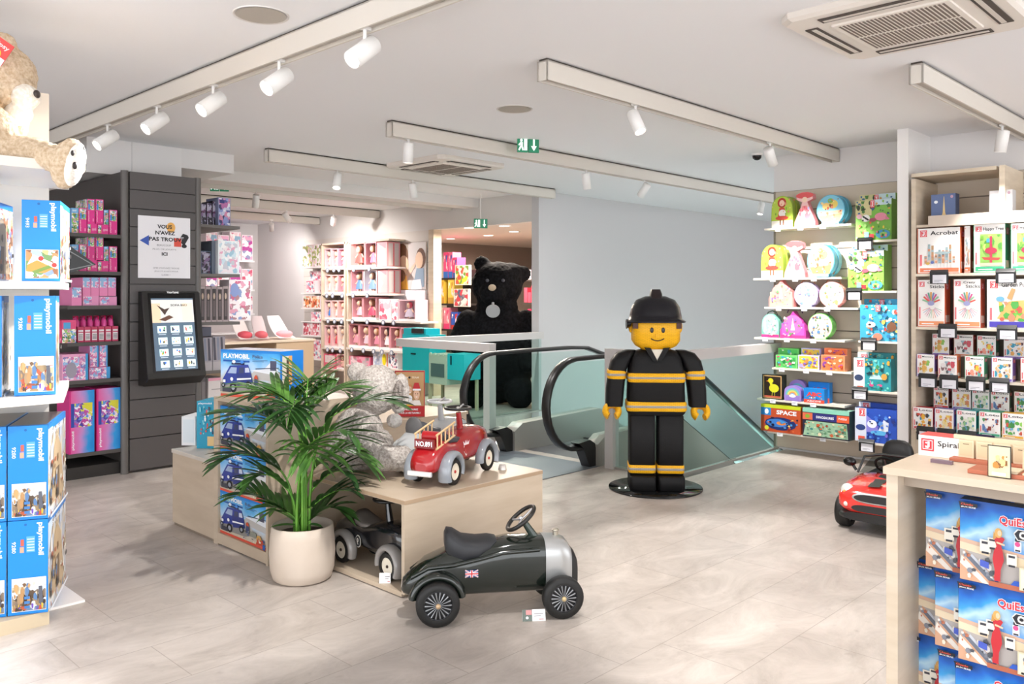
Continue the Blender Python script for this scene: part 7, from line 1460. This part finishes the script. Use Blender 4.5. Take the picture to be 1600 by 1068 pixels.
# table with doll seats
x0, _ = on_y(300, 11.3); x1, _ = on_y(492, 11.3); x2, _ = on_y(432, 11.3); ztb = on_y(470, 11.3, 530)[1]
t = thing('display_table', 'long low wooden table carrying doll seats in the far room', 'table', (x1, 11.3, 0)); T_ = Matrix.Translation((-x1, -11.3, 0))
mb = MB().at(T_); mb.box(x0, 11.28, ztb - .03, x1, 12.3, ztb, M('#e2d2be', .5)); mb.build('table_top', t)
mb = MB().at(T_); mb.box(x2, 11.3, 0, x1 - .02, 12.28, ztb - .031, M('#cdb497', .5)); mb.build('cabinet_body', t)
mb = MB().at(T_); mb.box(x0 + .02, 11.9, 0, x2 - .01, 12.28, ztb - .031, M('#9c8672', .5)); mb.build('back_frame', t)
def seat_item(px0, px1, Y, lb, c1, c2, rot):
    xa, _ = on_y(px0, Y); xb, _ = on_y(px1, Y); w = xb - xa; t = thing('doll_carrier', lb, 'doll seat', ((xa + xb) / 2, Y + .15, ztb + .001), rot, 'doll seats on the far table')
    mb = MB(); mb.mat(M(c1, .5)); S_ = []
    for k in range(9):
        f = k / 8; z = .02 + .34 * f; y = -.16 + .30 * f ** .6; ww = w * .46 * (1 - .25 * f ** 4); S_.append([(ww * math.cos(q), y + .05 * math.sin(q) * (1 if math.sin(q) > 0 else .3), z) for q in [2 * PI * j / 16 for j in range(16)]])
    mb.ring(S_); mb.build('shell', t)
    mb = MB(); mb.mat(M(c2, .6)); mb.ell((0, -.08, .08), (w * .42, .12, .06), 12, 8); mb.build('cushion', t)
seat_item(428, 462, 11.5, 'white and pink shell-shaped doll seat at the right end of the far table', '#f4eef0', '#f0aab4', .3)
seat_item(403, 424, 11.5, 'pink and grey patterned doll seat in the middle of the far table', '#d8c9cc', '#e8707c', -.2); seat_item(372, 398, 11.6, 'white and red doll seat at the left of the far table', '#eee6e6', '#e05c6c', .1)
# shelves on the back wall at the left
t = thing('toy_shelving', 'bright white shelving of pink toys against the far back wall', 'shelving', (6.5, 14.9, 0)); T_ = Matrix.Translation((-6.5, -14.9, 0)); xa, _ = on_y(318, 14.85); xb, _ = on_y(398, 14.85)
BW = [on_y(360, 14.85, p)[1] for p in (406, 452, 490, 520)]
for z in BW: mb = MB().at(T_); mb.box(xa, 14.85, z - .03, xb, 15.28, z, M('#f2eeee', .5)); mb.build('shelf', t)
mb = MB().at(T_); mb.box(xa, 15.26, 0, xb, 15.29, 2.55, M('#e8dede', .5)); mb.build('back_panel', t)
for r_, (z, tp, n) in enumerate(((BW[0], 362, 4), (BW[1], 415, 4), (BW[2], 462, 5))):
    for i in range(n):
        s = 74 / n; item_y(14.87, 322 + i * s, 321 + (i + 1) * s, tp + (i % 2) * 5, z, .3, cb_('#f6e6ea', (PPAL, ('#f8f4f6', '#c24a9c', '#f4e0ea', '#9c9cc0', '#f0b0cc'))[(i + r_) % 2], 14), 'toy_box', 'pink and white toy box on the far back wall, %s shelf, number %s' % (('top', 'second', 'third')[r_], ('one', 'two', 'three', 'four', 'five')[i]), 'toy box', 'pink boxes on the far back wall')
# toy kitchen in turquoise
t = thing('toy_kitchen', 'turquoise toy kitchen with a cream oven seen through the glass balustrade', 'toy kitchen', (7.5, 8.8, 0)); T_ = Matrix.Translation((-7.5, -8.8, 0)); TL = M('#20c9d6', .35)
KX = 7.5
def kz(px, py): return on_x(px, KX, py)
y0 = kz(629, 0)[0]; y1 = kz(671, 0)[0]; y2 = kz(699, 0)[0]; y3 = kz(725, 0)[0]
mb = MB().at(T_); mb.box(KX, y1, .34, KX + .3, y0, 1.0, TL); mb.box(KX + .02, y1 + .1, 1.0, KX + .28, y0, kz(650, 513)[1]); mb.build('cabinet', t)
mb = MB().at(T_); mb.box(KX - .01, y2, .34, KX + .3, y1 - .002, kz(685, 553)[1], M('#cfd6c4', .35)); ov = mb.build('oven', t)
mb = MB().at(T_); mb.box(KX - .018, y2 + .05, .44, KX - .0105, y1 - .05, .62, M('#5f7474', .2)); mb.build('oven_window', ov)
for k in range(4): mb = MB().at(T_); yy = y2 + .05 + k * (y1 - y2 - .1) / 3; mb.cyl((KX - .03, yy, .75), (KX - .0105, yy, .75), .018, m=M('#e8ead8', .4), n=12); mb.build('knob', ov)
mb = MB().at(T_); mb.box(KX, y3, .42, KX + .3, y2 - .002, kz(712, 553)[1], TL); mb.build('side_cabinet', t)
mb = MB().at(T_); mb.box(KX - .012, y2 - .09, .62, KX - .0005, y2 - .07, .74, M('#123c44', .4)); mb.build('handle', t)
mb = MB().at(T_); mb.box(KX - .012, (y0 + y1) / 2, .72, KX - .0005, (y0 + y1) / 2 + .1, .74, M('#123c44', .4)); mb.build('handle', t)
mb = MB().at(T_); mb.box(KX - .012, y1 + .14, 1.02, KX + .018, y1 + .38, 1.09, M('#2c2f30', .4)); mb.build('microwave_door', t)
for yy in (y0 - .05, y1 + .02, y3 + .03):
    for xx in (KX + .03, KX + .26): mb = MB().at(T_); mb.box(xx - .018, yy - .018, 0, xx + .018, yy + .018, .415 if yy == y3 + .03 else .339, M('#d8c4a4', .5)); mb.build('leg', t)
# ================================================================== black bear
t = thing('bear_statue', 'giant black plush bear with a round grey medallion behind the escalator', 'plush toy', (8.46, 8.52, 0), VIEW)
BK = noisy('#050505', '#17161a', 30, .9, 6, bump=.7, spec=.15); mb = MB(); mb.mat(BK)
mb.ell((0, .0, .62), (.54, .42, .62)); mb.ell((0, -.02, 1.08), (.47, .34, .34)); mb.ell((.0, -.03, 1.70), (.37, .31, .335)); mb.ell((.0, -.05, 1.40), (.3, .24, .2))
mb.ell((-.215, .0, 2.0), (.12, .07, .12)); mb.ell((.36, .0, 1.86), (.13, .08, .12)); mb.ell((.19, 0, 1.86), (.2, .2, .16)); mb.ell((-.06, -.3, 1.585), (.19, .16, .165))
limb(mb, [(-.42, -.05, 1.2), (-.55, -.15, .9), (-.42, -.35, .62)], [.15, .15, .14]); limb(mb, [(.42, -.05, 1.2), (.56, -.15, .9), (.45, -.35, .62)], [.15, .15, .14])
limb(mb, [(-.28, -.1, .25), (-.32, -.4, .18)], [.22, .2]); limb(mb, [(.28, -.1, .25), (.32, -.4, .18)], [.22, .2])
plush('body', t, mb, .022, .03, .04)
mb = MB(); mb.ell((-.06, -.46, 1.66), (.055, .03, .045), m=M('#b8a48c', .4)); mb.build('nose', t)
for x in (-.13, .09): mb = MB(); mb.ell((x, -.335 if x > 0 else -.34, 1.76), (.026, .02, .026), m=M('#4a4a52', .1)); mb.build('eye', t)
mb = MB(); mb.cyl((-.05, -.425, 1.33), (-.05, -.405, 1.34), .098, m=M('#a9a7aa', .3), n=24); mb.tube([(-.05, -.42, 1.42), (-.05, -.40, 1.45)], .02, 6); mb.build('medallion', t)
# ================================================================== back room goods
t = thing('back_room_shelving', 'black shelves of toys at the left of the back room', 'shelving', (9.9, 11.0, 0)); T_ = Matrix.Translation((-9.9, -11.0, 0))
RX = 9.6; y0 = on_x(683, RX)[0]; y1 = on_x(732, RX)[0]; RZ2 = [on_x(700, RX, p)[1] for p in (434, 474, 514)]
for z in RZ2: mb = MB().at(T_); mb.box(RX, y1, z - .03, RX + .4, y0, z, M('#26211f', .5)); mb.build('shelf', t)
mb = MB().at(T_); mb.box(RX + .4, y1, 0, RX + .43, y0 + .2, 2.0, M('#2e2826', .5)); mb.build('back_panel', t)
BRG = 'toys on the black back room shelves'
def pk(c1, c2): return lambda w, d, h: carton(w, d, h, c1, lambda a: (a.rect(.05, .05, .95, .95, M(c1, .4)), a.rect(0, 0, 1, .25, M(c2, .4)), a.blobs(8, .1, .3, .9, .9, mc('#f6e0ec', '#ffffff', c2), .05, .12, random.Random(1))))
for a_, b_, tp, j, mkf, lb in ((693, 700, 394, 0, pk('#e8508c', '#2c6cc4'), 'tall pink packet, first on the top black shelf'), (700.6, 707, 394, 0, pk('#ec6a9c', '#2c6cc4'), 'tall pink packet, second on the top black shelf'), (708, 714, 402, 0, pk('#d8487c', '#2c5cb4'), 'shorter pink packet, third on the top black shelf'),
                       (685, 694, 436.5, 1, pk('#e8c44a', '#c99a3c'), 'yellow box, left on the second black shelf'), (700, 709.5, 436.5, 1, pk('#ecd05a', '#c99a3c'), 'yellow box, right on the second black shelf'), (684, 691.5, 480.5, 2, pk('#e0b8b4', '#b08a84'), 'pale tall box low on the black shelves'), (693, 702, 480.5, 2, pk('#ea8aa0', '#e0407c'), 'pink tall box low on the black shelves'), (705, 716, 487, 2, pk('#2a5ac0', '#c4302c'), 'blue and red toy low on the black shelves')):
    item_x(RX + .02, a_, b_, tp, RZ2[j], .2, mkf, 'toy_packet', lb, 'toy box', BRG)
for (a_, b_, tp, bt, pal, lb) in ((711, 733, 414, 445, ('#d8d4c0', '#6f9a3a', '#d8503c', '#e8d83c', '#c8d8e0'), 'white framed game with green pieces hung on the back room shelf end'), (709, 732, 451, 479, ('#cfc8c8', '#8a7a80', '#c43c4c', '#e8e4e0', '#4a5a7a'), 'grey and red picture game hung below the green one')):
    zb = on_x((a_ + b_) / 2, RX - .06, bt)[1]; item_x(RX - .06, a_, b_, tp, zb, .05, cb_('#e6e0d6', pal, 14), 'game_box', lb, 'game box', 'games hung in the back room')
t = thing('back_room_shelving', 'pale wooden shelving at the right of the back room behind the bear', 'shelving', (9.6, 8.2, 0)); T_ = Matrix.Translation((-9.6, -8.2, 0)); WX2 = 10.6
for (a_, b_, tp, lb) in ((741, 756, 425, 0), (833, 850, 419, 1)):
    y0 = on_x(a_, WX2)[0]; y1, z1 = on_x(b_, WX2, tp); mb = MB().at(T_); mb.box(WX2, max(y1, 7.78), 0, WX2 + .4, y0, z1, M('#d9b48a', .5)); mb.build('cabinet', t)
y0 = on_x(815, WX2)[0]; y1 = on_x(833, WX2)[0]
for k in range(4): mb = MB().at(T_); mb.box(WX2, y1, .6 + k * .4, WX2 + .35, y0, .63 + k * .4, M('#3a302c', .5)); mb.build('shelf', t)
rn = random.Random(9)
for k in range(4):
    for j in range(3):
        w = (y0 - y1) / 3.2; o = MB().box(-.1, -w * .45, 0, .1, w * .45, rn.uniform(.15, .3), M(rn.choice(('#c8305c', '#e8e0e4', '#8a8088', '#d8485c', '#4a3a44')), .5)).build('toy_box', None, (WX2 + .15, y0 - w * (j + .6), .631 + k * .4)); tag(o, 'small red and grey toy box right of the black bear, shelf %s place %s' % (('one', 'two', 'three', 'four')[k], ('left', 'middle', 'right')[j]), 'toy box', 'small toys right of the black bear')
mb = MB(); mb.box(-.22, -.2, 0, .22, .2, .62, M('#d8b890', .5)); o = mb.build('wooden_stand', None, (9.35, 8.15, 0)); o.location = (9.35, 8.05, 0); tag(o, 'pale wooden stand seen through the glass right of the black bear', 'stand')
y_, z_ = on_x(845, 8.7, 510); mb = MB(); mb.prism([(0, 0), (.12, 0), (.10, .4), (.05, .48)], 'x', 0, .05, M('#b81c50', .6)); tag(mb.build('red_cloth', None, (8.75, y_ - .05, z_ - .1)), 'dark red pointed cloth beside the right arm of the black bear', 'cloth')
